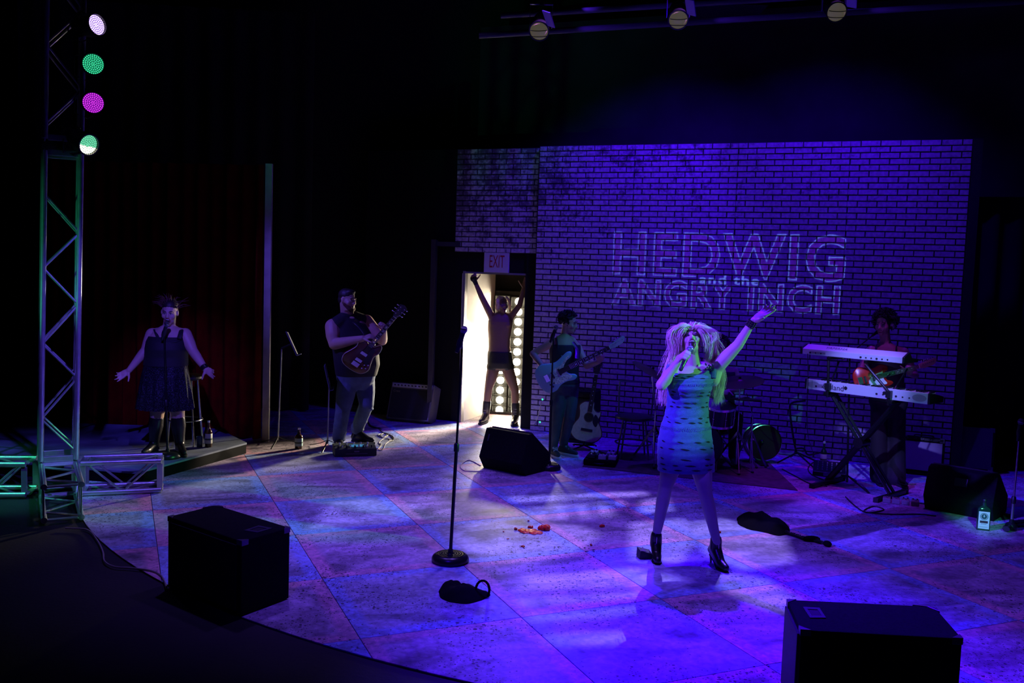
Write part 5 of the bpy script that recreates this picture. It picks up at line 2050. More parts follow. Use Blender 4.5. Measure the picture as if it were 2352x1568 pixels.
# microphone in the hand
t = thing('microphone', 'cordless microphone held at the lips of the blond singer', 'microphone', micball, 'microphones held in a hand')
mic(t, micball, md, L=0.17)
obj('tail_cap', MB().lathe([(0.0135, 0.165), (0.014, 0.19), (0.010, 0.196), (0.001, 0.197)], micball, md, 16), rubber, t)


# hair: rolled blond waves round the face and long locks behind the shoulders
def HP(px, py, dy):
    return LV(px, py, dy)


mb = MB()
hd.ell(mb, (0, -0.030, 0.062), (0.087, 0.098, 0.078))
hd.ell(mb, (0, -0.065, -0.03), (0.080, 0.065, 0.095))
mb.chain([HP(1590, 753, -.02), HP(1572, 752, -.03), HP(1555, 762, -.02), HP(1549, 785, .0), HP(1551, 812, .02), HP(1545, 840, .06)], [0.022, 0.034, 0.044, 0.040, 0.032, 0.022])
mb.chain([HP(1590, 753, -.02), HP(1608, 754, -.03), HP(1626, 764, -.02), HP(1636, 774, -.02), HP(1631, 798, .01), HP(1630, 818, .05), HP(1640, 845, .10)], [0.022, 0.030, 0.040, 0.036, 0.028, 0.022, 0.014])
blob('hair_volume', mb, blond, lead, 0.011, 3)
gl = [
    [HP(1588, 752, -.03), HP(1568, 748, -.06), HP(1549, 757, -.05), HP(1543, 776, -.04), HP(1549, 800, -.03), HP(1546, 828, .0), HP(1536, 858, .03)],
    [HP(1585, 751, -.02), HP(1562, 750, -.02), HP(1544, 764, -.02), HP(1544, 790, -.01), HP(1552, 812, .0), HP(1541, 840, .05)],
    [HP(1590, 750, -.03), HP(1610, 750, -.06), HP(1628, 757, -.06), HP(1641, 765, -.05), HP(1640, 778, -.05), HP(1630, 792, -.05)],
    [HP(1600, 751, -.01), HP(1624, 757, -.01), HP(1640, 772, -.0), HP(1636, 800, .02), HP(1630, 830, .04)],
    [HP(1580, 754, -.05), HP(1572, 748, -.01), HP(1566, 746, .06), HP(1556, 756, .12)],
    [HP(1588, 754, -.05), HP(1592, 745, -.0), HP(1594, 745, .07), HP(1594, 756, .14)],
    [HP(1598, 754, -.05), HP(1606, 748, -.01), HP(1614, 748, .06), HP(1624, 760, .12)],
    [HP(1634, 770, -.05), HP(1634, 790, -.03), HP(1630, 810, -.01), HP(1628, 828, .02), HP(1636, 850, .06)],
    [HP(1580, 753, -.03), HP(1570, 755, -.05), HP(1561, 766, -.05), HP(1556, 786, -.04), HP(1553, 806, -.02)],
    [HP(1598, 753, -.03), HP(1608, 757, -.05), HP(1618, 770, -.05), HP(1623, 790, -.04), HP(1620, 812, -.02)],
]
strands('hair', gl, 150, 0.013, blond, lead, r=0.0016, seed=4, wave=0.010)
gl2 = [
    [HP(1556, 770, .05), HP(1546, 810, .08), HP(1536, 845, .09), HP(1526, 880, .08), HP(1522, 910, .07), HP(1520, 934, .06)],
    [HP(1560, 780, .06), HP(1550, 820, .09), HP(1540, 860, .10), HP(1532, 895, .09), HP(1527, 928, .08)],
    [HP(1632, 780, .05), HP(1644, 815, .08), HP(1650, 850, .10), HP(1652, 885, .10), HP(1648, 915, .09), HP(1646, 932, .08)],
    [HP(1636, 790, .03), HP(1648, 830, .09), HP(1656, 865, .12), HP(1652, 900, .11), HP(1656, 928, .10)],
    [HP(1622, 780, .07), HP(1636, 830, .11), HP(1642, 880, .11), HP(1638, 920, .10)],
]
strands('long_hair', gl2, 150, 0.015, blond, lead, r=0.0016, seed=9, wave=0.018)
gl3 = [[HP(1560, 748, .02), HP(1540, 800, .06), HP(1524, 845, .06), HP(1516, 872, .05)], [HP(1630, 765, .0), HP(1655, 800, .06), HP(1662, 850, .1)]]
strands('flyaway_hair', gl3, 14, 0.02, blond, lead, r=0.0012, seed=12, wave=0.02)


# ------------------------------------------------------------------ singer at the curtain
YW = G(390, 1040, PLZ).y
wo = thing('person', 'woman in a sequined black dress and tall boots singing with both arms spread', 'person', (G(388, 1038, PLZ).x, YW, PLZ))
S_, F_ = V((0.99, 0.12, 0)).normalized(), V((0.12, -0.99, 0)).normalized()


def WV(px, py, dy=0.0):
    return P(px, py, YW + dy)


hw_ = Head(WV(390, 717, -.04), (0.12, -0.97, -0.18), (0.06, -0.15, 0.98), 0.232)
mb = MB()
torso(mb, [(WV(380, 905), .17, .13), (WV(380, 880), .215, .17), (WV(380, 850), .205, .165), (WV(381, 822), .185, .15), (WV(384, 798), .185, .15), (WV(386, 775), .185, .125), (WV(388, 760), .15, .09), (WV(388, 748), .075, .06)], S_, F_)
for x in (-1, 1):
    mb.ell(WV(384, 803) + S_ * 0.085 * x + F_ * 0.085, (0.085, 0.075, 0.075))
hw_.grow(mb, WV(388, 752, .0), 0.058, o=0.7, fat=0.06)
sl, sr = WV(350, 768), WV(425, 768)
el, er = WV(335, 804, -.04), WV(443, 806, -.04)
wl, wr = WV(297, 850, -.12), WV(471, 846, -.12)
arm(mb, sl, el, wl, (0.068, 0.062, 0.050, 0.048, 0.030))
arm(mb, sr, er, wr, (0.068, 0.062, 0.050, 0.048, 0.030))
mb.limb(WV(388, 760), .06, sl, .06).limb(WV(388, 760), .06, sr, .06)
hand(mb, wl, (-0.72, -0.35, -0.55), (0.25, -0.75, 0.55), curl=(12, 18, 15), spread=0.16, s=1.0, side=-1, thumb=(0.9, 0.35, 0.1), fingers=[(0, 10, 10), (12, 16, 12), (28, 20, 15), (40, 25, 15)])
hand(mb, wr, (0.80, -0.35, -0.42), (-0.25, -0.75, 0.55), curl=(12, 18, 15), spread=0.16, s=1.0, side=1, thumb=(0.9, 0.35, 0.1), fingers=[(0, 8, 8), (8, 12, 12), (28, 18, 15), (40, 25, 15)])
kl, kr = WV(361, 950, -.03), WV(408, 950, -.03)
al, ar = WV(354, 1020, -.02), WV(413, 1020, -.02)
leg(mb, WV(364, 890), kl, al, (0.105, 0.10, 0.070, 0.066, 0.042))
leg(mb, WV(400, 890), kr, ar, (0.105, 0.10, 0.070, 0.066, 0.042))
blob('body', mb, skin, wo, 0.0068, 3)
hw_.features(wo, o=0.85, closed=False, lips=(0.30, 0.05, 0.07), brow=(0.03, 0.015, 0.015))
sequin = bpy.data.materials.new('sequins')
sequin.use_nodes = True
nt = sequin.node_tree
b_ = nt.nodes['Principled BSDF']
b_.inputs['Base Color'].default_value = (0.02, 0.02, 0.03, 1)
b_.inputs['Metallic'].default_value = 0.55
b_.inputs['Roughness'].default_value = 0.28
tc = nt.nodes.new('ShaderNodeTexCoord')
vo = nt.nodes.new('ShaderNodeTexVoronoi')
vo.inputs['Scale'].default_value = 190
nt.links.new(tc.outputs['Object'], vo.inputs['Vector'])
mr = nt.nodes.new('ShaderNodeMapRange')
mr.inputs[1].default_value, mr.inputs[2].default_value = 0.6, 1.0
nt.links.new(vo.outputs['Color'], mr.inputs[0])
mx = nt.nodes.new('ShaderNodeMix')
mx.data_type = 'RGBA'
mx.inputs[6].default_value = (0.015, 0.015, 0.02, 1)
mx.inputs[7].default_value = (0.22, 0.22, 0.30, 1)
nt.links.new(mr.outputs[0], mx.inputs[0])
nt.links.new(mx.outputs[2], b_.inputs['Base Color'])
bp = nt.nodes.new('ShaderNodeBump')
bp.inputs['Strength'].default_value = 0.9
bp.inputs['Distance'].default_value = 0.01
nt.links.new(vo.outputs['Color'], bp.inputs['Height'])
nt.links.new(bp.outputs[0], b_.inputs['Normal'])
DW = [(WV(380, 938, .0), .27, .21), (WV(380, 915), .258, .205), (WV(380, 890), .245, .20), (WV(380, 862), .228, .185), (WV(381, 838), .212, .172), (WV(382, 818), .205, .17), (WV(384, 800), .208, .19), (WV(385, 784), .200, .175), (WV(387, 772), .185, .135)]


def tube_cloth(name, D, S, F, m_, parent, pleats=0, amp=0.0, nA=96, nV=60, v_full=1.0, dent=None):
    rs = []
    for k in range(nV + 1):
        v = k / nV
        x = v * (len(D) - 1)
        i = min(int(x), len(D) - 2)
        t = x - i
        c = D[i][0].lerp(D[i + 1][0], t)
        hw, hdp = D[i][1] * (1 - t) + D[i + 1][1] * t, D[i][2] * (1 - t) + D[i + 1][2] * t
        ring = []
        for j in range(nA):
            a = 2 * PI * j / nA
            fall = max(0, 1 - v / v_full)
            w = amp * fall * (math.sin(a * pleats + 1.7 * math.sin(a * 3)) + 0.4 * math.sin(a * pleats * 2.3))
            cx, cy = math.cos(a), math.sin(a)
            ring.append(c + S * (hw + w) * math.copysign(abs(cx) ** .9, cx) + F * (hdp + w) * math.copysign(abs(cy) ** .9, cy))
        rs.append(ring)
    cn = lambda r: sum(r, V((0, 0, 0))) / len(r)
    c0, c1 = cn(rs[0]), cn(rs[-1])
    i0 = [q - (q - c0) * 0.03 + V((0, 0, 0.004)) for q in rs[0]]
    i1 = [q - (q - c1) * 0.03 - V((0, 0, 0.004)) for q in rs[-1]]
    mb = MB()
    mb.rings([i0] + rs + [i1], cap0=False, cap1=False)
    return obj(name, mb, m_, parent, smooth=70)


dr2 = tube_cloth('dress', DW, S_, F_, sequin, wo, 13, 0.020, v_full=0.5)
blk = mat('dress_black', (0.012, 0.011, 0.014), 0.7)
tube_cloth('bodice', [(c_, a_ + .007, b_ + .007) for c_, a_, b_ in DW[4:]], S_, F_, blk, dr2, nV=24)
for (a, b, c, d) in ((365, 778, 357, 757), (411, 778, 417, 757)):
    obj('shoulder_strap', MB().tube(smooth_path([WV(a, b, -.13), WV((a + c) / 2, (b + d) / 2, -.10), WV(c, d, -.02), WV(c, d + 8, .09)], 5), 0.024, 8, flat=0.3), blk, dr2)
obj('neckline', MB().tube(smooth_path([WV(352, 778, -.05), WV(366, 784, -.13), WV(386, 787, -.155), WV(406, 784, -.13), WV(421, 778, -.05)], 5), 0.012, 8), blk, dr2)
ax = (wr - er).normalized()
obj('wrist_band', MB().lathe([(0.033, -0.025), (0.038, -0.02), (0.037, 0.02), (0.031, 0.024)], wr - ax * 0.012, ax, 20), leather, wo)
for kn, an, td in ((kl, al, (-0.15, -1, 0)), (kr, ar, (0.55, -0.83, 0))):
    mb = MB()
    top = kn.lerp(an, 0.16)
    mb.chain([top, kn.lerp(an, 0.4), kn.lerp(an, 0.75), an], [0.072, 0.074, 0.056, 0.050])
    h_ = boot(mb, an, td, PLZ + 0.02, L=0.24, r=0.046)
    bt_ = blob('tall_boot', mb, leather, wo, 0.010, 3)
    sole(h_, PLZ, 0.042, 0.022, rubber, bt_)
# short spiky hair
mb = MB()
hw_.ell(mb, (0, -0.022, 0.066), (0.081, 0.095, 0.070))
hw_.ell(mb, (0, -0.06, -0.01), (0.074, 0.055, 0.075))
hm = blob('hair', mb, dark_hair, wo, 0.010, 2)
rnd = random.Random(8)
mb = MB()
for k in range(70):
    a = rnd.uniform(-1.5, 1.5)
    q = hw_.p(math.sin(a) * 0.075, rnd.uniform(-0.07, 0.05), 0.10 - abs(a) * 0.035)
    d = (hw_.U * rnd.uniform(0.3, 1.0) + hw_.R * math.sin(a) * rnd.uniform(0.6, 1.5) + hw_.F * rnd.uniform(-0.2, 0.5)).normalized()
    L = rnd.uniform(0.05, 0.13)
    mb.tube([q, q + d * L * 0.5 + V((0, 0, 0.01)), q + d * L + V((rnd.uniform(-.03, .03), 0, rnd.uniform(-.03, .01)))], [0.0035, 0.0024, 0.0008], 4)
o = obj('hair_wisps', mb, mat('hair_auburn', (0.10, 0.03, 0.03), 0.6), wo)
o['kind'] = 'stuff'


# ------------------------------------------------------------------ guitarist in jeans
YG = 10.60
gu = thing('person', 'big bearded man in a black sleeveless shirt and jeans playing a dark electric guitar', 'person', (-1.9, YG, 0))
F_ = V((0.42, -0.91, 0)).normalized()
S_ = V((0.91, 0.42, 0)).normalized()


def GV(px, py, dy=0.0):
    return P(px, py, YG + dy)


hg = Head(GV(798, 689, -.04), (0.86, -0.50, -0.08), (0.05, 0.02, 1), 0.245)
mb = MB()
tl = [(GV(817, 885), .17, .14), (GV(818, 862), .225, .19), (GV(820, 835, -.02), .250, .235), (GV(817, 808, -.03), .250, .235), (GV(809, 782, -.02), .240, .20), (GV(804, 760), .235, .165), (GV(801, 738), .19, .13), (GV(799, 726), .10, .09)]
torso(mb, tl, S_, F_)
hg.grow(mb, GV(799, 734, .02), 0.074, o=0.15, fat=0.16)
hg.ell(mb, (0, 0.02, -0.10), (0.055, 0.055, 0.03))
sl, sr = GV(765, 750, -.12), GV(841, 739, .12)
el, er = GV(768, 790, -.22), GV(878, 782, .02)
wl, wr = GV(833, 777, -.46), GV(882, 761, -.24)
arm(mb, sl, el, wl, (0.095, 0.092, 0.066, 0.062, 0.036))
arm(mb, sr, er, wr, (0.090, 0.080, 0.058, 0.056, 0.034))
mb.limb(GV(799, 734), .085, sl, .085).limb(GV(799, 734), .085, sr, .08)
gd = V((0.625, -0.10, 0.77)).normalized()
gn = V((0.42, -0.90, -0.12))
gorg = GV(833, 812, -.36)
hand(mb, wl, (0.85, -0.1, 0.28), (0.35, 0.5, -0.75), curl=(35, 45, 30), spread=0.05, s=1.12, side=-1, thumb=(0.7, 0.6, 0.1))
hand(mb, wr, (0.05, -0.45, 0.9), (-0.55, -0.7, -0.2), curl=(50, 60, 40), spread=0.05, s=1.1, side=-1, thumb=(0.5, 0.5, 0.6))
hipl, hipr = GV(799, 876, -.07), GV(838, 876, .07)
knl, knr = GV(787, 943, -.14), GV(842, 928, -.02)
anl, anr = GV(778, 1006, -.16), GV(820, 985, .12)
leg(mb, hipl, knl, anl, (0.11, 0.10, 0.07, 0.065, 0.045))
leg(mb, hipr, knr, anr, (0.11, 0.10, 0.07, 0.065, 0.045))
blob('body', mb, skin2, gu, 0.0075, 3)
hg.features(gu, o=0.35, closed=False, lips=(0.33, 0.12, 0.10), brow=(0.04, 0.02, 0.01), teeth=False)
beard_m = mat('beard_auburn', (0.09, 0.03, 0.012), 0.8, bump=0.8, bscale=150)
mb = MB()
hg.limb(mb, (-0.058, 0.02, -0.045), 0.022, (-0.030, 0.072, -0.088), 0.026)
hg.limb(mb, (0.058, 0.02, -0.045), 0.022, (0.030, 0.072, -0.088), 0.026)
hg.limb(mb, (-0.028, 0.072, -0.09), 0.026, (0.028, 0.072, -0.09), 0.026)
hg.limb(mb, (0, 0.075, -0.10), 0.030, (0, 0.085, -0.135), 0.020)
hg.limb(mb, (-0.024, 0.086, -0.046), 0.007, (0.024, 0.086, -0.046), 0.007)
blob('beard', mb, beard_m, gu, 0.006, 2)
mb = MB()
hg.ell(mb, (0, -0.022, 0.052), (0.080, 0.098, 0.078))
hg.ell(mb, (0, 0.035, 0.095), (0.055, 0.050, 0.030))
hg.ell(mb, (0, -0.06, 0.0), (0.072, 0.05, 0.065))
blob('hair', mb, dark_hair, gu, 0.008, 2)
mb = MB()
torso(mb, [(c, a * 1.035 + .006, b * 1.035 + .006) for c, a, b in tl[1:6]] + [(GV(801, 741), .195, .14), (GV(800, 730), .13, .115)], S_, F_)
mb.limb(GV(775, 745, -.10), .098, GV(792, 733, -.03), .094).limb(GV(830, 738, .09), .094, GV(812, 731, .03), .092)
blob('sleeveless_shirt', mb, mat('shirt_black', (0.016, 0.014, 0.018), 0.85, bump=0.5, bscale=18), gu, 0.011, 4)


def jeans(parent, pel, hipl, knl, anl, hipr, knr, anr, r, m_, S, F, cuff=1.0, name='jeans'):
    mb = MB()
    for c, a, b in pel:
        pass
    torso(mb, pel, S, F)
    rnd = random.Random(3)
    for h, k, a in ((hipl, knl, anl), (hipr, knr, anr)):
        end = a + V((0, 0, 0.005))
        pts = [h, h.lerp(k, .5), k, k.lerp(a, .35), k.lerp(a, .75), end]
        mb.chain(pts, [r[0], r[1], r[2], r[3], r[4], r[5]])
        side = V((1, 0, 0))
        for t_, seg0, seg1 in ((.62, k, a), (.72, k, a), (.84, k, a), (.94, k, a), (.04, k, a)):
            c = seg0.lerp(seg1, t_)
            rr = r[2] + (r[5] - r[2]) * t_
            tilt = V((0, 0, rnd.choice((-1, 1)) * rnd.uniform(.02, .05)))
            ring = [c + V((math.cos(x), math.sin(x), 0)) * rr * 0.93 + tilt * math.cos(x) for x in [2 * PI * q / 14 for q in range(14)]]
            mb.tube(ring, rr * 0.13, 8, closed=True)
    return blob(name, mb, m_, parent, 0.0095, 3)


jeans(gu, [(GV(817, 892), .15, .14), (GV(817, 872), .222, .185), (GV(818, 850, -.01), .238, .205)], hipl, knl, anl, hipr, knr, anr, (.122, .112, .088, .084, .078, .076), denim, S_, F_)
for an, td in ((anl, (0.35, -0.95, 0)), (anr, (0.92, -0.40, 0))):
    mb = MB()
    h_ = boot(mb, an - V((0, 0, 0.03)), td, 0.022, L=0.27, r=0.047)
    b_ = blob('shoe', mb, leather, gu, 0.009, 3)
    sole(h_, 0.0, 0.045, 0.024, rubber, b_)
sg = mat('guitar_dark_red', (0.10, 0.012, 0.010), 0.22)
gt, gF = guitar('electric_guitar', 'dark double-cutaway electric guitar played by the bearded guitarist', gorg, gd, gn, 'double', (sg, mat('guitar_neck_brown', (0.16, 0.06, 0.03), 0.35), rosewood, black_plastic, chrome), scale_len=0.44, s=1.06, guard=([(-.06, -.05), (.02, -.04), (.10, -.035), (.11, -.075), (.03, -.10), (-.07, -.11)], black_plastic),
                strap=[GV(770, 770, .12), GV(785, 738, .10), GV(812, 737, -.10), GV(836, 760, -.20), GV(846, 785, -.32)])
obj('binding', MB(gF).tube([V((p[0], p[1], 0.019)) for p in closed_smooth(OUT['double'], 4)], 0.0035, 6, closed=True), mat('binding_cream', (0.75, 0.68, 0.5), 0.4), gt)


# ------------------------------------------------------------------ man in the doorway
YE = 12.42
ex = thing('person', 'shirtless man in black shorts and boots standing in the blazing doorway, arms raised', 'person', (-0.15, YE, 0))
S_, F_ = V((1, 0, 0)), V((0.0, -1, 0))


def EV(px, py, dy=0.0):
    return P(px, py, YE + dy)


he = Head(EV(1153, 700, -.02), (0.45, -0.88, 0.10), (0.02, 0.1, 1), 0.225)
mb = MB()
torso(mb, [(EV(1149, 848), .115, .10), (EV(1149, 832), .165, .12), (EV(1148, 812), .158, .11), (EV(1147, 796), .148, .105), (EV(1147, 778), .150, .105), (EV(1148, 757), .165, .115), (EV(1150, 738), .172, .115), (EV(1151, 726), .15, .09), (EV(1152, 717), .07, .06)], S_, F_)
for x in (-1, 1):
    mb.ell(EV(1150, 745) + S_ * .075 * x + F_ * .07, (.07, .04, .055))
he.grow(mb, EV(1152, 722), 0.055, o=0.3)
sl, sr = EV(1130, 728), EV(1172, 728)
el, er = EV(1107, 683, -.02), EV(1193, 702, -.02)
wl, wr = EV(1091, 647, -.04), EV(1203, 662, .04)
arm(mb, sl, el, wl, (0.052, 0.047, 0.040, 0.038, 0.027))
arm(mb, sr, er, wr, (0.052, 0.047, 0.040, 0.038, 0.027))
mb.limb(EV(1151, 730), .06, sl, .055).limb(EV(1151, 730), .06, sr, .055)
hand(mb, wl, (-0.25, -0.2, 0.95), (0.2, -0.9, 0), curl=(50, 60, 40), spread=0.03, s=1.0, side=1)
hand(mb, wr, (0.25, -0.1, 0.95), (-0.2, -0.9, 0), curl=(5, 10, 8), spread=0.05, s=1.0, side=-1)
kl, kr = EV(1122, 892, -.02), EV(1183, 897, -.02)
al, ar = EV(1116, 950, .02), EV(1184, 955, -.02)
leg(mb, EV(1136, 838), kl, al, (0.092, 0.080, 0.056, 0.054, 0.040))
leg(mb, EV(1163, 838), kr, ar, (0.092, 0.080, 0.056, 0.054, 0.040))
blob('body', mb, mat('skin_silhouette', (0.26, 0.14, 0.09), 0.5), ex, 0.0072, 3)  # backlit silhouette's shade is put into this darker skin colour
he.features(ex, o=0.3, closed=False, lips=(0.4, 0.05, 0.06), brow=(0.05, 0.03, 0.02))
mb = MB()
torso(mb, [(EV(1149, 845), .165, .12), (EV(1149, 832), .180, .135), (EV(1148, 815), .170, .123), (EV(1148, 806), .163, .118)], S_, F_)
mb.ell(EV(1149, 843), (.10, .09, .06)).limb(EV(1136, 838), .102, EV(1134, 842), .100).limb(EV(1163, 838), .102, EV(1165, 842), .100)
blob('shorts', mb, mat('shorts_black', (0.012, 0.011, 0.012), 0.6), ex, 0.010, 3)
for kn, an, td in ((kl, al, (-0.30, -0.95, 0)), (kr, ar, (-0.15, -1, 0))):
    mb = MB()
    mb.chain([kn.lerp(an, 0.55), kn.lerp(an, .8), an], [0.058, 0.056, 0.052])
    h_ = boot(mb, an, td, 0.025, L=0.27, r=0.048)
    b_ = blob('combat_boot', mb, leather, ex, 0.009, 3)
    sole(h_, 0.0, 0.046, 0.028, rubber, b_)
    tdv = V(td).normalized()
    for k in range(4):
        c = V((an.x, an.y, 0.11 + 0.035 * k)) + tdv * (0.062 - 0.004 * k)
        n = V((-tdv.y, tdv.x, 0))
        obj('lace', MB().tube([c - n * .022, c + tdv * .006, c + n * .022], 0.004, 6), mat('lace_grey', (0.2, 0.2, 0.2), 0.7), b_)
mb = MB()
he.ell(mb, (0, -0.028, 0.052), (0.082, 0.098, 0.076))
he.ell(mb, (0, -0.065, -0.02), (0.074, 0.05, 0.085))
blob('hair', mb, blond, ex, 0.010, 2)
gds = [[he.p(x * .05, .02, .12), he.p(x * .085, .05, .06), he.p(x * .09, .06, -.02), he.p(x * .08, .05, -.09)] for x in (-1, 1)]
strands('hair_locks', gds, 26, 0.010, blond, ex, r=0.003, seed=3, wave=0.01)
mb = MB()
ax = (wl - el).normalized()
hc = wl + ax * 0.05
mb.ell(hc, (0.045, 0.040, 0.050)).limb(wl - ax * 0.03, 0.031, hc, 0.036)
obj('glove', mb, leather, ex)


# ------------------------------------------------------------------ bassist
YB = 10.33
ba = thing('person', 'curly-haired bassist in a dark tank top playing a pale blue bass by the doorway', 'person', (0.6, YB, 0))
F_ = V((0.30, -0.95, 0)).normalized()
S_ = V((0.95, 0.30, 0)).normalized()


def BV(px, py, dy=0.0):
    return P(px, py, YB + dy)


hb = Head(BV(1306, 742, -.02), (0.93, -0.34, -0.12), (0.1, 0.0, 1), 0.228)
mb = MB()
tl = [(BV(1296, 900), .13, .11), (BV(1296, 880), .175, .13), (BV(1296, 855), .158, .12), (BV(1297, 832), .162, .12), (BV(1298, 808), .175, .125), (BV(1298, 790), .172, .11), (BV(1298, 777), .12, .08), (BV(1299, 768), .06, .055)]
torso(mb, tl, S_, F_)
hb.grow(mb, BV(1298, 776, .02), 0.054, o=0.1)
sl, sr = BV(1268, 787, -.04), BV(1326, 797, .06)
el, er = BV(1224, 812, .04), BV(1348, 840, -.05)
wl, wr = BV(1250, 846, -.22), BV(1375, 831, -.24)
arm(mb, sl, el, wl, (0.052, 0.045, 0.038, 0.038, 0.026))
arm(mb, sr, er, wr, (0.052, 0.045, 0.038, 0.038, 0.026))
mb.limb(BV(1298, 781), .055, sl, .05).limb(BV(1298, 781), .055, sr, .05)
hand(mb, wl, (0.50, -0.1, -0.75), (0.35, 0.75, -0.1), curl=(30, 40, 30), spread=0.04, s=1.05, side=1, thumb=(0.6, 0.7, 0.1))
hand(mb, wr, (0.30, -0.40, 0.80), (-0.45, -0.75, -0.2), curl=(50, 60, 40), spread=0.06, s=1.05, side=-1, thumb=(0.5, 0.6, 0.5))
hipl, hipr = BV(1283, 893, -.03), BV(1311, 893, .03)
knl, knr = BV(1280, 958, -.06), BV(1309, 955, -.04)
anl, anr = BV(1270, 1030, -.02), BV(1294, 1018, .08)
leg(mb, hipl, knl, anl, (0.085, 0.078, 0.056, 0.054, 0.036))
leg(mb, hipr, knr, anr, (0.085, 0.078, 0.056, 0.054, 0.036))
blob('body', mb, skin2, ba, 0.0070, 3)
hb.features(ba, o=0.1, closed=False, lips=(0.35, 0.12, 0.10), brow=(0.03, 0.02, 0.012), teeth=False)
jeans(ba, [(BV(1296, 905), .12, .11), (BV(1296, 885), .18, .135), (BV(1296, 868), .172, .13)], hipl, knl, anl, hipr, knr, anr, (.094, .086, .064, .062, .054, .052), mat('jeans_dark', (0.06, 0.09, 0.11), 0.85, noise=0.25, nscale=9, bump=0.3, bscale=160), S_, F_)
mb = MB()
torso(mb, [(c, a + .010, b + .012) for c, a, b in tl[1:6]], S_, F_)
tk = blob('tank_top', mb, mat('tank_dark', (0.02, 0.02, 0.035), 0.8, bump=0.3, bscale=20), ba, 0.010, 3)
for (a, b, c, d, dy) in ((1281, 795, 1279, 776, -.04), (1317, 797, 1315, 780, .03)):
    obj('shoulder_strap', MB().tube(smooth_path([BV(a, b + 4, -.10 + dy), BV((a + c) / 2, (b + d) / 2, -.085 + dy), BV(c, d - 1, -.01 + dy), BV(c, d + 14, .08 + dy)], 5), 0.020, 8, flat=0.35), mat('tank_dark', (0.02, 0.02, 0.035), 0.8), tk)
obj('shirt_print', MB(frame(BV(1294, 822, -.145), S_, V((0, 0, 1)), F_)).add([(-.03, .03, 0), (.03, .03, 0), (0, -.035, 0), (-.016, .02, .001), (.016, .02, .001), (0, -.015, .001)], [(0, 1, 4, 3), (1, 2, 5, 4), (2, 0, 3, 5)]), mat('print_pale', (0.3, 0.35, 0.35), 0.7), tk, smooth=None)
for an, td in ((anl, (0.28, -0.95, 0)), (anr, (0.72, -0.70, 0))):
    mb = MB()
    h_ = boot(mb, an - V((0, 0, 0.03)), td, 0.022, L=0.25, r=0.042)
    b_ = blob('sneaker', mb, mat('canvas_dark', (0.03, 0.05, 0.06), 0.8), ba, 0.009, 3)
    sole(h_, 0.0, 0.043, 0.028, mat('sole_white', (0.75, 0.78, 0.72), 0.6), b_)
    tdv = V(td).normalized()
    n = V((-tdv.y, tdv.x, 0))
    for k in range(5):
        c = V((an.x, an.y, 0.105 - 0.012 * k)) + tdv * (0.050 + 0.020 * k)
        sgn = 1 if k % 2 else -1
        obj('lace', MB().tube([c - n * .028 * sgn, c + V((0, 0, .006)), c + n * .028 * sgn + tdv * .014], 0.0045, 6), mat('lace_white', (0.7, 0.72, 0.7), 0.7), b_)
curls('curly_hair', hb.p(0, -0.02, 0.052), (0.082, 0.10, 0.080), hb.M, 420, dark_hair, ba, r=0.0125, seed=5, keep=lambda q: not (q.y > 0.45 and q.z < 0.45))
mb = MB()
hb.ell(mb, (0, -0.026, 0.05), (0.083, 0.100, 0.080))
blob('hair', mb, dark_hair, ba, 0.010, 1)
pearl_guard = mat('pearl_guard', (0.75, 0.78, 0.74), 0.35, noise=0.5, nscale=60)
bd = (BV(1452, 772, -.42) - BV(1281, 856, -.30)).normalized()
guitar('bass_guitar', 'pale blue electric bass with a pearly pickguard played by the curly-haired man', BV(1280, 856, -.29), bd, (0.22, -0.96, 0.10), 'bass',
       (mat('bass_blue', (0.35, 0.62, 0.72), 0.25), maple, rosewood, mat('head_pale', (0.45, 0.5, 0.6), 0.4), chrome), scale_len=0.565, neck_w=(0.060, 0.042), nstr=4, head='four', s=0.98,
       guard=([(-.10, -.02), (-.02, .055), (.08, .065), (.18, .12), (.215, .12), (.13, .06), (.10, .03), (.10, -.04), (.14, -.105), (.07, -.12), (-.03, -.12), (-.09, -.09)], pearl_guard),
       strap=[BV(1262, 812, .08), BV(1278, 780, .10), BV(1304, 778, -.04), BV(1325, 800, -.10), BV(1326, 824, -.22)])


# ------------------------------------------------------------------ drummer, mostly hidden behind the lead singer
YD = 10.45
dm = thing('person', 'drummer seated in shadow behind the blond singer, dark hair and one arm showing', 'person', (2.2, YD, 0))
S_, F_ = V((0.96, -0.25, 0)).normalized(), V((-0.25, -0.96, 0)).normalized()


def DV(px, py, dy=0.0):
    return P(px, py, YD + dy)


hh = Head(DV(1654, 800, -.02), (0.1, -0.97, -0.15), (0, 0, 1), 0.225)
mb = MB()
torso(mb, [(DV(1650, 955), .17, .16), (DV(1650, 930), .18, .14), (DV(1651, 900), .16, .12), (DV(1652, 872), .18, .12), (DV(1653, 850), .17, .11), (DV(1653, 838), .10, .08)], S_, F_)
hh.grow(mb, DV(1653, 838), 0.055)
arm(mb, DV(1622, 852), DV(1612, 898, -.05), DV(1625, 915, -.30), (0.05, 0.045, 0.038, 0.038, 0.026))
arm(mb, DV(1686, 852), DV(1702, 892, -.05), DV(1672, 898, -.30), (0.05, 0.045, 0.038, 0.038, 0.026))
hand(mb, DV(1672, 898, -.30), (-0.5, -0.8, 0.0), (0, 0.2, -1), curl=(60, 70, 40), side=1)
hand(mb, DV(1625, 915, -.30), (0.2, -0.9, 0.0), (0, 0.2, -1), curl=(60, 70, 40), side=-1)
leg(mb, DV(1638, 948), DV(1618, 962, -.45), DV(1625, 1060, -.45), (0.10, 0.085, 0.06, 0.055, 0.04))
leg(mb, DV(1664, 948), DV(1690, 962, -.42), DV(1686, 1050, -.38), (0.10, 0.085, 0.06, 0.055, 0.04))
blob('body', mb, skin2, dm, 0.009, 3)
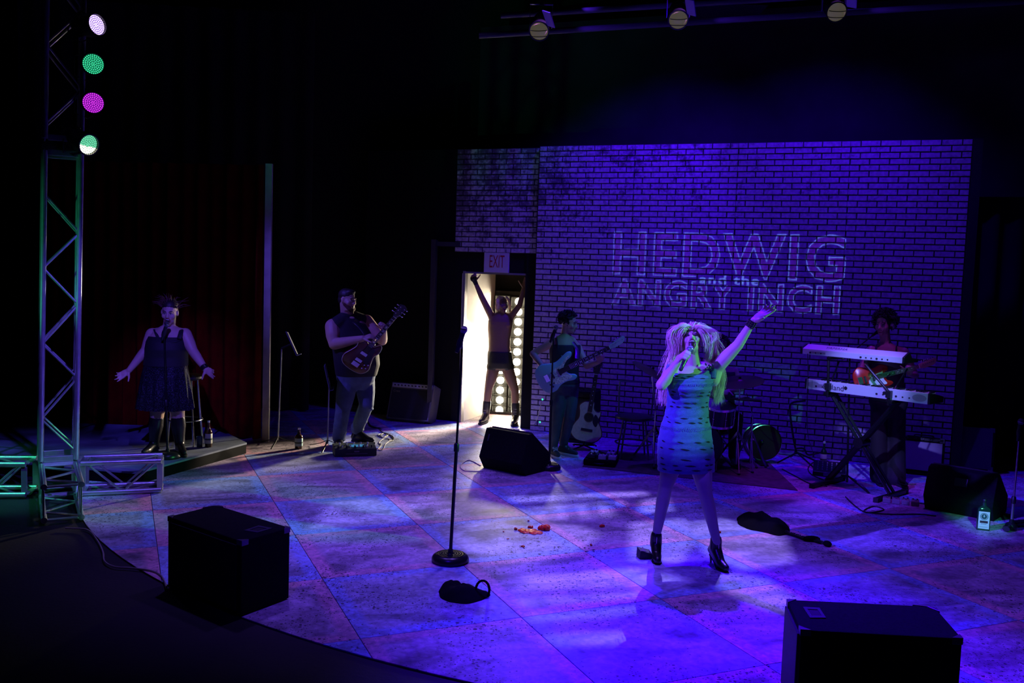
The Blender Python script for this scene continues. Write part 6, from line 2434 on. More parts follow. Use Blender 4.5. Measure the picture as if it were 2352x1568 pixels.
hh.features(dm, o=0.0, closed=False, teeth=False)
mb = MB()
mb.chain([DV(1638, 948), DV(1618, 962, -.45), DV(1625, 1055, -.45)], [0.115, 0.085, 0.065])
mb.chain([DV(1664, 948), DV(1690, 962, -.42), DV(1686, 1046, -.38)], [0.115, 0.085, 0.065])
blob('trousers', mb, mat('trousers_black', (0.012, 0.012, 0.014), 0.8), dm, 0.012, 3)
mb = MB()
torso(mb, [(DV(1650, 960), .18, .16), (DV(1650, 930), .19, .15), (DV(1651, 900), .175, .135), (DV(1652, 872), .19, .13), (DV(1653, 850), .175, .115)], S_, F_)
blob('shirt', mb, mat('shirt_dark_plum', (0.05, 0.02, 0.05), 0.8), dm, 0.012, 3)
for (px, py, dy) in ((1625, 1062, -.45), (1686, 1054, -.38)):
    an = DV(px, py, dy)
    mb = MB()
    gz = 0.03
    h_ = boot(mb, V((an.x, an.y, 0.10)), (0, -1, 0), gz, L=0.26, r=0.044)
    b_ = blob('shoe', mb, leather, dm, 0.010, 2)
    sole(h_, 0.009, 0.042, 0.03, rubber, b_)
curls('curly_hair', hh.p(0, -0.02, 0.05), (0.086, 0.102, 0.088), hh.M, 260, dark_hair, dm, r=0.016, seed=6, keep=lambda q: not (q.y > 0.4 and q.z < 0.5))
thr = thing('drum_stool', 'low drum stool under the seated drummer', 'stool', (DV(1650, 960).x, YD, 0.009))
c = DV(1650, 962)
obj('seat', MB().lathe([(0.14, c.z - 0.17), (0.165, c.z - 0.15), (0.165, c.z - 0.12), (0.13, c.z - 0.10), (0.01, c.z - 0.10)], (c.x, c.y, 0), (0, 0, 1), 24), leather, thr)
obj('post', MB().cyl((c.x, c.y, 0.25), (c.x, c.y, c.z - 0.16), 0.016, seg=10), chrome, thr)
for k in range(3):
    a = k * 2.094
    obj('leg', MB().cyl((c.x, c.y, 0.30), (c.x + 0.25 * math.cos(a), c.y + 0.25 * math.sin(a), 0.022), 0.010, seg=8), chrome, thr)


# ------------------------------------------------------------------ keyboard player with a red guitar
YK = 9.48
kp = thing('person', 'musician with big curly hair standing behind the keyboards with a red guitar', 'person', (4.0, YK, 0))
F_ = V((-0.45, -0.89, 0)).normalized()
S_ = V((0.89, -0.45, 0)).normalized()


def KV(px, py, dy=0.0):
    return P(px, py, YK + dy)


hk = Head(KV(2030, 745, -.02), (-0.72, -0.68, -0.10), (0, 0, 1), 0.228)
mb = MB()
tl = [(KV(2040, 950), .13, .12), (KV(2040, 922), .185, .14), (KV(2038, 890), .155, .12), (KV(2037, 860), .16, .12), (KV(2036, 832), .175, .12), (KV(2036, 812), .17, .105), (KV(2035, 796), .12, .08), (KV(2034, 786), .06, .055)]
torso(mb, tl, S_, F_)
hk.grow(mb, KV(2034, 792), 0.052)
sl, sr = KV(2001, 804, .05), KV(2076, 808, -.06)
el, er = KV(1977, 848, .0), KV(2103, 862, -.05)
wl, wr = KV(1990, 878, -.22), KV(2088, 858, -.30)
arm(mb, sl, el, wl, (0.050, 0.042, 0.036, 0.036, 0.025))
arm(mb, sr, er, wr, (0.050, 0.042, 0.036, 0.036, 0.025))
mb.limb(KV(2035, 802), .055, sl, .048).limb(KV(2035, 802), .055, sr, .048)
hand(mb, wl, (0.80, -0.2, -0.35), (0.2, 0.8, -0.3), curl=(30, 40, 30), side=1)
hand(mb, wr, (-0.1, -0.5, 0.8), (-0.5, -0.7, -0.2), curl=(50, 60, 40), side=-1)
hipl, hipr = KV(2022, 930, .02), KV(2058, 932, -.03)
knl, knr = KV(2018, 1010, .0), KV(2060, 1012, -.04)
anl, anr = KV(2020, 1092, .0), KV(2058, 1098, -.06)
leg(mb, hipl, knl, anl, (0.085, 0.078, 0.056, 0.054, 0.036))
leg(mb, hipr, knr, anr, (0.085, 0.078, 0.056, 0.054, 0.036))
blob('body', mb, skin2, kp, 0.0078, 3)
hk.features(kp, o=0.2, closed=False, teeth=False)
mb = MB()
mb.chain([hipl, knl, anl], [.10, .085, .10]).chain([hipr, knr, anr], [.10, .085, .10])
torso(mb, [(KV(2040, 955), .15, .13), (KV(2040, 925), .195, .15), (KV(2038, 895), .168, .13)], S_, F_)
blob('wide_trousers', mb, mat('trousers_black', (0.012, 0.012, 0.014), 0.8), kp, 0.011, 3)
mb = MB()
torso(mb, [(c, a + .010, b + .012) for c, a, b in tl[1:6]], S_, F_)
tk = blob('tank_top', mb, mat('tank_black', (0.015, 0.014, 0.018), 0.8), kp, 0.011, 3)
for (a, b, c, d, dy) in ((2012, 812, 2013, 794, .02), (2060, 816, 2058, 797, -.05)):
    obj('shoulder_strap', MB().tube(smooth_path([KV(a, b, -.10 + dy), KV((a + c) / 2, (b + d) / 2, -.08 + dy), KV(c, d, -.01 + dy), KV(c, d + 14, .08 + dy)], 5), 0.02, 8, flat=0.35), mat('tank_black', (0.015, 0.014, 0.018), 0.8), tk)
for an, td in ((anl, (-0.3, -0.95, 0)), (anr, (0.1, -0.99, 0))):
    mb = MB()
    h_ = boot(mb, V((an.x, an.y, 0.10)), td, 0.024, L=0.25, r=0.042)
    b_ = blob('boot', mb, leather, kp, 0.010, 2)
    sole(h_, 0.0, 0.042, 0.026, rubber, b_)
curls('curly_hair', hk.p(0, -0.025, 0.045), (0.095, 0.115, 0.098), hk.M, 520, dark_hair, kp, r=0.018, seed=7, keep=lambda q: not (q.y > 0.42 and q.z < 0.40))
mb = MB()
hk.ell(mb, (0, -0.035, 0.045), (0.094, 0.108, 0.094))
blob('hair', mb, dark_hair, kp, 0.012, 1)
obj('headphone_cup', MB().lathe([(0.001, -.02), (0.032, -.018), (0.036, 0.0), (0.030, 0.016), (0.001, 0.018)], hk.p(-0.098, -0.005, 0.0), hk.R, 20), mat('headphone', (0.25, 0.22, 0.3), 0.3), kp)
kd = (KV(2122, 843, -.36) - KV(2004, 872, -.30)).normalized()
guitar('electric_guitar', 'red electric guitar worn by the curly-haired keyboard player', KV(2002, 868, -.32), kd, (-0.30, -0.95, 0.05), 'tele', (mat('guitar_red', (0.55, 0.02, 0.01), 0.25), maple, rosewood, maple, chrome), scale_len=0.42, nstr=6, head='four', s=0.90,
       guard=([(-.04, -.02), (.04, .03), (.12, .035), (.12, -.04), (.14, -.10), (.05, -.09), (-.03, -.09)], white_paint))


# ================================================================== DOORWAY LIGHTS AND SIGN
bulb_m = mat('bulb_glow', (1, 1, 1), 0.4, emit=(1.0, 0.86, 0.62), estr=75.0)
BLX = V((1, -0.12, 0)).normalized()
bl = thing('blinder_rack', 'tall rack of glowing round bulbs behind the shirtless man in the doorway', 'stage light', (-0.1, 13.25, 0))
b0 = P(1128, 950, 13.3)
cols = [P(1147, 941, 13.3), P(1183, 945, 13.26)]
pitch_z = 0.148
mbh = MB()
n = V((-BLX.y * -1, BLX.x * -1, 0))
n = V((BLX.y, -BLX.x, 0))
FR = Matrix((BLX, n, V((0, 0, 1)))).transposed()
for ci, c0 in enumerate(cols):
    for k in range(12):
        c = V((c0.x, c0.y, c0.z + pitch_z * k))
        obj('lamp_cell', MB().box(c + BLX * .11 - n * .02, (0.012, 0.12, 0.14), FR).box(c - BLX * .11 - n * .02, (0.012, 0.12, 0.14), FR).box(c + V((0, 0, .070)) - n * .02, (0.22, 0.12, 0.010), FR).box(c - n * 0.085, (0.22, 0.008, 0.14), FR), mat('cell_dark', (0.006, 0.006, 0.005), 0.7, spec=0.2), bl, smooth=None)
        bu = obj('bulb', MB().lathe([(0.001, 0.034), (0.022, 0.030), (0.042, 0.016), (0.055, 0.0), (0.052, -0.012), (0.03, -0.04), (0.016, -0.06)], c + BLX * .0, n, 14), bulb_m, bl)
obj('rack_frame', MB().box((cols[0] + cols[1]) / 2 + V((0, 0, 0.82)) - n * 0.12, (0.56, 0.02, 1.9), FR), black_metal, bl, smooth=None)
obj('rack_base', MB().box(V((cols[0].x * .5 + cols[1].x * .5, cols[0].y * .5 + cols[1].y * .5, 0.02)), (0.56, 0.2, 0.04), FR), black_metal, bl, smooth=None)

sg_ = thing('exit_sign', 'white EXIT sign with red letters above the doorway', 'sign', WP(-0.58, 2.22, -0.04))
obj('board', wall_box(-0.765, -0.405, 2.085, 2.352, -0.05, -0.02), mat('sign_white', (0.62, 0.56, 0.6), 0.5), sg_, smooth=None, bevel=0.004)
lettering('letters', 'EXIT', mat('sign_red', (0.42, 0.01, 0.02), 0.5), sg_, frame(WP(-0.575, 2.235, -0.018), WE, V((0, 0, 1)), WN), 0.215, 0.165)

# ================================================================== KEYBOARDS
def keyboard(label, bl_px, br_px, z, h, dep, text, slope, spk=False, tw=0.2, tx=0.25):
    A, B = G(*bl_px, z), G(*br_px, z)
    e = (B - A)
    L = e.length
    e.normalize()
    d = V((-e.y, e.x, 0))                      # away from the audience, towards the player
    t = thing('keyboard', label, 'keyboard', (A + B) / 2)
    F = frame(A, e, d, V((0, 0, 1)))
    cream = mat('keyboard_white', (0.72, 0.72, 0.78), 0.4)
    fn = lambda p: F @ V((p.z, p.x, p.y))
    prof = [(0, 0), (0.0, h), (slope[0], h + slope[1]), (slope[0] + 0.02, h + slope[1] - 0.005), (dep * 0.55, h * 0.8), (dep, h * 0.55), (dep, 0)]
    obj('body', MB().prism(prof, 0.02, L - 0.02, fn), cream, t, smooth=None, bevel=0.004)
    for x0 in (0, L - 0.02):
        obj('end_cheek', MB().prism([(p[0] * 1.02 - 0.002, p[1] * 1.02) for p in prof], x0, x0 + 0.02, fn), black_plastic, t, smooth=None, bevel=0.004)
    dark = mat('port_black', (0.015, 0.015, 0.02), 0.5)
    # ports along the back
    rnd = random.Random(len(text))
    for k in range(9):
        x = L * (0.10 + 0.055 * k) if k < 3 else L * (0.45 + 0.05 * k)
        obj('socket', MB(F).cyl((x, -0.003, h * 0.38), (x, 0.002, h * 0.38), 0.008 if k % 3 else 0.011, seg=10), dark, t)
    obj('port_panel', MB(F).box((L * 0.18, -0.0015, h * 0.45), (0.16, 0.002, h * 0.35)), mat('port_grey', (0.3, 0.3, 0.33), 0.5), t, smooth=None)
    if spk:
        for x in (0.10, L - 0.10):
            ring = MB(F)
            n_ = 28
            vs = [V((x + 0.068 * math.cos(2 * PI * j / n_), -0.002, h * 0.5 + h * 0.33 * math.sin(2 * PI * j / n_))) for j in range(n_)]
            vs2 = [V((v.x, 0.002, v.z)) for v in vs]
            ring.rings([vs, vs2])
            obj('speaker_grille', ring, mat('grille_light', (0.38, 0.38, 0.42), 0.6, bump=0.5, bscale=500), t, smooth=None)
        for x in (L * 0.35, L * 0.66):
            obj('badge', MB(F).cyl((x, -0.003, h * 0.55), (x, 0.002, h * 0.55), 0.018, seg=16), dark, t)
        lettering('brand_letters', text, dark, t, F @ Matrix.Translation((tx, -0.002, h * 0.48)) @ Matrix.Rotation(PI / 2, 4, 'X'), tw)
    else:
        ang = math.atan2(slope[1], slope[0])
        lettering('brand_letters', text, mat('letter_violet', (0.12, 0.10, 0.2), 0.5), t, F @ Matrix.Translation((L * 0.34, slope[0] * 0.5, h + slope[1] * 0.5 + 0.001)) @ Matrix.Rotation(ang, 4, 'X'), tw, slope[0] * 0.42)
    # keys on the player's side
    wk = mat('key_white', (0.7, 0.7, 0.68), 0.35)
    nk = 61
    kw = (L - 0.14) / 36
    mw, mk = MB(F), MB(F)
    for k in range(36):
        mw.box((0.07 + kw * (k + 0.5), dep - 0.075, h * 0.80), (kw * 0.92, 0.14, 0.012))
        if k % 7 not in (2, 6):
            mk.box((0.07 + kw * (k + 1), dep - 0.10, h * 0.92), (kw * 0.5, 0.09, 0.014))
    for nm, m_, mm in (('white_keys', mw, wk), ('black_keys', mk, black_plastic)):
        o = obj(nm, m_, mm, t, smooth=None)
        o['kind'] = 'stuff'
    return t, F, L


k1, KF1, KL1 = keyboard('upper pale keyboard on the stand, its back lit violet and green', (1838.8, 812), (2076.6, 835), 1.345, 0.058, 0.32, 'YAMAHA', (0.11, 0.045), tw=0.24)
k2, KF2, KL2 = keyboard('lower long white keyboard with round speaker grilles on the stand', (1848, 892), (2135, 929.5), 0.985, 0.105, 0.30, 'Roland', (0.03, 0.0), spk=True, tw=0.22, tx=0.325)

ks = thing('keyboard_stand', 'black double-braced X stand holding both keyboards', 'stand', G(1960, 1140))
kc = KF2 @ V((KL2 * 0.46, 0.14, 0))
e2, d2 = KF2.to_3x3() @ V((1, 0, 0)), KF2.to_3x3() @ V((0, 1, 0))


def kpt(x, y, z):
    p = V((kc.x, kc.y, 0)) + e2 * x + d2 * y
    return V((p.x, p.y, z))


hx = 0.34
for y in (-0.06, 0.03):
    for s in (-1, 1):
        q0, q1 = kpt(-s * hx, y, 0.045), kpt(s * hx, y, 0.955)
        a = (q1 - q0).normalized()
        obj('cross_tube', MB().tube([q0, q1], 0.021, 4), black_metal, ks, smooth=None, bevel=0.003)
obj('hinge_disc', MB().cyl(kpt(0, -0.10, 0.5), kpt(0, 0.07, 0.5), 0.052, seg=20), black_metal, ks)
for s in (-1, 1):
    f = obj('floor_bar', MB().box(kpt(s * hx, -0.02, 0.026), (0.04, 0.62, 0.04), Matrix((e2, d2, V((0, 0, 1)))).transposed()), black_metal, ks, smooth=None, bevel=0.004)
    for yy in (-0.33, 0.29):
        obj('rubber_cap', MB().box(kpt(s * hx, yy, 0.022), (0.05, 0.03, 0.044), Matrix((e2, d2, V((0, 0, 1)))).transposed()), rubber, f, smooth=None)
    obj('top_arm', MB().box(kpt(s * hx, 0.0, 0.965), (0.04, 0.36, 0.035), Matrix((e2, d2, V((0, 0, 1)))).transposed()), black_metal, ks, smooth=None, bevel=0.003)
    # uprights of the second tier
    p0 = kpt(s * (hx - 0.02), -0.17, 0.94)
    k1c = KF1 @ V((KL1 * (0.30 if s < 0 else 0.66), -0.02, -0.02))
    p1 = V((k1c.x, k1c.y, 1.30))
    obj('tier_upright', MB().tube([kpt(s * (hx - 0.02), 0.0, 0.95), p0, p0 + V((0, 0, 0.12)), p1], 0.014, 8), black_metal, ks)
    obj('clamp', MB().box(p0 + V((0, 0, 0.10)), (0.05, 0.05, 0.07), Matrix((e2, d2, V((0, 0, 1)))).transposed()), black_plastic, ks, smooth=None, bevel=0.004)
    q = KF1 @ V((KL1 * (0.30 if s < 0 else 0.66), 0.15, -0.018))
    obj('tier_arm', MB().box(q, (0.035, 0.36, 0.03), KF1.to_3x3()), black_metal, ks, smooth=None, bevel=0.003)
    obj('brace_strut', MB().cyl(kpt(s * (hx - 0.02), -0.17, 1.0), kpt(s * (hx + 0.02), 0.10, 1.28), 0.008, seg=8), black_metal, ks)

# boom microphone in front of the keyboard player
bs = thing('boom_stand', 'black boom microphone stand reaching over the upper keyboard', 'microphone stand', G(1945, 1120))
f = G(1945, 1118)
tp = P(1952, 812, f.y)
obj('pole', MB().cyl(f + V((0, 0, 0.05)), tp, 0.011, 0.009, 10), black_metal, bs)
tip = P(2012, 764, f.y + 0.35)
obj('boom_arm', MB().cyl(tp + (tp - tip).normalized() * 0.16, tip, 0.007, seg=8), black_metal, bs)
obj('boom_clutch', MB().ell(tp, 0.024, seg=12).box(tp + V((0, -.02, 0)), (0.03, 0.05, 0.02)), black_plastic, bs)
for k in range(3):
    a = 0.9 + k * 2.094
    obj('leg', MB().cyl(f + V((0, 0, 0.12)), f + V((math.cos(a) * 0.30, math.sin(a) * 0.30, 0.012)), 0.008, seg=8), black_metal, bs)
m_ = thing('microphone', 'microphone at the tip of the boom arm over the keyboards', 'microphone', tip, 'microphones on stands')
dm_ = (tp - tip).normalized()
mic(m_, tip - dm_ * 0.09, dm_)
# power strip lead hanging from the upper keyboard
single('keyboard_lead', MB().tube(smooth_path([P(1855, 812, 9.05), P(1856, 860, 9.12), P(1854, 930, 9.4), P(1856, 1000, 9.8), G(1872, 1052)], 8), 0.004, 6), cable_black, 'thin black lead hanging from the left end of the upper keyboard', 'cable', G(1872, 1052))

# ---- acoustic guitar on a stand
ac_org = P(1351, 968, 10.72)
ac_dir = (P(1372, 846, 10.80) - ac_org).normalized()
spruce = mat('spruce_top', (0.62, 0.48, 0.30), 0.35, noise=0.12, nscale=30)
ag, AF = guitar('acoustic_guitar', 'natural-topped acoustic guitar with a cutaway resting on a stand by the brick wall', ac_org, ac_dir, (-0.10, -0.97, 0.20), 'acoustic',
                (mat('mahogany_dark', (0.06, 0.02, 0.015), 0.35), mat('mahogany_neck', (0.10, 0.04, 0.025), 0.4), rosewood, rosewood, chrome), scale_len=0.34, body_t=0.10, s=0.98, top_m=spruce,
                guard=([(.0, -.055), (.06, -.06), (.10, -.075), (.06, -.115), (.0, -.12), (-.05, -.10)], black_plastic))
ast = thing('guitar_stand', 'folding stand under the acoustic guitar', 'stand', G(1352, 1022))
g0 = V((ac_org.x, ac_org.y + 0.10, 0))
cr = ac_org - ac_dir * 0.27
obj('yoke', MB().tube(smooth_path([cr + V((-.13, -.10, 0.0)), cr + V((-.12, 0.05, -.02)), cr + V((0, 0.08, -.03)), cr + V((.12, 0.05, -.02)), cr + V((.13, -.10, 0.0))], 4), 0.010, 8), black_metal, ast)
for q in ((-.22, -.20), (.22, -.20), (0, .30)):
    obj('leg', MB().cyl(cr + V((0, 0.08, -.03)), V((cr.x + q[0], cr.y + q[1], 0.01)), 0.010, seg=8), black_metal, ast)
obj('back_post', MB().cyl(cr + V((0, 0.08, -.03)), ac_org + ac_dir * 0.30 + V((0, 0.13, 0)), 0.010, seg=8), black_metal, ast)

# ================================================================== DRUM KIT
def tripod(t, base, h, spread=0.28, z0=0.009, m_=chrome, hub=0.42):
    base = V((base.x, base.y, z0))
    obj('tube', MB().cyl(base + V((0, 0, 0.06)), base + V((0, 0, h * 0.55)), 0.013, seg=10), m_, t)
    obj('upper_tube', MB().cyl(base + V((0, 0, h * 0.55)), base + V((0, 0, h)), 0.009, seg=10), m_, t)
    obj('wing_nut', MB().ell(base + V((0.018, -0.01, h * 0.55)), (0.022, 0.01, 0.012), seg=8, rng=6).lathe([(.013, -.02), (.019, -.015), (.019, .015), (.013, .02)], base + V((0, 0, h * .55)), (0, 0, 1), 12), m_, t)
    for k in range(3):
        a = 0.4 + k * 2.094
        f_ = base + V((math.cos(a) * spread, math.sin(a) * spread, 0.012))
        l_ = obj('leg', MB().box((base + V((0, 0, hub)) + f_) / 2, (0.007, 0.022, (base + V((0, 0, hub)) - f_).length), (base + V((0, 0, hub)) - f_).to_track_quat('Z', 'Y').to_matrix()), m_, t, smooth=None)
        obj('rubber_foot', MB().ell(f_, (0.018, 0.018, 0.0115), seg=8, rng=6), rubber, l_)
    return base


bronze = mat('cymbal_bronze', (0.14, 0.10, 0.05), 0.35, metal=0.9)
dull = mat('dull_chrome', (0.40, 0.40, 0.43), 0.25, metal=1.0)


def cymbal(label, base_px, c, r, tilt, zr=0.0):
    b = G(*base_px)
    c = V(c)
    t = thing('cymbal', label, 'cymbal', (b.x, b.y, 0.009), 'cymbals of the drum kit')
    ax = V((math.sin(tilt), -0.15, math.cos(tilt))).normalized()
    obj('bronze_disc', MB().lathe([(0.006, 0.024), (0.02, 0.023), (0.038, 0.012), (0.05, 0.006), (r, -0.014), (r, -0.016), (0.05, 0.004), (0.038, 0.010), (0.006, 0.020)], c, ax, 40), bronze, t)
    bb = tripod(t, b, 0.62, m_=dull)
    obj('boom', MB().cyl(bb + V((0, 0, 0.60)), c, 0.008, seg=8), dull, t)
    obj('felt', MB().cyl(c + ax * 0.022, c + ax * 0.045, 0.014, seg=12), rubber, t)
    return t


cymbal('dark cymbal left of the blond singer above the dark stool', (1500, 1066), P(1497, 851, 9.85), 0.23, 0.45)
cymbal('wide ride cymbal right of the blond singer', (1690, 1080), P(1700, 874, 9.75), 0.255, -0.16)
# hi-hat like small cymbal on its stand
hhb = G(1722, 1078)
t = thing('cymbal', 'small cymbal pair on a straight stand right of the drummer', 'cymbal', (hhb.x, hhb.y, 0.009), 'cymbals of the drum kit')
tripod(t, hhb, 0.60, spread=0.22, m_=dull)
c = P(1714, 915, hhb.y)
obj('rod', MB().cyl((hhb.x, hhb.y, 0.6), c + V((0, 0, 0.06)), 0.004, seg=6), dull, t)
obj('bronze_disc', MB().lathe([(0.006, 0.02), (0.03, 0.016), (0.05, 0.006), (0.17, -0.004), (0.17, -0.008), (0.006, -0.004)], c, (0, 0.05, 1), 32), bronze, t)
obj('bronze_disc', MB().lathe([(0.006, -0.02), (0.03, -0.018), (0.05, -0.014), (0.17, -0.010), (0.17, -0.013), (0.006, -0.024)], c, (0, 0.05, 1), 32), bronze, t)


def drum(label, c, ax, r, depth, shell, head_m, name='drum', legs=False, hoop=None, nl=8, stand_base=None):
    c, ax = V(c), V(ax).normalized()
    t = thing(name, label, 'drum', (c.x, c.y, 0.009), 'drums of the kit')
    obj('shell', MB().lathe([(r * .97, -depth / 2), (r, -depth / 2 + .004), (r, depth / 2 - .004), (r * .97, depth / 2)], c, ax, 40), shell, t)
    hm = hoop or chrome
    a = ax.orthogonal().normalized()
    b = ax.cross(a)
    for s in (-1, 1):
        obj('hoop', MB().lathe([(r * 1.0, s * depth / 2 - .016), (r * 1.045, s * depth / 2 - .014), (r * 1.045, s * depth / 2 + .012), (r * 1.0, s * depth / 2 + .014)], c, ax, 40, True), hm, t)
        obj('drum_head', MB().lathe([(0.001, s * depth / 2 - .002), (r * .995, s * depth / 2 - .002), (r * .995, s * depth / 2 + .003), (0.001, s * depth / 2 + .003)], c, ax, 40), head_m, t)
    for k in range(nl):
        th_ = 2 * PI * k / nl + 0.2
        q = (a * math.cos(th_) + b * math.sin(th_)) * r * 1.05
        obj('lug', MB().cyl(c + q - ax * depth * .47, c + q + ax * depth * .47, 0.004, seg=6).ell(c + q, 0.013, seg=8, rng=6), chrome, t)
    if stand_base is not None:
        sb = V(stand_base)
        obj('stand_tube', MB().cyl((sb.x, sb.y, 0.05), c, 0.012, seg=8), dull, t)
        for k in range(3):
            a_ = 0.3 + k * 2.094
            obj('stand_leg', MB().cyl((sb.x, sb.y, 0.22), (sb.x + .2 * math.cos(a_), sb.y + .2 * math.sin(a_), 0.018), 0.008, seg=6), dull, t)
    return t


dshell = mat('drum_shell_dark', (0.02, 0.015, 0.02), 0.15)
dhead = mat('drum_head', (0.35, 0.32, 0.3), 0.6)
dc = P(1652, 950, 9.85)
drum('dark snare-sized drum with shiny lugs at the hip of the blond singer', dc, (0.0, -0.25, 1), 0.165, 0.20, dshell, dhead, 'snare_drum', stand_base=(dc.x, dc.y + .02, 0))
dc = P(1600, 1030, 9.95)
dc.z = 0.275
drum('bass drum hidden behind the legs of the blond singer', dc, (-0.1, -1, 0.0), 0.255, 0.32, dshell, mat('bass_head_dark', (0.03, 0.03, 0.035), 0.5), 'bass_drum', nl=8, hoop=dshell)
dc = P(1560, 930, 9.9)
drum('rack tom hidden behind the blond singer', dc, (0.05, -0.5, 0.9), 0.15, 0.20, dshell, dhead, 'tom_drum', nl=6, stand_base=(dc.x, dc.y, 0.05))
dc = P(1748, 1032, 10.35)
dc.z = 0.235
drum('small dark red drum standing on edge on the rug by the brick wall', dc, (0.12, -1, 0.08), 0.20, 0.16, mat('drum_red', (0.16, 0.02, 0.02), 0.3), mat('drum_head_red', (0.07, 0.015, 0.015), 0.8), 'floor_drum', nl=6)
dc2 = dc + V((-.03, -.11, 0))
single('bass_pedal', MB().box((dc2.x, dc2.y - .05, 0.03), (0.09, 0.26, 0.02), Matrix.Rotation(0.12, 3, 'X')).box((dc2.x, dc2.y + .08 - .05, 0.10), (0.02, 0.02, 0.16)).ell((dc2.x, dc2.y - .01, 0.25), (0.025, 0.03, 0.035), seg=10).cyl((dc2.x, dc2.y + .03, 0.12), (dc2.x, dc2.y - .01, 0.25), 0.006, seg=6), black_metal, 'black foot pedal with a felt beater in front of the dark red drum', 'pedal', (dc2.x, dc2.y, 0.009))
# bare stand in front of the wall (right of the drums)
f = G(1829, 1062)
t = thing('guitar_stand', 'empty black tubular guitar stand by the wall right of the rug', 'stand', f)
ytop = f.y + 0.05
obj('post', MB().tube(smooth_path([V((f.x, f.y, 0.10)), P(1823, 1010, ytop), P(1815, 950, ytop), P(1818, 926, ytop), P(1850, 920, ytop)], 5), 0.012, 8), black_metal, t)
obj('cradle', MB().tube(smooth_path([P(1826, 1030, f.y), P(1846, 1030, f.y - .05), P(1856, 1044, f.y - .12), P(1882, 1040, f.y - .14)], 5), 0.010, 8), black_metal, t)
for q in ((-.25, -.10), (.28, -.12), (.02, .28), (.10, -.32)):
    obj('leg', MB().cyl((f.x, f.y, 0.12), (f.x + q[0], f.y + q[1], 0.011), 0.010, seg=8), black_metal, t)

# ================================================================== PEDALS, CABLES, THINGS ON THE FLOOR
# pedalboard in front of the guitarist
A, B = G(769, 1050), G(865, 1047)
e = (B - A)
L = e.length
e.normalize()
d = V((-e.y, e.x, 0))
F = frame(A, e, d, V((0, 0, 1)))
pb = thing('effects_unit', 'long black effects processor with lit knobs at the feet of the man in jeans', 'effects pedal', (A + B) / 2)
fn = lambda p: F @ V((p.z, p.x, p.y))
obj('casing', MB().prism([(0, 0.004), (0, 0.085), (0.10, 0.105), (0.24, 0.112), (0.24, 0.004)], 0, L, fn), mat('unit_green_black', (0.03, 0.045, 0.04), 0.5), pb, smooth=None, bevel=0.004)
for k in range(9):
    x = L * (0.09 + 0.10 * k)
    p = F @ V((x, 0.045 + 0.02 * (k % 2), 0.095))
    obj('knob', MB().cyl(p, p + V((0, 0, 0.024)), 0.011, 0.009, 12), chrome if k % 2 else black_plastic, pb)
for k in range(5):
    p = F @ V((L * (0.15 + 0.17 * k), 0.15, 0.108))
    obj('foot_switch', MB().cyl(p, p + V((0, 0, 0.028)), 0.012, 0.010, 12), chrome, pb)
obj('display', MB(F).box((L * 0.55, 0.09, 0.106), (0.16, 0.05, 0.006), Matrix.Rotation(0.2, 3, 'X')), mat('display_cyan', (0.02, 0.05, 0.06), 0.3, emit=(0.1, 0.5, 1.0), estr=0.35), pb, smooth=None)
obj('logo_plate', MB(F).box((L * 0.52, -0.002, 0.058), (0.055, 0.003, 0.014)), mat('logo_grey', (0.25, 0.25, 0.25), 0.5), pb, smooth=None)
obj('front_stripe', MB(F).box((L * 0.52, -0.0015, 0.033), (0.24, 0.002, 0.005)), mat('logo_grey', (0.25, 0.25, 0.25), 0.5), pb, smooth=None)
# bassist's board with small pale pedals
A, B = G(1339, 1070), G(1412, 1076)
e = (B - A)
L = e.length
e.normalize()
d = V((-e.y, e.x, 0))
F = frame(A + V((0, 0, 0.009)), e, d, V((0, 0, 1)))
pb = thing('pedalboard', 'dark pedalboard at the edge of the rug near the bassist', 'pedalboard', A)
obj('board', MB(F).box((L / 2, 0.19, 0.035), (L, 0.36, 0.055)), carpet_black, pb, smooth=None, bevel=0.005)
obj('carry_handle', MB(F).tube(smooth_path([(L * .35, -.002, .035), (L * .37, -.022, .035), (L * .63, -.022, .035), (L * .65, -.002, .035)], 4), 0.006, 8), leather, pb)
for k in range(3):
    obj('cross_rail', MB(F).box((L / 2, 0.06 + 0.12 * k, 0.064), (L * 0.94, 0.05, 0.006)), black_metal, pb, smooth=None)
for i, (x, y, nm) in enumerate(((0.08, 0.29, 'small pale pedal at the back left of the pedalboard'), (0.27, 0.29, 'small pale pedal at the back right of the pedalboard, its light on'), (0.20, 0.10, 'pale pedal at the front middle of the pedalboard'), (0.31, 0.11, 'pale pedal at the front right corner of the pedalboard'), (0.08, 0.12, 'dark pedal at the front left of the pedalboard'))):
    c = F @ V((x, y, 0.068))
    tp_ = thing('effects_pedal', nm, 'effects pedal', c, 'pedals on the bassist\'s pedalboard')
    pm = mat('pedal_pale', (0.55, 0.62, 0.55), 0.4) if i < 4 else black_metal
    R3 = F.to_3x3()
    obj('enclosure', MB().box(c + V((0, 0, 0.024)), (0.085, 0.125, 0.042), R3), pm, tp_, smooth=None, bevel=0.005)
    for s in (-1, 1):
        q = c + R3 @ V((s * .022, .035, .045))
        obj('knob', MB().cyl(q, q + V((0, 0, .016)), .010, .008, 10), black_plastic, tp_)
    q = c + R3 @ V((0, -.035, .045))
    obj('foot_switch', MB().cyl(q, q + V((0, 0, .016)), .010, .009, 10), chrome, tp_)
p = F @ V((0.27, 0.32, 0.122))
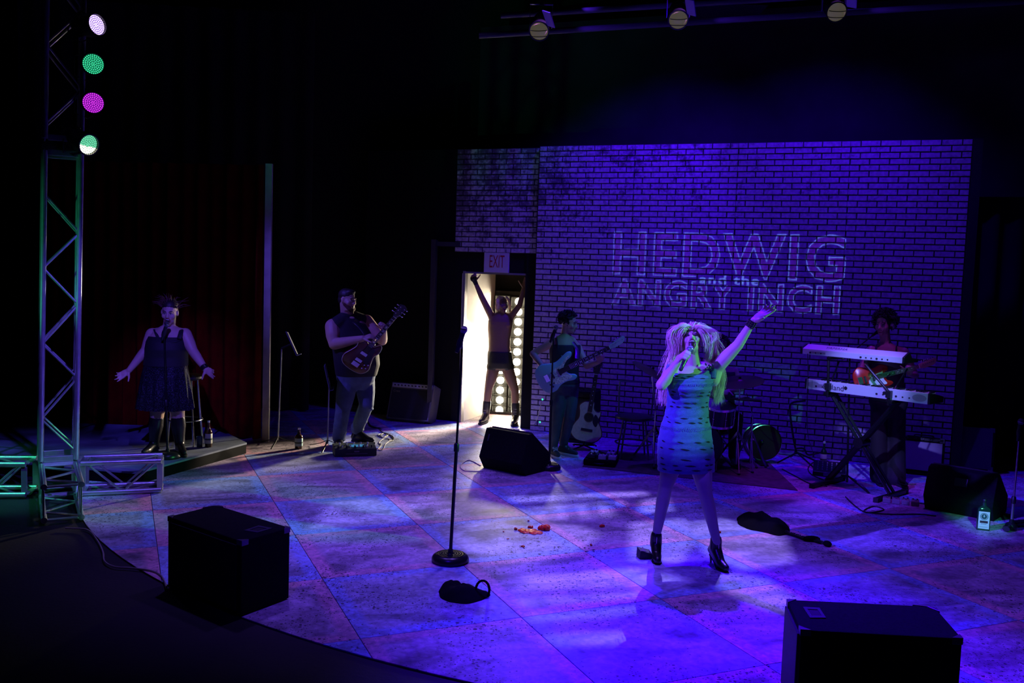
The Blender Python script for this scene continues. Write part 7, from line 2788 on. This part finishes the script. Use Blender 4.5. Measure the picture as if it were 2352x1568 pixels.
# units by the keyboard stand
A = G(1866, 1092)
tm = thing('mixer', 'small dark mixer with grey switches lying left of the keyboard stand', 'mixer', A)
F = frame(A, V((0.94, -0.34, 0)), V((0.34, 0.94, 0)), V((0, 0, 1)))
fn = lambda p: F @ V((p.z, p.x, p.y))
obj('casing', MB().prism([(0, 0.004), (0, 0.05), (0.26, 0.13), (0.26, 0.004)], 0, 0.34, fn), black_plastic, tm, smooth=None, bevel=0.005)
sl_ = math.atan2(0.08, 0.26)
for i in range(6):
    for j in range(4):
        p = F @ V((0.05 + 0.048 * i, 0.05 + 0.05 * j, 0.05 + 0.08 * (0.05 + 0.05 * j) / 0.26))
        obj('knob', MB().cyl(p, p + V((0, 0, .016)), .008, .006, 8), mat('knob_grey', (0.4, 0.4, 0.45), 0.4), tm)
obj('label_panel', MB(F).box((0.20, -0.002, 0.028), (0.18, 0.003, 0.032)), mat('panel_grey', (0.45, 0.45, 0.5), 0.5), tm, smooth=None)
for (a, b, nm) in (((1990, 1152), (2060, 1163), 'row of small grey-green pedals lying right of the keyboard stand'), ((2064, 1163), (2102, 1169), 'low dark pedal beside the right wedge monitor')):
    pass
A = G(2036, 1152)
for i in range(4):
    c = V((A.x, A.y, 0.0)) + V((0.92, -0.38, 0)) * (0.085 * i)
    tp_ = thing('effects_pedal', ('leftmost', 'second', 'third', 'rightmost')[i] + ' of four small pedals lying between the keyboard stand and the right wedge', 'effects pedal', c, 'pedals by the keyboard stand')
    R3 = rz(-0.39)
    obj('enclosure', MB().box(c + V((0, 0, 0.024)), (0.070, 0.115, 0.044), R3), mat('pedal_drab', (0.16, 0.20, 0.15), 0.5), tp_, smooth=None, bevel=0.005)
    for s in (-1, 1):
        q = c + R3 @ V((s * .018, .03, .045))
        obj('knob', MB().cyl(q, q + V((0, 0, .014)), .008, .007, 8), black_plastic, tp_)
    q = c + R3 @ V((0, -.03, .045))
    obj('foot_switch', MB().cyl(q, q + V((0, 0, .014)), .009, .008, 8), chrome, tp_)


def cable(label, pts, r=0.0045, m_=cable_black, z=None, group=None, n=8):
    q = []
    for p in pts:
        if len(p) == 2:
            g = G(*p)
            g.z = r + 0.0005
            q.append(g)
        else:
            q.append(V(p))
    return single('cable', MB().tube(smooth_path(q, n), r, 6), m_, label, 'cable', q[0], group)


cable('grey cable curving over the black floor to the left speaker', [(150, 1214), (200, 1218), (222, 1240), (236, 1268), (240, 1290), (262, 1303), (300, 1306), (345, 1312), (368, 1322), (378, 1338), (383, 1356)], 0.006, cable_grey)
cable('white cable looping out from under the middle wedge monitor', [(1104, 1070), (1080, 1058), (1066, 1062), (1058, 1072), (1066, 1081), (1090, 1083), (1110, 1082)], 0.005, mat('cable_white', (0.6, 0.58, 0.5), 0.4))
cable('cable running up the bass amplifier beside the doorway', [(1205, 997), (1222, 985), tuple(P(1236, 955, 11.5)), tuple(P(1244, 920, 11.1))], 0.006, cable_grey)
cable('black cable crossing the stage right of the rug', [(1796, 1078), (1830, 1096), (1862, 1112), (1900, 1118)], 0.006)
cable('black cable lying in front of the keyboard stand', [(1942, 1142), (1960, 1160), (1990, 1178), (2030, 1172), (2006, 1164), (1985, 1176), (2040, 1182), (2110, 1182), (2150, 1186)], 0.006)
cable('black cable looping left of the keyboard stand', [(1900, 1106), (1866, 1092), (1856, 1078), (1866, 1064), (1892, 1058), (1912, 1064)], 0.006)
rnd = random.Random(4)
for i, (nm, m_) in enumerate((('black cable tangled behind the guitarist', cable_black), ('second black cable in the tangle behind the guitarist', cable_black), ('pale cable coiled beside the effects processor', mat('cable_white', (0.6, 0.58, 0.5), 0.4)), ('cream cable looping beside the effects processor', mat('cable_white', (0.6, 0.58, 0.5), 0.4)))):
    if i < 2:
        pts = [(846 + rnd.uniform(-4, 4), 966), (852, 978 + 3 * i), (868 + 5 * i, 984), (876, 992), (888 + 4 * i, 998), (880, 1006), (874 - 6 * i, 1000), (884, 996), (898 + 4 * i, 1003), (903, 1012), (893, 1016)]
    else:
        pts = [(866, 1034), (876, 1024 - 3 * (i - 2)), (870, 1018), (878, 1010), (890, 1008), (896 + 4 * (i - 2), 1012), (886, 1020), (880, 1032), (872, 1035), (866, 1030)]
    cable(nm, pts, 0.0055, m_)


# ---- crumpled clothes
def crumple(name, label, cat, outline_px, h, m_, seed, extra=None, amp=0.35):
    g = [G(*p) for p in outline_px]
    c = sum((V(p) for p in g), V((0, 0, 0))) / len(g)
    rnd = random.Random(seed)
    nA, nR = 48, 9
    base = closed_smooth([(p.x - c.x, p.y - c.y) for p in g], max(2, 48 // len(g)))
    nA = len(base)
    rs = []
    for k in range(nR):
        t = k / (nR - 1)
        rad = 1.0 - t
        ring = []
        for i, b in enumerate(base):
            prof = math.sin(min(1, t * 1.6) * PI / 2) ** 0.7
            q = V((b[0] * max(rad, 0.02), b[1] * max(rad, 0.02), 0))
            nz = mnoise.noise(V((q.x * 9 + seed, q.y * 9, 0.3))) * amp + abs(mnoise.noise(V((q.x * 22, q.y * 16, seed)))) * amp * 0.6
            z = max(0.0, h * prof * (1 + nz * 1.1)) if k else 0.001
            j = 1 + 0.08 * mnoise.noise(V((q.x * 14, q.y * 14, seed + 4)))
            ring.append(c + V((q.x * j, q.y * j, z + (0.002 if k else 0))))
        rs.append(ring)
    o = single(name, MB().rings(rs), m_, label, cat, c, smooth=80)
    return o, c


cloth_blk = mat('cloth_black', (0.004, 0.004, 0.005), 0.95, spec=0.08)
o, c = crumple('crumpled_top', 'crumpled black garment with a strap loop on the stage near the centre stand', 'clothing', [(1008, 1362), (1012, 1352), (1030, 1346), (1052, 1344), (1074, 1350), (1096, 1358), (1124, 1364), (1112, 1376), (1080, 1386), (1040, 1384), (1016, 1376)], 0.050, cloth_blk, 3, amp=0.7)
q = G(1108, 1370)
obj('strap_loop', MB().tube([q + V((0.055 * math.cos(a) * 0.8, 0.0, 0.045 + 0.062 * math.sin(a))) for a in [2 * PI * k / 18 for k in range(18)]], 0.008, 8, closed=True), cloth_blk, o)
o, c = crumple('jacket', 'crumpled black jacket lying on the stage right of the blond singer', 'clothing', [(1693, 1194), (1702, 1183), (1726, 1186), (1746, 1182), (1768, 1192), (1784, 1203), (1804, 1205), (1814, 1214), (1812, 1226), (1788, 1230), (1750, 1222), (1716, 1214), (1697, 1205)], 0.055, cloth_blk, 8, amp=0.5)
sb = [G(1800, 1224), G(1825, 1232), G(1850, 1240), G(1878, 1246), G(1900, 1254)]
st_ = obj('belt', MB().tube(smooth_path([V((p.x, p.y, 0.014)) for p in sb], 6), [0.022] * 25, 8, flat=0.5), leather, o)
mbs = MB()
sp_ = smooth_path([V((p.x, p.y, 0.026)) for p in sb], 6)
for k, p in enumerate(sp_[1:-2]):
    mbs.ell(p + V((0, -0.012 + 0.006 * (k % 3), 0)), 0.007, seg=6, rng=4)
so = obj('belt_studs', mbs, chrome, st_)
so['kind'] = 'stuff'
mb = MB()
mb.ell(V(sb[3]) + V((-.04, .03, .02)), (0.075, 0.03, 0.028)).ell(V(sb[4]) + V((0, 0, .02)), (0.035, 0.045, 0.024))
blob('belt_buckle_flap', mb, cloth_blk, o, 0.008, 1)
# small crushed black box at the singer's foot
bx = G(1480, 1280)
t = thing('crushed_box', 'small crushed dark box touching the left shoe of the blond singer', 'box', bx)
F = frame(bx, V((0.95, 0.2, 0)), V((-0.2, 0.95, 0)), V((0, 0, 1)))
obj('box_body', MB(F).add([(-.055, -.04, .002), (.075, -.04, .002), (.085, .05, .002), (-.05, .045, .002), (-.045, -.035, .060), (.03, -.045, .045), (.05, .04, .05), (-.05, .04, .075)], [(0, 1, 2, 3), (4, 5, 6, 7), (0, 1, 5, 4), (1, 2, 6, 5), (2, 3, 7, 6), (3, 0, 4, 7)]), mat('box_dark', (0.03, 0.025, 0.02), 0.5), t, smooth=None, bevel=0.003)
obj('box_flap', MB(F).add([(-.045, -.037, .061), (.0, -.044, .056), (-.02, .0, .082), (-.045, -.035, .064), (.0, -.042, .059), (-.02, .002, .085)], [(0, 1, 2), (3, 4, 5), (0, 1, 4, 3), (1, 2, 5, 4), (2, 0, 3, 5)]), mat('box_brown', (0.12, 0.08, 0.06), 0.5), t, smooth=None)

# ---- squashed tomato on the boards
tom = mat('tomato_red', (0.75, 0.06, 0.02), 0.22, noise=0.4, nscale=50, bump=0.5, bscale=70)
tom2 = mat('tomato_orange', (0.8, 0.22, 0.05), 0.25, noise=0.3, nscale=60)


def pulp(label, px, sx, sy, h, seed, m_=tom, n=5, group='bits of squashed tomato'):
    c = G(*px)
    rnd = random.Random(seed)
    mb = MB()
    for k in range(n):
        a = rnd.uniform(0, 6.28)
        r = rnd.uniform(0, 0.7)
        mb.ell((c.x + math.cos(a) * r * sx, c.y + math.sin(a) * r * sy, h * 0.32), (sx * rnd.uniform(.35, .6), sy * rnd.uniform(.35, .6), h * rnd.uniform(.45, 1)), rz(rnd.uniform(0, 3)), seg=10, rng=6)
    mb.v = [V((p.x, p.y, max(p.z, 0.0008))) for p in mb.v]
    return single('tomato_piece', mb, m_, label, 'tomato', c, group, smooth=80)


pulp('largest lump of squashed tomato on the boards', (1252, 1216), 0.062, 0.050, 0.034, 1, n=12)
pulp('wide smear of squashed tomato beside the largest lump', (1219, 1221), 0.11, 0.055, 0.011, 2, n=26)
pulp('tomato lump with a pale glint at the back of the smear', (1218, 1212), 0.028, 0.020, 0.016, 3)
pulp('small orange tomato piece at the left of the smear', (1183, 1216), 0.022, 0.016, 0.018, 4, tom2)
pulp('red tomato piece lying alone towards the blond singer', (1383, 1210), 0.028, 0.016, 0.018, 5)
pulp('small orange tomato bit in front of the smear', (1201, 1256), 0.018, 0.014, 0.014, 6, tom2)
pulp('tiny tomato bit right of the smear, halfway to the singer', (1358, 1253), 0.012, 0.010, 0.014, 7)
pulp('tiny brownish tomato bit behind the smear', (1214, 1197), 0.010, 0.008, 0.012, 8, tom2)
pulp('red speck of tomato by the right shoe of the blond singer', (1654, 1224), 0.013, 0.010, 0.020, 9)
pulp('pale tomato crumbs at the far left of the smear', (1157, 1221), 0.013, 0.010, 0.006, 10, tom2, n=4)
pulp('pale tomato crumbs in front of the left end of the smear', (1166, 1238), 0.013, 0.010, 0.006, 11, tom2, n=4)
# cup lid and tape by the doorway
for (px, nm) in (((1186, 987), 'small pale coil of tape on the floor by the door jamb'), ((1206, 992), 'second small pale coil of tape by the door jamb')):
    c = G(*px)
    single('tape_coil', MB().tube([V((c.x + .035 * math.cos(a), c.y + .035 * math.sin(a), 0.012)) for a in [2 * PI * k / 16 for k in range(16)]], 0.010, 6, closed=True), mat('cable_white', (0.6, 0.58, 0.5), 0.4), nm, 'tape', c)
# dark bar of a stand leaving at the lower right of the bottle
g0, g1, g2_ = G(2310, 1222), G(2330, 1210), G(2352, 1204)
single('stand_foot', MB().tube(smooth_path([V((g0.x, g0.y, .03)), V((g1.x, g1.y, .035)), V((g2_.x + .15, g2_.y, .03))], 5), 0.030, 10, flat=0.8), black_plastic, 'thick dark foot of a stand leaving the right edge beside the bottle', 'stand', g0)
